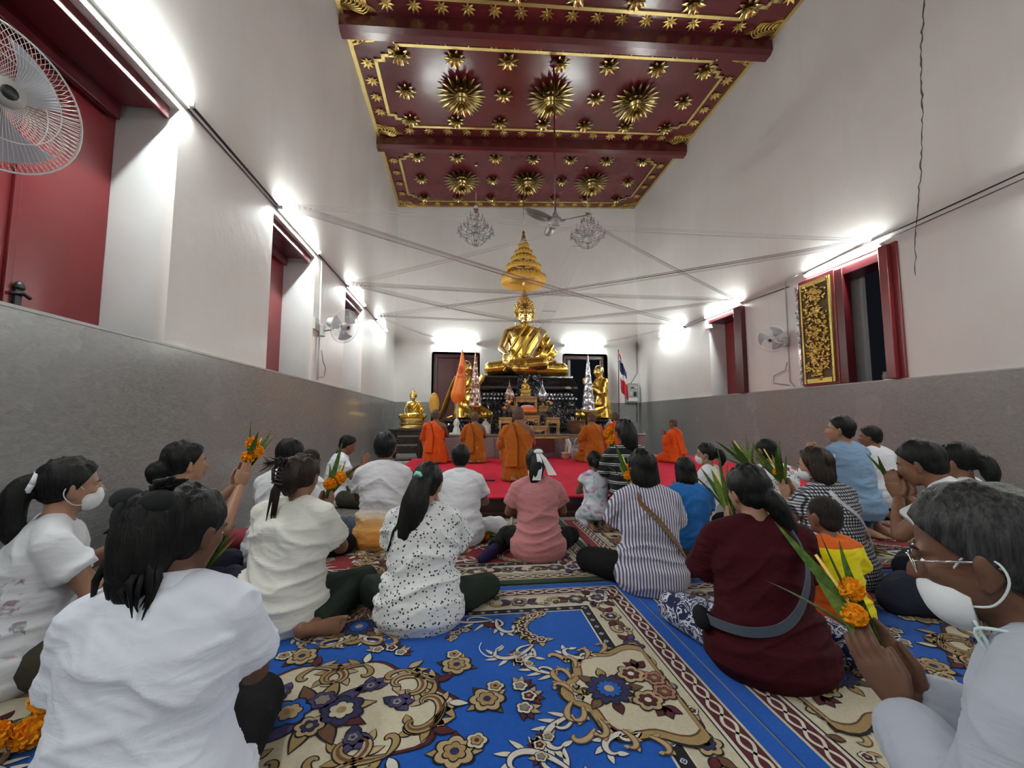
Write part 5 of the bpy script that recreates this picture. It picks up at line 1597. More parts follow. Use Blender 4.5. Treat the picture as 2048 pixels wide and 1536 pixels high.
        for sx in (-1, 1):
            sh, E_, W_ = joints[sx]; gk = .5+.5*g
            en = sh.lerp(E_, sleeve) if sleeve <= 1 else E_
            c.limb([S(N3 + Vector((sx*.045,-.012,-.012))), S(N3.lerp(sh, .5) + Vector((0,-.008,.010))), S(sh)], [.046*s+cl, .050*s+cl, .053*s*gk+cl], 12, 2)
            c.limb([S(sh), S(sh.lerp(en, .5)), S(en)], [.053*s*gk+cl, .056*s*gk+cl, .058*s*gk+cl+.004], 14, 2, ball=False)
            c.ell(S(sh), (.053*s*gk+cl,)*3, 12, 8)
            if sleeve > 1: c.limb([S(E_), S(E_.lerp(W_, sleeve-1))], [.055*s+cl, .044*s+cl], 12, 1)
        if dress:
            for (hip, kn, an, to) in LG:
                hip, kn, an, to = map(Vector, (hip, kn, an, to))
                c.limb([S(hip), S(hip.lerp(kn, .5)), S(kn)], [.10*s+cl, .095*s+cl, .075*s+cl], 12, 2); c.limb([S(kn), S(kn.lerp(an, .7))], [.07*s+cl, .06*s+cl], 12, 1)
        zn = S(N3).z
        def sp(co, nf):
            n = nf()
            q = co / s
            # horizontal rolls round the waist, slanting creases from the armpits
            sl = q[:, 2] + .22*q[:, 0]*np.sin(seed) + .05*np.sin(q[:, 0]*9 + seed)
            f1 = 1-np.abs(2*vnoise(np.column_stack([q[:,0]*3.2+seed, q[:,1]*3.2, sl*17])) - 1)
            f2 = 1-np.abs(2*vnoise(np.column_stack([q[:,0]*4+seed*3, q[:,1]*4, (sl + .6*np.abs(q[:,0]))*11])) - 1)
            hgt = (q[:, 2] - hz)
            m1 = np.clip(1 - np.abs(hgt-.13)/.20, 0, 1); m2 = np.clip(1 - np.abs(hgt-.33)/.22, 0, 1)
            f3 = 1-np.abs(2*vnoise(np.column_stack([q[:,0]*8+seed, q[:,1]*8, sl*34])) - 1)
            amp = wrinkle*(f1**3*.026*m1 + f2**4*.018*m2 + f3**4*.004 - .005*(m1+m2))
            co = co + n*(amp*s)[:, None]
            return fl(co, nf)
        fuse(c, 'dress' if dress else 'shirt', C[shirt], e, vox, 3, post=sp)
        if collar:
            mb = MB(); n = 24; vs = []; fs = []
            cp, ca = spine(.515); prof = [(.068, -.018), (.074, .012), (.064, .034), (.058, .034), (.062, .0)]
            Rc = rotx(-ca)
            for j, (rr, zz) in enumerate(prof):
                for k in range(n):
                    a = 2*PI*k/n; dip = -.03*max(0, math.sin(a))**2
                    vs.append(tuple(S(cp) + Rc @ (Vector((rr*1.06*math.cos(a), rr*math.sin(a), zz + dip))*s)))
            for j in range(len(prof)-1):
                for k in range(n): fs.append((j*n+k, j*n+(k+1) % n, (j+1)*n+(k+1) % n, (j+1)*n+k))
            mb.add(vs, fs, True); mb.build('collar', C.get(collar, C['white']), e)
    if pants and not statue and not robe and not dress:
        c = Blob(); torso(c, cl*.5, -.2, .10)
        for (hip, kn, an, to) in LG:
            hip, kn, an, to = map(Vector, (hip, kn, an, to))
            c.limb([S(hip), S(hip.lerp(kn, .5)), S(kn)], [.086*s*hipw+cl*.6, .085*s+cl, .064*s+cl], 12, 2)
            if not shorts: c.limb([S(kn), S(kn.lerp(an, .4)), S(kn.lerp(an, .92))], [.062*s+cl, .060*s+cl, .050*s+cl], 12, 2, ball=False); c.ell(S(kn), (.062*s+cl,)*3, 12, 8)
        def pp(co, nf):
            n = nf(); q = co/s
            f1 = 1-np.abs(2*vnoise(q*np.array([9., 5., 9.]) + seed) - 1)
            return fl(co + n*((f1**4*.012*s*np.clip(np.hypot(q[:,0], q[:,1])*8-1.6, 0, 1))[:, None]), nf)
        fuse(c, 'trousers', C[pants], e, vox, 3, post=pp)
    if feet in C:
        c = Blob()
        for (hip, kn, an, to) in LG:
            an, to = Vector(an), Vector(to); c.limb([S(an.lerp(Vector(kn), .2)), S(an), S(an.lerp(to, .5)), S(to + (to-an)*.28)], [.048*s,.050*s,.052*s,.040*s], 12, 2)
        fuse(c, 'sock', C[feet], e, vox, 3, post=fl)
    if mask:
        c = Blob()
        ml = -.022 if mask == 'low' else 0.0
        c.ell(H((0,.050,-.050+ml)), (.064*hk,.056*hk,.056*hk), 18, 12, R=hR); c.ell(H((0,.078,-.040+ml)), (.030*hk,.030*hk,.044*hk), 14, 10, R=hR)
        def mp(q, nf):
            cut(q, (0,.022,0), (0,-1,-.15)); cut(q, (0,.09,-.002+ml), (0,.45,1)); cut(q, (0,.05,-.108+ml), (0,.2,-1)); return q
        fuse(c, 'face_mask', M['mask'], e, vox*.7, 3, post=in_head(mp))
        for sx in (-1, 1):
            mb = MB(); Q_, _ = catmull([H((sx*.052,.042,-.018)), H((sx*.074,.012,.012)), H((sx*.086,-.022,.006)), H((sx*.086,-.026,-.028)), H((sx*.072,.004,-.066)), H((sx*.05,.040,-.074))], [1]*6, 5); mb.tube(Q_, .0020*hk, 5); mb.build('ear_loop', M['mask'], e)
    info = dict(e=e, s=s, H=H, S=S, hR=hR, N3=N3, joints=joints, spine=spine, hk=hk, hc=hc, ts=ts, RX=RX, RY=RY, vox=vox)
    return info

def strap(info, pts_t, mat, w=.030, th=.006, name='strap', off=.026):
    """band over the back: pts_t = list of (t along spine, angle round the torso in degrees, 0 = straight back, + = to the right)"""
    s = info['s']; sp = info['spine']
    P = []
    for t, ang in pts_t:
        rx = np.interp(t, info['ts'], info['RX']); ry = np.interp(t, info['ts'], info['RY'])
        c, a = sp(t); q = math.radians(ang)
        P.append((c + Vector(((rx+off)*math.sin(q), -(ry+off)*math.cos(q), 0)))*s)
    P, _ = catmull(P, [1]*len(P), 5)
    mb = MB(); vs = []; fs = []
    for i, p in enumerate(P):
        t = (P[min(i+1, len(P)-1)] - P[max(0, i-1)]).normalized()
        c = Vector((0, 0, p.z)); out = (p - c); out.z = 0; out.normalize()
        side = t.cross(out).normalized(); o2 = side.cross(t).normalized()*-1
        if o2.dot(out) < 0: o2 = -o2
        for a, b in ((-w/2, 0), (w/2, 0), (w/2, th), (-w/2, th)): vs.append(tuple(p + side*a + o2*b))
    for i in range(len(P)-1):
        for k in range(4): fs.append((i*4+k, i*4+(k+1) % 4, (i+1)*4+(k+1) % 4, (i+1)*4+k))
    mb.add(vs, fs, False); return mb.build(name, mat, info['e'])
# ------------------------------------------------------------------ flowers held by the worshippers
def marigold_mesh():
    mb = MB(); n = 120
    mb.ell((0,0,0), (.72,.72,.66), 12, 8)
    for k in range(n):
        z = 1 - 2*(k+.5)/n; a = k*2.39996; r = math.sqrt(1-z*z)
        d = Vector((r*math.cos(a), r*math.sin(a), z*.92))
        t1 = d.orthogonal().normalized(); t1 = Matrix.Rotation(k*1.3, 3, d) @ t1; t2 = d.cross(t1)
        c = d*.66
        w = .17; h = .34
        vs = [c - t1*w*.6, c + t1*w*.6, c + d*h*.7 + t1*w*1.15 + t2*.05, c + d*h + t2*.12, c + d*h*.7 - t1*w*1.15 + t2*.05]
        mb.add(vs, [(0,1,2,3,4)], True)
    return mb.mesh('marigold', M['marigold'])
ME_MARI = marigold_mesh()
def leaf_mesh(L, W, mat, bend=.25, name='leaf'):
    mb = MB(); n = 9; vs = []; fs = []
    for i in range(n+1):
        t = i/n; w = W*(math.sin(PI*min(1, .06+.94*t)**.75))**.9 if t < 1 else 0.0
        y = bend*L*t*t
        vs += [(-w, y+w*.25, L*t), (0, y, L*t), (w, y+w*.25, L*t)]
    for i in range(n):
        for k in range(2): fs.append((i*3+k, i*3+k+1, i*3+k+4, i*3+k+3))
    m = len(vs); vs += [(x, y+.0012, z) for x, y, z in vs]; fs += [tuple(q+m for q in f)[::-1] for f in fs]
    mb.add(vs, fs, True); return mb.mesh(name, mat)
LEAFS = [leaf_mesh(.34, .017, M['leaf'], .10), leaf_mesh(.28, .022, M['leaf'], .22), leaf_mesh(.24, .018, M['leaf_pale'], .05)]
def frame_of(d):
    d = Vector(d).normalized(); x = Vector((0,1,0)).cross(d)
    if x.length < .1: x = Vector((1,0,0)).cross(d)
    x.normalize(); return Matrix((x, d.cross(x), d)).transposed()
def bouquet(loc, d, label, flowers=2, fs=.032, nl=5, scale=1.0, seed=0, up=.06, roll=0.0, spread=.35):
    """stems at loc, pointing along d"""
    e = empty('bouquet', loc, label=label, cat='bouquet', group='marigold and leaf bouquets')
    R = frame_of(d) @ rotz(roll); r = random.Random(seed)
    mb = MB()
    for k in range(4):
        a = r.uniform(0, 2*PI); mb.tube([R @ Vector((.006*math.cos(a), .006*math.sin(a), -.10*scale)), R @ Vector((.012*math.cos(a), .012*math.sin(a), .10*scale))], .0035*scale, 5)
    mb.build('stems', M['leaf_pale'], e)
    for k in range(nl):
        a = 2*PI*k/nl + r.uniform(-.3, .3); tl = r.uniform(.10, spread)
        o = bpy.data.objects.new('leaf', LEAFS[k % 3]); link(o, e)
        o.matrix_basis = (R @ rotz(a) @ rotx(-tl)).to_4x4(); o.location = R @ Vector((.008*math.cos(a), .008*math.sin(a), .0)); o.scale = (scale, scale, scale*r.uniform(.85, 1.15))
    for k in range(flowers):
        o = bpy.data.objects.new('marigold', ME_MARI); link(o, e)
        q = R @ Vector((.014*math.sin(k*2.2)*scale + (.018 if k % 2 else -.012)*scale, -.030*scale, (up + .052*k)*scale + .03))
        o.location = q; o.rotation_euler = (k, k*2, seed); o.scale = (fs,)*3
    mb = MB(); mb.tube([R @ Vector((0,-.008,-.06*scale)), R @ Vector((.012,-.012,.25*scale))], .0045*scale, 6); mb.build('candle', M['candle'], e)
    return e
def wpos(info, local):
    """figure-local point (already scaled) to world"""
    return info['e'].location + rotz(info['e'].rotation_euler[2]) @ Vector(local)
def hands_of(info):
    J = info['joints']; return (J[1][2] + J[-1][2])*.5*info['s']
def held(info, d, label, lift=.06, **kw):
    p = hands_of(info) + Vector((0, .035, .07*info['s']))
    w = wpos(info, p); dd = rotz(info['e'].rotation_euler[2]) @ Vector(d)
    return bouquet(w + dd.normalized()*lift*.4, dd, label, **kw)

# ------------------------------------------------------------------ worshippers
P = {}
P[1] = person((-1.70, 1.86), 46, 'masked woman with ponytail in printed white tee, palms together by the left wall', top=.83, seat='cross', lean=(4, 18), hp=2, arms='wai', skin=0, hair='pony', shirt='white_print', pants='olive', d=1.7, mask=True,
              tail=([(0,-.085,.03), (0,-.135,.02), (0,-.160,-.06), (0,-.150,-.16), (0,-.12,-.25)], [.030,.040,.046,.040,.012]))
i = P[1]; mb = MB(); mb.tube([i['H']((.040*math.cos(a), -.118+.012*math.sin(a), .026+.040*math.sin(a))) for a in [2*PI*k/16 for k in range(17)]], .011, 6); mb.build('scrunchie', M['mask'], i['e'])
P[2] = person((-.72, 1.10), -10, 'broad woman in white polo shirt with gathered black hair, seen from behind at left front', top=.815, seat='cross', legs=[((-.10,.02,.11), (-.25,.40,.085), (-.36,.0,.06), (-.44,-.13,.045)), ((.09,.02,.11), (.15,.44,.085), (-.10,.33,.06), (-.22,.28,.04))], lean=(2, 13), hp=16, hy=30, g=1.14, hipw=1.22, sw=.96, arms=((.205,.05,-.26), (.075,.22,-.34), (-.75,.6,-.15), (0,.2,-1)), skin=2, hair='long', shirt='white_polo', pants='black', sleeve=.78, d=1.0, collar='white_polo',
              tail=([(.01,-.07,.05), (.0,-.105,.045), (-.005,-.105,-.02), (-.01,-.095,-.08), (-.012,-.085,-.13)], [.055,.068,.074,.070,.050]), wrinkle=1.2)
i = P[2]; mb = MB(); rr = random.Random(5)
for k in range(46):
    a = rr.uniform(-1, 1); st = rr.uniform(-.02, .05)
    p0 = (-.010+a*.055, -.100+rr.uniform(-.045,.03), -.06+st); p1 = (-.012+a*.068, -.098+rr.uniform(-.04,.03), -.13+st*.5); p2 = (-.014+a*.082+rr.uniform(-.015,.015), -.088+rr.uniform(-.03,.03), -.195+rr.uniform(-.03,.03))
    mb.tube([i['H'](p0), i['H'](p1), i['H'](p2)], [.011*i['hk'], .009*i['hk'], .001], 5)
for k in range(22):
    a = rr.uniform(-2.6, 1.0); mb.tube([i['H']((-.01, -.10, .06)), i['H']((-.01+.05*math.cos(a), -.14+rr.uniform(-.02,.02), .06+.055*math.sin(a+1.6))), i['H']((-.015+.09*math.cos(a), -.13+rr.uniform(-.03,.02), .045+.085*math.sin(a+1.6)))], [.014*i['hk'], .012*i['hk'], .002], 5)
mb.build('hair_ends', HAIR['black'], i['e'])
mb = MB()
for sx in (-1, 1):
    mb.ell(i['H']((-.012+sx*.050, -.140, .070)), (.040*i['hk'],.028*i['hk'],.030*i['hk']), 12, 8); mb.ell(i['H']((-.012+sx*.035, -.150, .02)), (.022*i['hk'],.018*i['hk'],.045*i['hk']), 10, 8)
mb.ell(i['H']((-.012,-.156,.062)), (.018*i['hk'],)*3, 8, 6)
mb.build('black_bow', plain('black_velvet', (.006,.006,.008), .9), i['e'])
P[3] = person((-1.60, 2.50), 42, 'woman with low black bun in white shirt holding up marigolds by the wall', top=.865, seat='sideL', lean=(2, 10), hp=0, arms='waiup', skin=0, hair='bun', shirt='white', pants='navy', d=2.3,
              tail=([(0,-.08,-.02), (0,-.13,-.03), (0,-.135,-.06)], [.045,.052,.040]))
P[4] = person((-1.28, 3.08), 16, 'man in plain white shirt with short black hair, third row by left wall', top=.85, lean=(4, 16), hp=10, arms='wai', skin=1, hair='short', shirt='white', pants='black', d=2.95)
P[5] = person((-1.36, 3.80), 30, 'small boy with cropped hair half hidden behind man in white by left wall', top=.73, lean=(2, 10), hp=5, headk=1.12, arms='lap', skin=2, hair='buzz', hcol='buzz', shirt='white', pants='navy', d=3.6)
P[6] = person((-1.50, 5.08), 66, 'man in white polo bowing over raised hands against the left wall', top=.80, lean=(4, 18), hp=24, arms='wai', skin=1, hair='short', shirt='white', pants='olive', d=4.9, collar='navy')
P[7] = person((-.87, 2.20), 12, 'woman in cream tee and dark trousers with hair in a claw clip, bare foot behind', top=.80, seat='sideR', legs=[LEGS['sideR'][0], ((.10,.02,.11), (.26,.44,.085), (.25,-.12,.06), (.39,-.04,.05))], lean=(4, 20), hp=10, g=1.22, hipw=1.22, sw=1.06, arms='wai', skin=1, hair='bun', hcol='brown', shirt='cream', pants='dark_green', sleeve=.72, d=2.1, wrinkle=1.3,
              tail=([(-.01,-.07,.06), (-.01,-.12,.05), (-.01,-.125,-.01), (-.01,-.105,-.06)], [.050,.055,.060,.045]))
i = P[7]; mb = MB(); rr = random.Random(9)
for k in range(34):
    a = rr.uniform(-.9, .9); mb.tube([i['H']((-.02+.02*a, -.13, .05+.02*rr.random())), i['H']((-.03+.05*a, -.175, .07+.02*math.cos(a*2))), i['H']((-.035+.09*a, -.20-.02*rr.random(), .045+.06*rr.uniform(-.6,1)))], [.009*i['hk'], .006*i['hk'], .0008], 4)
for k in range(16):
    a = rr.uniform(-1, 1); mb.tube([i['H']((-.03+.02*a, -.13, -.0)), i['H']((-.05+.02*a, -.15, -.08)), i['H']((-.055+.03*a, -.145, -.20-.05*rr.random()))], [.011*i['hk'], .010*i['hk'], .001], 5)
mb.build('loose_hair', HAIR['brown'], i['e'])
mb = MB()
mb.tube([i['H']((-.055,-.165,.06)), i['H']((-.06,-.185,.03)), i['H']((-.055,-.180,-.02)), i['H']((-.045,-.16,-.045))], .009*i['hk'], 6)
for k in range(5): mb.tube([i['H']((-.058,-.183,.045-.02*k)), i['H']((-.025,-.195,.04-.02*k)), i['H']((.0,-.175,.035-.02*k))], .005*i['hk'], 5)
mb.build('claw_clip', plain('dark_tortoiseshell', (.03,.028,.03), .2), i['e'])
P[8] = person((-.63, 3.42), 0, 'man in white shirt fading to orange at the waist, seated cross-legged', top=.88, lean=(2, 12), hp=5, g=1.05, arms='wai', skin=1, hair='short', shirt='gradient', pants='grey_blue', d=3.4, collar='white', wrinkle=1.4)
P[9] = person((-.20, 2.14), 5, 'woman in white blouse with dark flecks and long ponytail in a mint tie', top=.755, lean=(4, 20), hp=16, hy=8, g=1.18, hipw=1.20, arms='wai', skin=0, hair='long', shirt='dotted', pants='dark_green', sleeve=.74, d=2.1, wrinkle=1.2,
              tail=([(-.0,-.085,.0), (-.01,-.120,-.03), (-.025,-.120,-.12), (-.045,-.105,-.22), (-.07,-.105,-.30), (-.085,-.11,-.36)], [.056,.064,.078,.076,.064,.026]))
i = P[9]; mb = MB(); rr = random.Random(3)
for k in range(40):
    a = rr.uniform(-1, 1); mb.tube([i['H']((-.04+.05*a, -.12+.03*rr.uniform(-1,1), -.18)), i['H']((-.065+.07*a, -.115+.03*rr.uniform(-1,1), -.28)), i['H']((-.085+.08*a, -.12+.03*rr.uniform(-1,1), -.37-.04*rr.random()))], [.008*i['hk'], .007*i['hk'], .0008], 4)
mb.build('loose_hair', HAIR['black'], i['e'])
mb = MB(); mb.tube([i['H']((-.030,-.172,.025)), i['H']((-.018,-.180,.040)), i['H']((.0,-.183,.036)), i['H']((.014,-.180,.020))], [.009,.011,.011,.008], 6); mb.build('hair_tie', M['mint'], i['e'])
P[10] = person((-.02, 3.42), 2, 'man in white polo shirt before the platform edge, seen squarely from behind', top=.775, lean=(4, 18), hp=10, g=1.08, hipw=1.05, arms='low', skin=1, hair='short', shirt='white', pants='white', d=3.4, collar='white')
P[11] = person((.55, 3.02), 2, 'woman in dusty pink tee with white ribbon in black hair', top=.765, seat='sideL', lean=(3, 15), hp=8, hipw=1.08, arms='low', skin=1, hair='long', shirt='pink', pants='black', d=3.05, feet='sock',
               tail=([(0,-.075,.03), (0,-.105,-.02), (-.02,-.10,-.10), (-.045,-.085,-.16)], [.055,.060,.058,.025]))
i = P[11]; mb = MB()
for pts in ([(.0,-.11,.075), (.01,-.150,.02), (.0,-.155,-.06), (-.02,-.15,-.14)], [(.02,-.10,.085), (.055,-.135,.03), (.09,-.14,-.04), (.115,-.15,-.10)]):
    for q in range(len(pts)-1):
        a, b = pts[q], pts[q+1]; w = .012+.008*q
        mb.add([i['H']((a[0]-w, a[1], a[2])), i['H']((a[0]+w, a[1]-.004, a[2])), i['H']((b[0]+w+.008, b[1]-.004, b[2])), i['H']((b[0]-w-.008, b[1], b[2]))], [(0,1,2,3)])
mb.ell(i['H']((.01,-.09,.095)), (.040*i['hk'],.035*i['hk'],.024*i['hk']), 12, 8)
rb = mb.build('ribbon', M['white_cloth'], i['e']); sm = rb.modifiers.new('thick', 'SOLIDIFY'); sm.thickness = .002
P[12] = person((1.22, 3.74), 4, 'little girl in pastel tie-dye dress leaning on the platform', top=.69, seat='kneel', lean=(2, 10), hp=6, headk=1.15, arms='low', skin=1, hair='bun', shirt='tiedye', dress=True, pants=None, sleeve=.25, d=3.8,
               tail=([(0,-.07,.0), (0,-.11,-.02), (0,-.10,-.05)], [.045,.05,.035]))
P[13] = person((1.50, 3.60), -6, 'kneeling woman with long black hair in black top with white stripes', top=.985, seat='kneel', lean=(2, 14), hp=6, g=1.1, sw=1.08, arms='wai', skin=1, hair='long', shirt='stripes_h', pants='olive', sleeve=.8, d=3.8,
               tail=([(0,-.06,.05), (0,-.08,-.04), (.01,-.075,-.14), (.03,-.07,-.20)], [.075,.080,.070,.035]))
P[14] = person((1.11, 2.40), 10, 'woman in purple and white striped shirt with tan shoulder strap', top=.80, seat='cross', lean=(3, 16), hp=8, hy=-22, g=1.10, hipw=1.10, arms='wai', skin=0, hair='bob', shirt='stripes_v', pants='black', sleeve=.8, d=2.5, shorts=True)
strap(P[14], [(.50, -32), (.44, -18), (.34, 8), (.22, 38), (.10, 70)], M['strap_tan'], .030, .006, 'shoulder_strap', off=.040)
P[15] = person((1.66, 2.90), 12, 'person with bobbed black hair in royal blue tee', top=.70, seat='cross', lean=(4, 18), hp=10, arms='wai', skin=1, hair='bob', shirt='royal', pants='black', d=3.05)
P[16] = person((2.36, 3.70), -34, 'masked woman with ponytail in white, facing left before the platform', top=.76, seat='sideL', lean=(3, 10), hp=2, hy=-24, arms='wai', skin=0, hair='pony', shirt='white', pants='black', d=3.9, mask=True,
               tail=([(0,-.085,.02), (0,-.135,.03), (0,-.165,-.04), (0,-.15,-.13)], [.028,.042,.045,.015]))
P[17] = person((1.22, 1.59), 17, 'woman in maroon top with grey crossbody strap and navy patterned trousers', top=.79, seat='sideR', legs=[((-.09,.02,.11), (-.33,.37,.085), (.02,.33,.06), (.16,.30,.04)), ((.10,.02,.11), (.24,.42,.085), (.42,.03,.06), (.56,.0,.05))], lean=(3, 17), hp=10, hy=-22, g=1.20, hipw=1.28, sw=1.08, arms='wai', skin=0, hair='long', shirt='maroon', pants='batik', sleeve=.95, d=1.75, wrinkle=.8,
               tail=([(.02,-.075,-.02), (.045,-.105,-.06), (.075,-.105,-.13), (.10,-.105,-.20), (.115,-.10,-.25)], [.050,.048,.044,.036,.014]))
strap(P[17], [(.50, 36), (.44, 30), (.34, 26), (.22, 14), (.15, -6), (.12, -32), (.11, -62), (.10, -90)], M['strap_grey'], .034, .006, 'shoulder_strap', off=.066)
i = P[17]; c_ = Blob(); q_ = i['S'](Vector((-.27, .02, .20))); c_.ell(q_, (.035, .075, .042), 16, 10); fuse(c_, 'black_pouch', C['black'], i['e'], .008, 3)
P[18] = person((2.62, 3.22), 8, 'balding man in white shirt printed with red discs and black scribbles', top=.83, lean=(3, 18), hp=10, hy=-16, g=1.18, arms='wai', skin=1, hair='buzz', hcol='black', shirt='bigprint', pants='black', d=3.5)
P[19] = person((2.27, 2.32), -4, 'masked woman with bobbed hair and slide clip in black gingham dress', top=.81, seat='cross', lean=(3, 16), hp=10, hy=-30, g=1.10, hipw=1.10, arms='wai', skin=0, hair='bob', hcol='brown', shirt='gingham', dress=True, pants=None, sleeve=.45, d=2.5, mask=True)
strap(P[19], [(.50, -28), (.44, -12), (.34, 14), (.22, 40), (.10, 70)], M['strap_white'], .020, .005, 'shoulder_strap', off=.042)
i = P[19]; mb = MB(); mb.tube([i['H']((.035+.022*math.cos(a), -.118, .052+.008*math.sin(a)+.006*math.cos(a))) for a in [2*PI*k/14 for k in range(15)]], .0032*i['hk'], 5); mb.build('hair_slide', M['lotus'], i['e'])
P[20] = person((1.83, 1.88), 8, 'little boy with cropped hair in yellow shirt with orange shoulder', top=.60, seat='cross', lean=(2, 14), hp=8, hy=-12, headk=1.28, arms='lap', skin=1, hair='buzz', hcol='buzz', shirt='boy', pants='orange_robe', sleeve=.8, d=2.0, shorts=True, wrinkle=1.2)
P[21] = person((3.44, 3.30), -6, 'tall kneeling man in light blue denim shirt by the right wall', top=1.02, seat='kneel', lean=(4, 16), hp=0, hy=-36, g=1.08, arms='wai', skin=0, hair='short', shirt='denim_light', pants='denim_light', sleeve=1.6, d=3.7)
P[22] = person((4.22, 3.74), -4, 'man in white tee and black shorts nearest the right wall', top=.92, seat='kneel', lean=(4, 16), hp=6, hy=-34, arms='wai', skin=1, hair='short', shirt='white', pants='black', d=4.2)
P[23] = person((2.70, 1.84), -26, 'man in white polo with black shoulder stripe raising joined hands to his face', top=.87, seat='cross', lean=(8, 34), hp=20, arms=((.20,.13,-.23), (.034,.17,-.07), (-.02,.22,.95), (-1,0,0)), skin=1, hair='short', shirt='side_stripe', pants='navy', d=2.15, collar='white')
P[24] = person((3.20, 2.24), -26, 'woman with black ponytail behind the man with raised hands at right', top=.84, seat='cross', lean=(3, 14), hp=6, arms='wai', skin=1, hair='pony', shirt='white', pants='navy', d=2.6,
               tail=([(0,-.085,.02), (0,-.135,.0), (0,-.150,-.08), (0,-.14,-.16)], [.030,.044,.048,.016]))
P[25] = person((1.05, .50), -20, 'greying man with glasses and lowered mask in pale grey shirt, right foreground', top=.865, seat='cross', lean=(6, 26), hp=16, hy=-14, g=1.12, sw=1.08, arms=((.215,.02,-.27), (.034,.19,-.20), (-.02,.55,.83), (-1,0,0)), skin=2, hair='short', hcol='grey', shirt='pale_grey', pants='navy', sleeve=1.8, d=.8, mask='low', collar='pale_grey')
P[26] = person((4.02, 2.32), -50, 'person in cream shirt almost cut off by the right picture edge', top=.80, seat='cross', lean=(3, 14), hp=6, arms='wai', skin=1, hair='bob', shirt='cream', pants='black', d=2.9)
# glasses and mask cord of the man in front
i = P[25]; mb = MB(); H = i['H']; k_ = i['hk']
for sx in (-1, 1):
    mb.tube([H((sx*.034+.026*math.cos(a), .094-.012*abs(sx*.034+.026*math.cos(a))*8, .0+.019*math.sin(a))) for a in [2*PI*q/18 for q in range(19)]], .0016*k_, 5)
    mb.tube([H((sx*.060,.084,.004)), H((sx*.078,.03,.006)), H((sx*.083,-.012,.004)), H((sx*.081,-.03,-.012))], .0020*k_, 5)
mb.tube([H((-.010,.096,.004)), H((0,.101,.008)), H((.010,.096,.004))], .0016*k_, 5)
mb.build('spectacles', M['chrome'], i['e'])
mb = MB(); n_ = i['N3']*i['s']
Q_, _ = catmull([H((-.055,.040,-.095)), H((-.070,.03,-.16)), n_ + Vector((-.085,.06,.02)), n_ + Vector((-.085,-.02,.04)), n_ + Vector((-.05,-.075,.055)), n_ + Vector((.02,-.085,.055)), n_ + Vector((.08,-.04,.04)), H((.07,.02,-.14)), H((.055,.040,-.095))], [1]*9, 6); mb.tube(Q_, .0030, 6)
mb.ell(n_ + Vector((-.055,-.05,.05)), (.010,.010,.013), 8, 6); mb.build('mask_cord', plain('pale_mint_cord', (.55,.68,.68), .6), i['e'])

# bouquets
held(P[3], (0,.35,.95), 'bouquet of three marigolds held up by the woman near the wall', flowers=3, fs=.043, nl=7, seed=1, scale=.85)
held(P[7], (.1,.5,.85), 'bouquet of two marigolds held by the woman with the claw clip', flowers=2, fs=.042, nl=6, seed=2, scale=.9)
held(P[13], (.0,.4,.9), 'cluster of marigolds held by the kneeling woman in black stripes', flowers=4, fs=.040, nl=5, seed=3, scale=.8)
held(P[14], (-.30,.35,.9), 'bouquet of two marigolds held by the woman in striped shirt', flowers=2, fs=.034, nl=6, seed=4, scale=.9)
held(P[17], (-.25,.35,.9), 'slender leaf bouquet held by the woman in maroon', flowers=0, nl=5, seed=5, scale=1.0, spread=.2)
held(P[18], (-.4,.4,.9), 'leafy bouquet held by the man in printed shirt', flowers=0, nl=9, seed=6, scale=1.1, spread=.8)
held(P[19], (-.2,.5,.9), 'palm-leaf bouquet held by the woman in gingham', flowers=1, fs=.03, nl=9, seed=7, scale=1.1, spread=.7)
held(P[25], (-.15,.55,.80), 'bouquet of two marigolds and dark leaves in the foreground man\'s hands', flowers=2, fs=.027, nl=5, seed=8, scale=.80, up=.05, spread=.45)
held(P[11], (-.15,.4,.9), 'pale leafy sprig held by the woman in pink', flowers=0, nl=5, seed=9, scale=.8)
held(P[23], (-.1,.4,.9), 'incense and leaves held by the man with the striped shoulder', flowers=0, nl=2, seed=19, scale=.6, spread=.15)
bouquet((-1.30, 1.52, .09), (.52, .62, .30), 'large bouquet of marigolds and broad leaf blades at lower left', flowers=5, fs=.046, nl=7, seed=10, scale=1.15, spread=.18, up=-.10)
bouquet((-1.46, 2.62, .14), (.35, .2, 1.0), 'upright bunch of green leaves before the woman near the wall', flowers=0, nl=9, seed=11, scale=.9, spread=.4)
bouquet((.28, 3.45, .05), (-.9, .3, .12), 'bouquet lying on the red rug beside the woman in pink', flowers=2, fs=.035, nl=6, seed=12, scale=.8)
bouquet((2.98, 2.72, .05), (-.5, .8, .1), 'bouquet lying on the rug behind the woman in gingham', flowers=2, fs=.035, nl=5, seed=13, scale=.7)
# white lotus bud
e = empty('lotus_bud', (.40, 3.38, .012), label='white lotus bud standing beside the woman in pink', cat='flower')
mb = MB(); mb.tube([(0,0,0), (.004,0,.12)], .006, 6); mb.build('stem', M['leaf_pale'], e)
mb = MB()
for k in range(6): petal(mb, rotz(k*1.05) @ roty(-1.32), (0,0,.115), .085, .026, bend=-.12)
mb.ell((0,0,.15), (.020,.020,.04), 10, 8); mb.build('bud', M['lotus'], e)

c_ = Blob(); c_.ell((0,0,.075), (.17,.13,.075), 18, 10); c_.ell((.09,.03,.08), (.11,.09,.075), 16, 10); c_.ell((-.10,.02,.06), (.10,.10,.06), 16, 10)
ob = fuse(c_, 'cloth_bag', plain('crimson_cloth', (.20,.010,.022), .8, bump=(15,.4)), None, .010, 4, post=lambda co, nf: np.column_stack([co[:,0], co[:,1], np.maximum(co[:,2], .004)])); ob.location = (-1.72, 3.45, .010); tag(ob, 'crimson cloth bag on the floor against the left wall', 'bag')
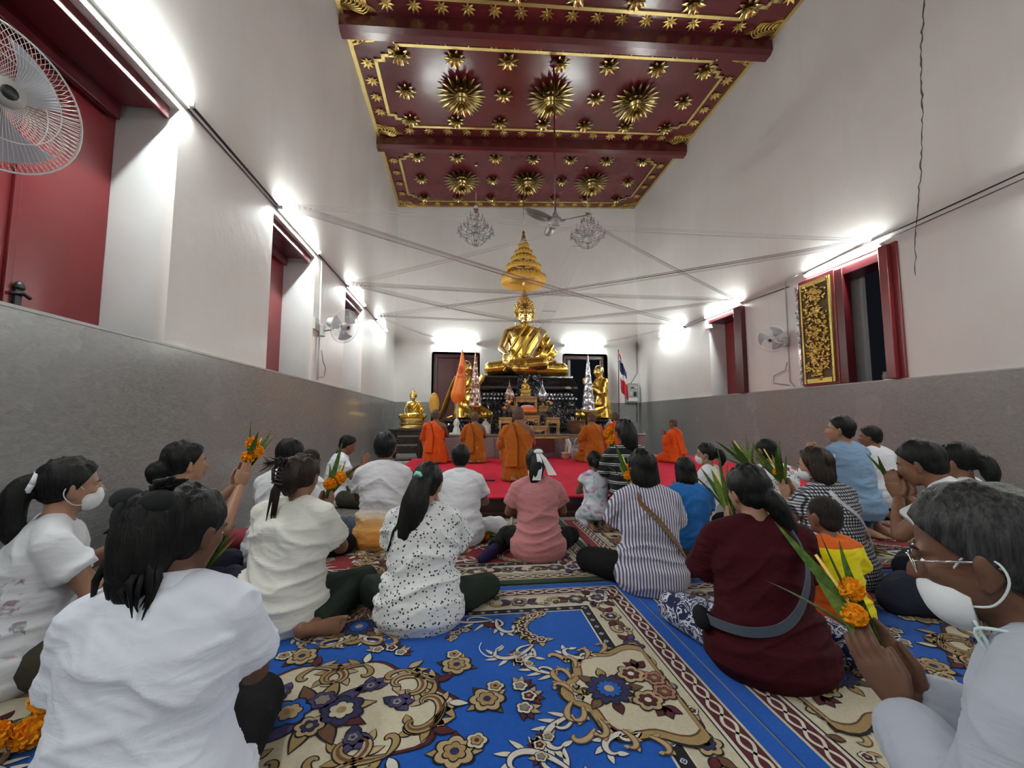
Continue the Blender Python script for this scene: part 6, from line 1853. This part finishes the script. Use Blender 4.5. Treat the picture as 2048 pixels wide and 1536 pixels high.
# ------------------------------------------------------------------ monks on the platform
MK = {}
MK[1] = person((-.50, 7.72), 4, 'leftmost monk kneeling in bright orange robe, right shoulder bare', top=.975, seat='kneel', lean=(0, 8), hp=4, arms='wai', skin=1, hair='stubble', hcol='stubble', robe='orange_robe', shirt=None, pants=None, z0=PZ, d=7.8, cat='monk', name='person')
MK[2] = person((.22, 7.68), 2, 'monk kneeling in amber robe, second from the left', top=.93, seat='kneel', lean=(0, 8), hp=4, arms='wai', skin=1, hair='stubble', hcol='stubble', robe='amber_robe', shirt=None, pants=None, z0=PZ, d=7.8, cat='monk')
MK[3] = person((.73, 5.42), 4, 'nearest monk kneeling in amber robe at the centre of the red carpet', top=.96, seat='kneel', lean=(0, 10), hp=8, hy=6, g=1.12, hipw=1.05, arms='wai', skin=1, hair='stubble', hcol='stubble', robe='amber_robe', shirt=None, pants=None, z0=PZ, d=4.0, cat='monk')
MK[4] = person((2.42, 7.46), -24, 'monk kneeling in amber robe covering both shoulders, right of centre', top=.91, seat='kneel', lean=(0, 10), hp=6, arms='wai', skin=1, hair='stubble', hcol='stubble', robe='full', shirt=None, pants=None, z0=PZ, d=7.7, cat='monk')
MK[5] = person((3.02, 7.86), -6, 'monk in bright orange robe behind the woman with long hair', top=.94, seat='kneel', lean=(0, 8), hp=4, arms='wai', skin=2, hair='stubble', hcol='stubble', robe='orange_robe', shirt=None, pants=None, z0=PZ, d=8, cat='monk')
MK[6] = person((3.92, 7.22), -30, 'rightmost monk in orange robe alone at the platform edge', top=.80, seat='kneel', lean=(2, 14), hp=8, arms='wai', skin=1, hair='stubble', hcol='stubble', robe='orange_robe', shirt=None, pants=None, z0=PZ, d=7.6, cat='monk')
for k_ in (1, 2, 3, 5, 6):
    i = MK[k_]; mt = C['orange_robe'] if k_ in (1, 5, 6) else C['amber_robe']
    strap(i, [(.52, -60), (.49, -44), (.40, -26), (.24, -22), (.08, -22), (-.04, -22)], mt, .13*i['s'], .014, 'shoulder_sash', off=.050)

# ------------------------------------------------------------------ golden statues
LEGS['lotus'] = [((-.10,.04,.11), (-.415,.20,.085), (.12,.31,.080), (.25,.32,.08)), ((.10,.04,.11), (.415,.20,.085), (-.16,.33,.145), (-.29,.31,.15))]
def statue_head(info, mat, flame=True):
    H, hk = info['H'], info['hk']
    c = Blob(); c.ell(H((0,-.018,.034)), (.086*hk,.102*hk,.092*hk), 24, 16, R=info['hR'])
    c.ell(H((0,-.02,.115)), (.050*hk,.055*hk,.045*hk), 18, 12, R=info['hR'])
    hinv = np.array(info['hR'].transposed()); hc = np.array(info['S'](info['hc']))
    def post(co, nf):
        q = (co-hc) @ hinv.T / hk
        cut(q, (0,.066,.062), (0,.80,-.60))
        return (q*hk) @ hinv + hc
    fuse(c, 'curled_hair', mat, info['e'], .010, 2, post=post)
    mb = MB(); rr = []
    for k in range(150):
        z = 1 - 1.25*(k+.5)/150; a = k*2.39996; r_ = math.sqrt(max(0, 1-z*z))
        p = (.088*r_*math.cos(a), -.018+.104*r_*math.sin(a), .034+.094*z)
        if .8*(p[1]-.066) - .6*(p[2]-.062) < -.006: mb.ell(info['H'](p), (.0095*hk,)*3, 6, 4)
    o = mb.build('curls', mat, info['e']); o['kind'] = 'stuff'
    if flame:
        mb = MB(); prof = [(r_, .138+(z_-.14)*.55) for r_, z_ in [(.040,.140),(.044,.150),(.034,.160),(.038,.170),(.028,.182),(.031,.192),(.021,.205),(.024,.214),(.015,.232),(.017,.242),(.007,.275),(.001,.325)]]
        mb.lathe([(r_*hk, z*hk) for r_, z in prof], info['S'](info['hc']) + info['hR'] @ Vector((0,-.02*hk,0)), 16, ax=info['hR']); mb.build('flame_finial', mat, info['e'])
BUD = person((BX, BY-.12), 180, 'big golden seated statue touching the earth, centre of the altar', top=2.10, seat='cross', lean=(0, 3), hp=3, g=1.12, hipw=.88, sw=1.26, headk=1.38, arms='wai', z0=2.07, d=5, cat='statue', name='seated_statue', hair='none', shirt=None, pants=None,
             body_mat=M['gold'], robe='amber_robe', statue=True, legs=LEGS['lotus'],
             armsR=((.285,.03,-.275), (.262,.325,-.375), (.0,.10,-.99), (.0,-1,-.1)), armsL=((.30,.01,-.29), (.085,.20,-.395), (-1,.12,0), (0,0,1)))
statue_head(BUD, M['gold'])
DL = person((.02, 9.55), 112, 'kneeling golden disciple figure left of the altar, behind orange flag', top=1.36, seat='kneel', lean=(0, 4), hp=2, arms='wai', z0=.98, d=9, cat='statue', name='kneeling_statue', hair='none', shirt=None, pants=None, body_mat=M['gold'], robe='amber_robe', statue=True, group='kneeling golden disciples')
DR = person((3.28, 9.55), -100, 'kneeling golden disciple figure right of the altar, facing left', top=1.30, seat='kneel', lean=(0, 4), hp=2, arms='wai', z0=.98, d=9, cat='statue', name='kneeling_statue', hair='none', shirt=None, pants=None, body_mat=M['gold'], robe='amber_robe', statue=True, group='kneeling golden disciples')
mb = MB(); vs = []      # robe tail falling behind the left disciple
for k in range(9):
    t = k/8; w = .10+.05*t
    for sx in (-1, 1):
        vs.append((sx*w, -.16-.42*t, 1.0-.98*t + .03*math.sin(t*6))); 
fs = [(2*k, 2*k+1, 2*k+3, 2*k+2) for k in range(8)]
nn = len(vs); vs += [(x, y-.03, z) for x, y, z in vs]; fs += [tuple(q+nn for q in f)[::-1] for f in fs] + [(2*k, 2*k+2, 2*k+2+nn, 2*k+nn) for k in range(8)] + [(2*k+1, 2*k+1+nn, 2*k+3+nn, 2*k+3) for k in range(8)]
mb.add(vs, fs, True); mb.build('robe_tail', M['gold_robe'], DL['e'])
flush()

# smaller copies of the seated statue, on lotus thrones
def throne(mb, w, d, h):
    rect = [(w*.50,d*.50,0),(w*.52,d*.52,h*.10),(w*.46,d*.46,h*.22),(w*.44,d*.44,h*.36),(w*.50,d*.50,h*.46),(w*.50,d*.50,h*.52),(w*.42,d*.42,h*.58),(w*.42,d*.42,h*.66),(w*.47,d*.47,h*.80),(w*.46,d*.46,h*1.0)]
    prof = rect; n = 28; vs = []; fs = []
    for a_, b_, z in prof:
        for k in range(n):
            a = 2*PI*k/n; c_, s_ = math.cos(a), math.sin(a)
            q = (abs(c_)**3 + abs(s_)**3)**(-1/3)
            vs.append((a_*c_*q, b_*s_*q, z))
    for j in range(len(prof)-1):
        for k in range(n): fs.append((j*n+k, j*n+(k+1) % n, (j+1)*n+(k+1) % n, (j+1)*n+k))
    fs += [tuple(range(n))[::-1], tuple((len(prof)-1)*n+k for k in range(n))]
    mb.add(vs, fs, False)
def small_statue(loc, sc, th, label):
    c = dup(BUD['e'], None, (loc[0], loc[1], loc[2]+th*.97), rz=PI, label=label); c.scale = (sc,)*3
    mb = MB(); throne(mb, 1.98, 1.55, th/sc); mb.v = [(x, y+.38, z-th/sc*.97) for x, y, z in mb.v]
    mb.build('throne', M['gold_dull'], c, bevel=.01)
    mb = MB(); mb.prism([(-.38,0),(.38,0),(.30,-.16),(.10,-.26),(0,-.30),(-.10,-.26),(-.30,-.16)], Matrix(((1,0,0),(0,0,1),(0,1,0))), (0, 1.17, -.12), .05); mb.build('draped_cloth', M['gold_dull'], c)
    return c
small_statue((-1.24, 10.62, .76), .315, .25, 'small golden seated statue on dark carved stand in the left corner')
small_statue((1.42, TY+.26, 1.50), .125, .14, 'tiny golden seated statue on the tallest altar table')
# ------------------------------------------------------------------ rugs: raised woven motifs cut as shapes, layer over layer
def rugmat(name, c):
    m = NT(name); n = m.noise(m.coord(), 90, 3)
    m.col(m.ramp(n, [(.3, tuple(x*.86 for x in c)), (.7, c)])).set(rough=.95, spec=.08, sheen=.1)
    m.bump(m.noise(m.coord(), 420, 2), .35, .004)
    return m.mat
PAL = dict(blue=(.008,.085,.40), navy=(.020,.022,.085), cream=(.55,.49,.36), white=(.62,.58,.50), gold=(.33,.22,.09), tan=(.42,.31,.17), maroon=(.085,.012,.020), black=(.010,.009,.010), purple=(.055,.040,.13), grey=(.22,.20,.19), green=(.018,.040,.022), red=(.20,.010,.018), brown=(.13,.06,.03), pink=(.36,.16,.12))
PK = list(PAL)
PM = [rugmat('rug_' + k, PAL[k]) for k in PK]
class Draw:
    def __init__(self): self.mb = MB(); self.z0 = .0; self.T = lambda x, y: (x, y)
    def poly(self, pts, c, ly):
        q = [self.T(*p) for p in pts]
        n = len(q); cx = sum(p[0] for p in q)/n; cy = sum(p[1] for p in q)/n
        z = ly*.0005
        vs = [(cx, cy, z)] + [(p[0], p[1], z) for p in q]
        self.mb.add(vs, [(0, i+1, (i+1) % n + 1) for i in range(n)], False, PK.index(c))
    def strip(self, pts, ws, c, ly):
        q = [Vector((*p, 0)) for p in pts]; vs = []; z = ly*.0005
        for i, p in enumerate(q):
            t = (q[min(i+1, len(q)-1)] - q[max(0, i-1)]); t = t.normalized() if t.length > 1e-9 else Vector((1,0,0))
            nn = Vector((-t.y, t.x, 0))*ws[i]
            for s_ in (1, -1): a = self.T(*(p + nn*s_).xy); vs.append((a[0], a[1], z))
        self.mb.add(vs, [(2*i, 2*i+1, 2*i+3, 2*i+2) for i in range(len(q)-1)], False, PK.index(c))
    def rect(self, x0, y0, x1, y1, c, ly): self.poly([(x0,y0),(x1,y0),(x1,y1),(x0,y1)], c, ly)
    def leaf(self, x, y, a, L, W, c, ly, out='black', vein=None):
        def sh(k, o):
            pts = []
            for i in range(9):
                t = i/8; pts.append((L*t, W*math.sin(PI*t**.8)*k + o*.0))
            pts += [(p[0], -p[1]) for p in pts[::-1]]
            return [(x + math.cos(a)*(p[0]*(1 if k == 1 else 1.10) - (0 if k == 1 else .05*L)) - math.sin(a)*p[1], y + math.sin(a)*(p[0]*(1 if k == 1 else 1.10) - (0 if k == 1 else .05*L)) + math.cos(a)*p[1]) for p in pts]
        if out: self.poly(sh(1.35, 0), out, ly)
        self.poly(sh(1, 0), c, ly+1)
        if vein: self.strip([(x+math.cos(a)*L*t, y+math.sin(a)*L*t) for t in (.1,.5,.85)], [W*.10]*3, vein, ly+2)
    def flower(self, x, y, r, n, c1, c2, ly, out='black', core='gold', rot=0.0):
        def ring(rr, k): return [(x + rr*(.78+.24*abs(math.cos(n*t/2)))*math.cos(t+rot), y + rr*(.78+.24*abs(math.cos(n*t/2)))*math.sin(t+rot)) for t in [2*PI*i/(n*6) for i in range(n*6)]]
        if out: self.poly(ring(r*1.13, 1), out, ly)
        self.poly(ring(r, 1), c1, ly+1)
        self.poly(ring(r*.66, 1), out or c2, ly+2); self.poly(ring(r*.58, 1), c2, ly+3)
        self.poly([(x + r*.24*math.cos(2*PI*i/10), y + r*.24*math.sin(2*PI*i/10)) for i in range(10)], core, ly+4)
    def scroll(self, x, y, a, L, W, turn, c, ly, out='black', tip=1.0, hi=None):
        """tapering stroke that starts at x,y heading a and curls up"""
        pts = []; ws = []; px, py, aa = x, y, a; n = 26
        for i in range(n):
            t = i/(n-1); pts.append((px, py)); ws.append(W*(.25 + .75*math.sin(PI*min(1, t*1.02))**.8) if tip else W)
            st = L/n*(1-.45*t); px += math.cos(aa)*st; py += math.sin(aa)*st
            aa += turn/n*(.25 + 2.6*t*t)
        if out: self.strip(pts, [w*1.0+.0045 for w in ws], out, ly)
        self.strip(pts, ws, c, ly+1)
        if hi: self.strip(pts, [w*.35 for w in ws], hi, ly+2)
        return px, py
    def plume(self, x, y, a, L, W, turn, c, ly, out='black', m=5, hi=None):
        """acanthus: a curling stroke with side lobes"""
        px, py, aa = x, y, a; n = 20
        for i in range(n):
            t = i/(n-1)
            if i % (n//m) == 1:
                self.leaf(px, py, aa - math.copysign(.75, turn), L*.26*(1-.4*t), W*.85, c, ly, out)
            st = L/n*(1-.45*t); px += math.cos(aa)*st; py += math.sin(aa)*st; aa += turn/n*(.25+2.6*t*t)
        return self.scroll(x, y, a, L, W, turn, c, ly+2, out, hi=hi)
def spray(D, x, y, a, s, ly, c1='cream', c2='maroon', lf='gold', k=3, rng=None):
    """small spray of blossoms and leaves"""
    for j in range(k):
        t = (j-(k-1)/2)
        bx, by = x+math.cos(a+PI/2)*t*s*.62 + math.cos(a)*s*.25*(1-abs(t)), y+math.sin(a+PI/2)*t*s*.62 + math.sin(a)*s*.25*(1-abs(t))
        for q in (-.9, -.3, .4, 1.0): D.leaf(bx, by, a+q+t*.9, s*.62, s*.13, lf if q > 0 else 'maroon', ly)
        D.flower(bx, by, s*.30, 5, c1, c2 if j % 2 else 'grey', ly+3, core='gold')
def side_pattern(D, hw, hh, pal):
    """one quarter-mirrored rug, centre at 0,0"""
    fld, band, braid, edge = pal['field'], pal['band'], pal['braid'], pal['edge']
    e0 = .062
    D.rect(-hw, -hh, hw, hh, pal['rim'], 0)
    D.rect(-hw+e0, -hh+e0, hw-e0, hh-e0, 'cream', 1)
    D.rect(-hw+e0+.010, -hh+e0+.010, hw-e0-.010, hh-e0-.010, braid, 2)
    w1 = e0+.078
    D.rect(-hw+w1, -hh+w1, hw-w1, hh-w1, 'white', 3); D.rect(-hw+w1+.012, -hh+w1+.012, hw-w1-.012, hh-w1-.012, 'black', 4); D.rect(-hw+w1+.018, -hh+w1+.018, hw-w1-.018, hh-w1-.018, band, 5)
    # braid of two crossing waves
    bw = e0+.042
    def braid_run(p, q):
        L = math.hypot(q[0]-p[0], q[1]-p[1]); n = max(2, int(L/.078)); d = ((q[0]-p[0])/L, (q[1]-p[1])/L)
        for ph in (0, PI):
            pts = []; m = n*8
            for i in range(m+1):
                t = i/m*L; o = .019*math.sin(PI*t/(L/n)+ph); pts.append((p[0]+d[0]*t-d[1]*o, p[1]+d[1]*t+d[0]*o))
            D.strip(pts, [.0055]*len(pts), 'white', 4)
    for sy in (-1, 1): braid_run((-hw+bw, sy*(hh-bw)), (hw-bw, sy*(hh-bw)))
    for sx in (-1, 1): braid_run((sx*(hw-bw), -hh+bw), (sx*(hw-bw), hh-bw))
    w2 = w1+.165           # inner edge of the flowered band
    D.rect(-hw+w2-.006, -hh+w2-.006, hw-w2+.006, hh-w2+.006, 'white', 6); D.rect(-hw+w2, -hh+w2, hw-w2, hh-w2, 'black', 7)
    n = int((2*hh-2*w2)/.065)
    for sx in (-1, 1):
        for i in range(n):
            y = -hh+w2+(i+.5)*(2*hh-2*w2)/n; D.flower(sx*(hw-w2-.026), y, .011, 4, 'white', 'blue', 8, out=None, core='white')
    n = int((2*hw-2*w2)/.065)
    for sy in (-1, 1):
        for i in range(n):
            x = -hw+w2+(i+.5)*(2*hw-2*w2)/n; D.flower(x, sy*(hh-w2-.026), .011, 4, 'white', 'blue', 8, out=None, core='white')
    w3 = w2+.055
    D.rect(-hw+w3-.008, -hh+w3-.008, hw-w3+.008, hh-w3+.008, 'white', 9); D.rect(-hw+w3, -hh+w3, hw-w3, hh-w3, fld, 10)
    # flowered band
    wm = (w1+w2)/2+.006
    def band_run(p, q, k):
        L = math.hypot(q[0]-p[0], q[1]-p[1]); a = math.atan2(q[1]-p[1], q[0]-p[0]); n = max(1, round(L/.30))
        for i in range(n):
            t = (i+.5)/n; x, y = p[0]+(q[0]-p[0])*t, p[1]+(q[1]-p[1])*t
            sg = 1 if (i+k) % 2 else -1
            D.flower(x, y, .046, 6, ['grey','purple','tan'][(i+k) % 3], ['maroon','gold','navy'][(i+k) % 3], 10, core='cream', rot=i)
            for s2 in (-1, 1):
                D.scroll(x+s2*.05*math.cos(a), y+s2*.05*math.sin(a), a + (0 if s2 > 0 else PI) + sg*.7*s2, .19, .009, -sg*s2*4.1, pal['scroll'], 8, out='brown')
                for q2 in (.6, -.7): D.leaf(x+s2*.05*math.cos(a), y+s2*.05*math.sin(a), a+(0 if s2 > 0 else PI)+q2, .060, .015, ['purple','maroon','brown'][(i+(q2 > 0)) % 3], 9)
            D.flower(x+.14*math.cos(a)-sg*.035*math.sin(a), y+.14*math.sin(a)+sg*.035*math.cos(a), .021, 5, 'white', 'maroon', 11)
            D.leaf(x-.13*math.cos(a)+sg*.04*math.sin(a), y-.13*math.sin(a)-sg*.04*math.cos(a), a+1.0, .05, .013, 'brown', 10)
    for sy in (-1, 1): band_run((-hw+w1+.05, sy*(hh-wm)), (hw-w1-.05, sy*(hh-wm)), 0)
    for sx in (-1, 1): band_run((sx*(hw-wm), -hh+w2), (sx*(hw-wm), hh-w2), 1)
    for sx in (-1, 1):
        for sy in (-1, 1):                    # corner clusters
            cx, cy = sx*(hw-wm), sy*(hh-wm)
            D.flower(cx, cy, .062, 7, 'white', 'purple', 12, core='gold')
            for q in range(6): D.leaf(cx+.05*math.cos(q*1.05), cy+.05*math.sin(q*1.05), q*1.05, .07, .018, ['brown','purple','maroon'][q % 3], 11)
    # corner sprays on the field and garlands
    ix, iy = hw-w3, hh-w3
    for sx in (-1, 1):
        for sy in (-1, 1):
            D.T = (lambda x, y, sx=sx, sy=sy: (sx*x, sy*y))
            cx, cy = ix-.02, iy-.02
            for q in range(9):                 # garland ring
                a = PI*.55 + q*.28 + .15; rr = .17
                gx, gy = ix-.16+rr*math.cos(a), iy-.15+rr*.8*math.sin(a)
                for q2 in (a+.5, a-.6, a+2.2): D.leaf(gx, gy, q2, .058, .014, pal['scroll'] if q2 > a else 'brown', 12)
                D.flower(gx, gy, .026, 5, 'cream', 'maroon', 15, core='white')
            for (qx, qy, qa, ql, qt) in ((.46,.06,PI*1.06,.46,-3.9), (.44,.05,PI*1.45,.26,3.9), (.86,.14,PI*.85,.34,3.9), (.82,.11,PI*1.25,.22,-4.2), (.30,.30,PI*1.3,.34,-4.0),
                                         (.06,.44,-PI*.55,.40,3.9), (.05,.42,-PI*.95,.26,-3.9), (.24,.52,PI*.9,.30,-4.0)):
                D.plume(ix-qx, iy-qy, qa, ql, .0105, qt, 'white', 13, out='navy', m=6)
                D.scroll(ix-qx, iy-qy, qa+.9*(1 if qt > 0 else -1), ql*.5, .006, -qt, 'white', 15, out='navy')
            for (qx, qy, qa) in ((.62,.17,2.4), (.16,.62,4.2), (.36,.40,3.6)):
                spray(D, ix-qx, iy-qy, qa, .065, 13, 'cream', 'maroon', 'tan')
            D.leaf(ix-.44, iy-.13, PI*.8, .09, .02, 'maroon', 14); D.leaf(ix-.15, iy-.40, PI*1.7, .09, .02, 'maroon', 14)
            D.T = lambda x, y: (x, y)
    # half medallions on the four sides
    def half_med(cx, cy, a, R):
        ca, sa = math.cos(a), math.sin(a)
        D.T = lambda x, y: (cx + x*ca - y*sa, cy + x*sa + y*ca)
        n = 40
        def lobe(k, lift): return [(lift + k*R*(1+.085*math.cos(7*t))*math.cos(t)*.92, k*R*.86*(1+.085*math.cos(7*t))*math.sin(t)) for t in [-PI*.62+PI*1.24*i/n for i in range(n+1)]]
        D.poly(lobe(1.06, 0), 'black', 14); D.poly(lobe(1.02, 0), 'gold', 15); D.poly(lobe(.90, 0), 'brown', 16); D.poly(lobe(.875, 0), 'cream', 17)
        for i in range(9):
            t = -1.25+2.5*i/8; D.plume(R*.95*math.cos(t)*.92, R*.81*math.sin(t), t+1.3*(1 if t > 0 else -1), .13, .008, -3.4*(1 if t > 0 else -1), 'tan', 18, out='brown', m=3)
        for s2 in (-1, 1):
            D.scroll(R*.92, s2*R*.16, s2*.8, .16, .009, s2*3.6, 'tan', 18, out='brown'); D.scroll(R*.80, s2*R*.60, s2*1.2-.2, .15, .009, -s2*3.8, 'tan', 18, out='brown')
        for q in range(8): D.leaf(R*.42+.065*math.cos(q*.785), .065*math.sin(q*.785), q*.785, .065, .016, ['gold','brown','maroon'][q % 3], 18, out='black')
        D.flower(R*.42, 0, .078, 12, 'navy' if pal['field'] == 'blue' else 'maroon', 'blue' if pal['field'] == 'blue' else 'brown', 21, core='tan')
        for s2 in (-1, 1):
            D.flower(R*.04, s2*.075, .052, 6, 'tan', 'maroon', 21, core='white', rot=s2); D.flower(-R*.22, s2*.04, .042, 6, 'pink', 'brown', 21, core='gold')
            for q in (-.8, 0, .8): D.leaf(-R*.1, s2*.11, s2*1.57+q, .06, .016, 'maroon', 20)
        D.T = lambda x, y: (x, y)
    half_med(ix+.05, 0, PI, .30); half_med(-ix-.05, 0, 0, .30); half_med(0, iy+.05, -PI/2, .25); half_med(0, -iy-.05, PI/2, .25)
    # central medallion
    RX_, RY_ = .43, .27
    def ov(k): return [(k*RX_*(1+.06*math.cos(10*t))*math.cos(t), k*RY_*(1+.06*math.cos(10*t))*math.sin(t)) for t in [2*PI*i/80 for i in range(80)]]
    D.poly(ov(1.06), 'black', 12); D.poly(ov(1.04), 'maroon', 13); D.poly(ov(1.0), 'cream', 14)
    NS = 14
    for i in range(NS):
        t = 2*PI*i/NS; sg = 1 if i % 2 else -1
        x, y = RX_*.99*math.cos(t), RY_*.99*math.sin(t); a = math.atan2(RY_*math.cos(t), -RX_*math.sin(t))
        D.plume(x, y, a+(.15 if sg > 0 else PI-.15), .30, .015, sg*4.6, 'tan' if i % 3 else 'gold', 16, out='black', m=5, hi='brown')
        D.scroll(x, y, a+(PI-.5 if sg > 0 else .5), .15, .010, -sg*4.6, 'gold', 17, out='black')
        D.leaf(x*1.03, y*1.05, t+.2*sg, .07, .015, ['white','maroon','tan'][i % 3], 17)
    for i in range(10):
        t = 2*PI*i/10; x, y = RX_*1.33*math.cos(t), RY_*1.38*math.sin(t)
        if i % 5 == 0 or i % 2:
            for q in range(4): D.leaf(x, y, t+q*1.57+.6, .085, .018, ['tan','maroon','gold','brown'][q], 14)
            D.flower(x, y, .060, 6, 'tan', 'gold', 17, core='navy', rot=t)
            D.flower(x+.075*math.cos(t+1.1), y+.075*math.sin(t+1.1), .032, 5, 'cream', 'gold', 18, core='maroon')
        else:
            spray(D, x, y, t, .085, 14, 'white', 'maroon', 'tan')
    for sx in (-1, 1): spray(D, sx*RX_*1.62, 0, 0 if sx > 0 else PI, .095, 15, 'white', 'maroon', 'tan')
    # bouquet inside
    for q in range(10):
        a = q*PI/5+.2; D.leaf(.06*math.cos(a), .04*math.sin(a), a, .13, .024, ['tan','purple','gold','brown','maroon'][q % 5], 18)
    for dx, dy, r_, c1, c2 in ((.08,.0,.070,'navy','cream'), (-.09,.01,.066,'blue' if fld == 'blue' else 'maroon','tan'), (0,.06,.045,'purple','grey'), (0,-.065,.045,'tan','navy')):
        D.flower(dx, dy, r_, 6, c1, c2, 21, core='gold', rot=dx*9)
    for dx, dy, a in ((.26,.02,0), (-.26,.0,PI), (.15,.12,.9), (-.16,.12,2.2), (.15,-.13,-.9), (-.16,-.12,-2.2)):
        for q in (-.8, .0, .8, 2.6): D.leaf(dx, dy, a+q, .060, .019, ['purple','navy','maroon','purple'][int(q*5) % 4], 18)
        D.flower(dx, dy, .028, 5, 'purple', 'grey', 21, core='navy')
def rug(x0, y0, x1, y1, z, pal, label, flipped=False):
    cx, cy = (x0+x1)/2, (y0+y1)/2; hw, hh = (x1-x0)/2, (y1-y0)/2
    e = empty('rug', (cx, cy, z), label=label, cat='rug')
    D = Draw(); side_pattern(D, hw, hh, pal)
    mb = MB(); mb.box((-hw-.002, -hh-.002, 0), (hw+.002, hh+.002, .0075)); mb.build('rug_back', PM[PK.index(pal['rim'])], e, bevel=.003)
    o = D.mb.build('woven_pattern', PM, e); o.location = (0, 0, .0080)
    return e
BLUE = dict(rim='blue', field='blue', band='cream', braid='maroon', edge='black', scroll='tan')
RED = dict(rim='green', field='red', band='cream', braid='brown', edge='black', scroll='brown')
RED2 = dict(rim='red', field='red', band='cream', braid='maroon', edge='black', scroll='brown')
rug(-1.93, .55, .975, 2.53, .001, BLUE, 'blue rug with cream medallion and scroll border in the left foreground')
rug(.99, .55, 3.90, 2.50, .001, BLUE, 'blue rug with cream side medallions in the right foreground')
rug(-1.93, 2.56, .965, 4.22, .001, RED, 'red rug with green rim and cream floral border, left before platform')
rug(1.00, 2.54, 3.92, 4.06, .001, RED2, 'red rug with cream floral border, right before platform')
rug(3.95, 1.2, 5.40, 4.4, .001, RED2, 'narrow red patterned rug along the right wall')
# white thread lying on the blue rug
mb = MB(); rr = random.Random(2)
pts = [(.045,1.93,.012)]
for (x, y) in ((.03,1.90), (.02,1.86), (.03,1.82), (.055,1.79), (.085,1.80), (.09,1.84), (.11,1.86), (.12,1.87)): pts.append((x+.06, y, .0225))
P_, R_ = catmull(pts[1:], [.0022]*(len(pts)-1), 4); mb.tube(P_, .0022, 5)
o = mb.build('loose_thread', M['paper']); tag(o, 'white thread lying in a loop on the blue rug', 'thread')
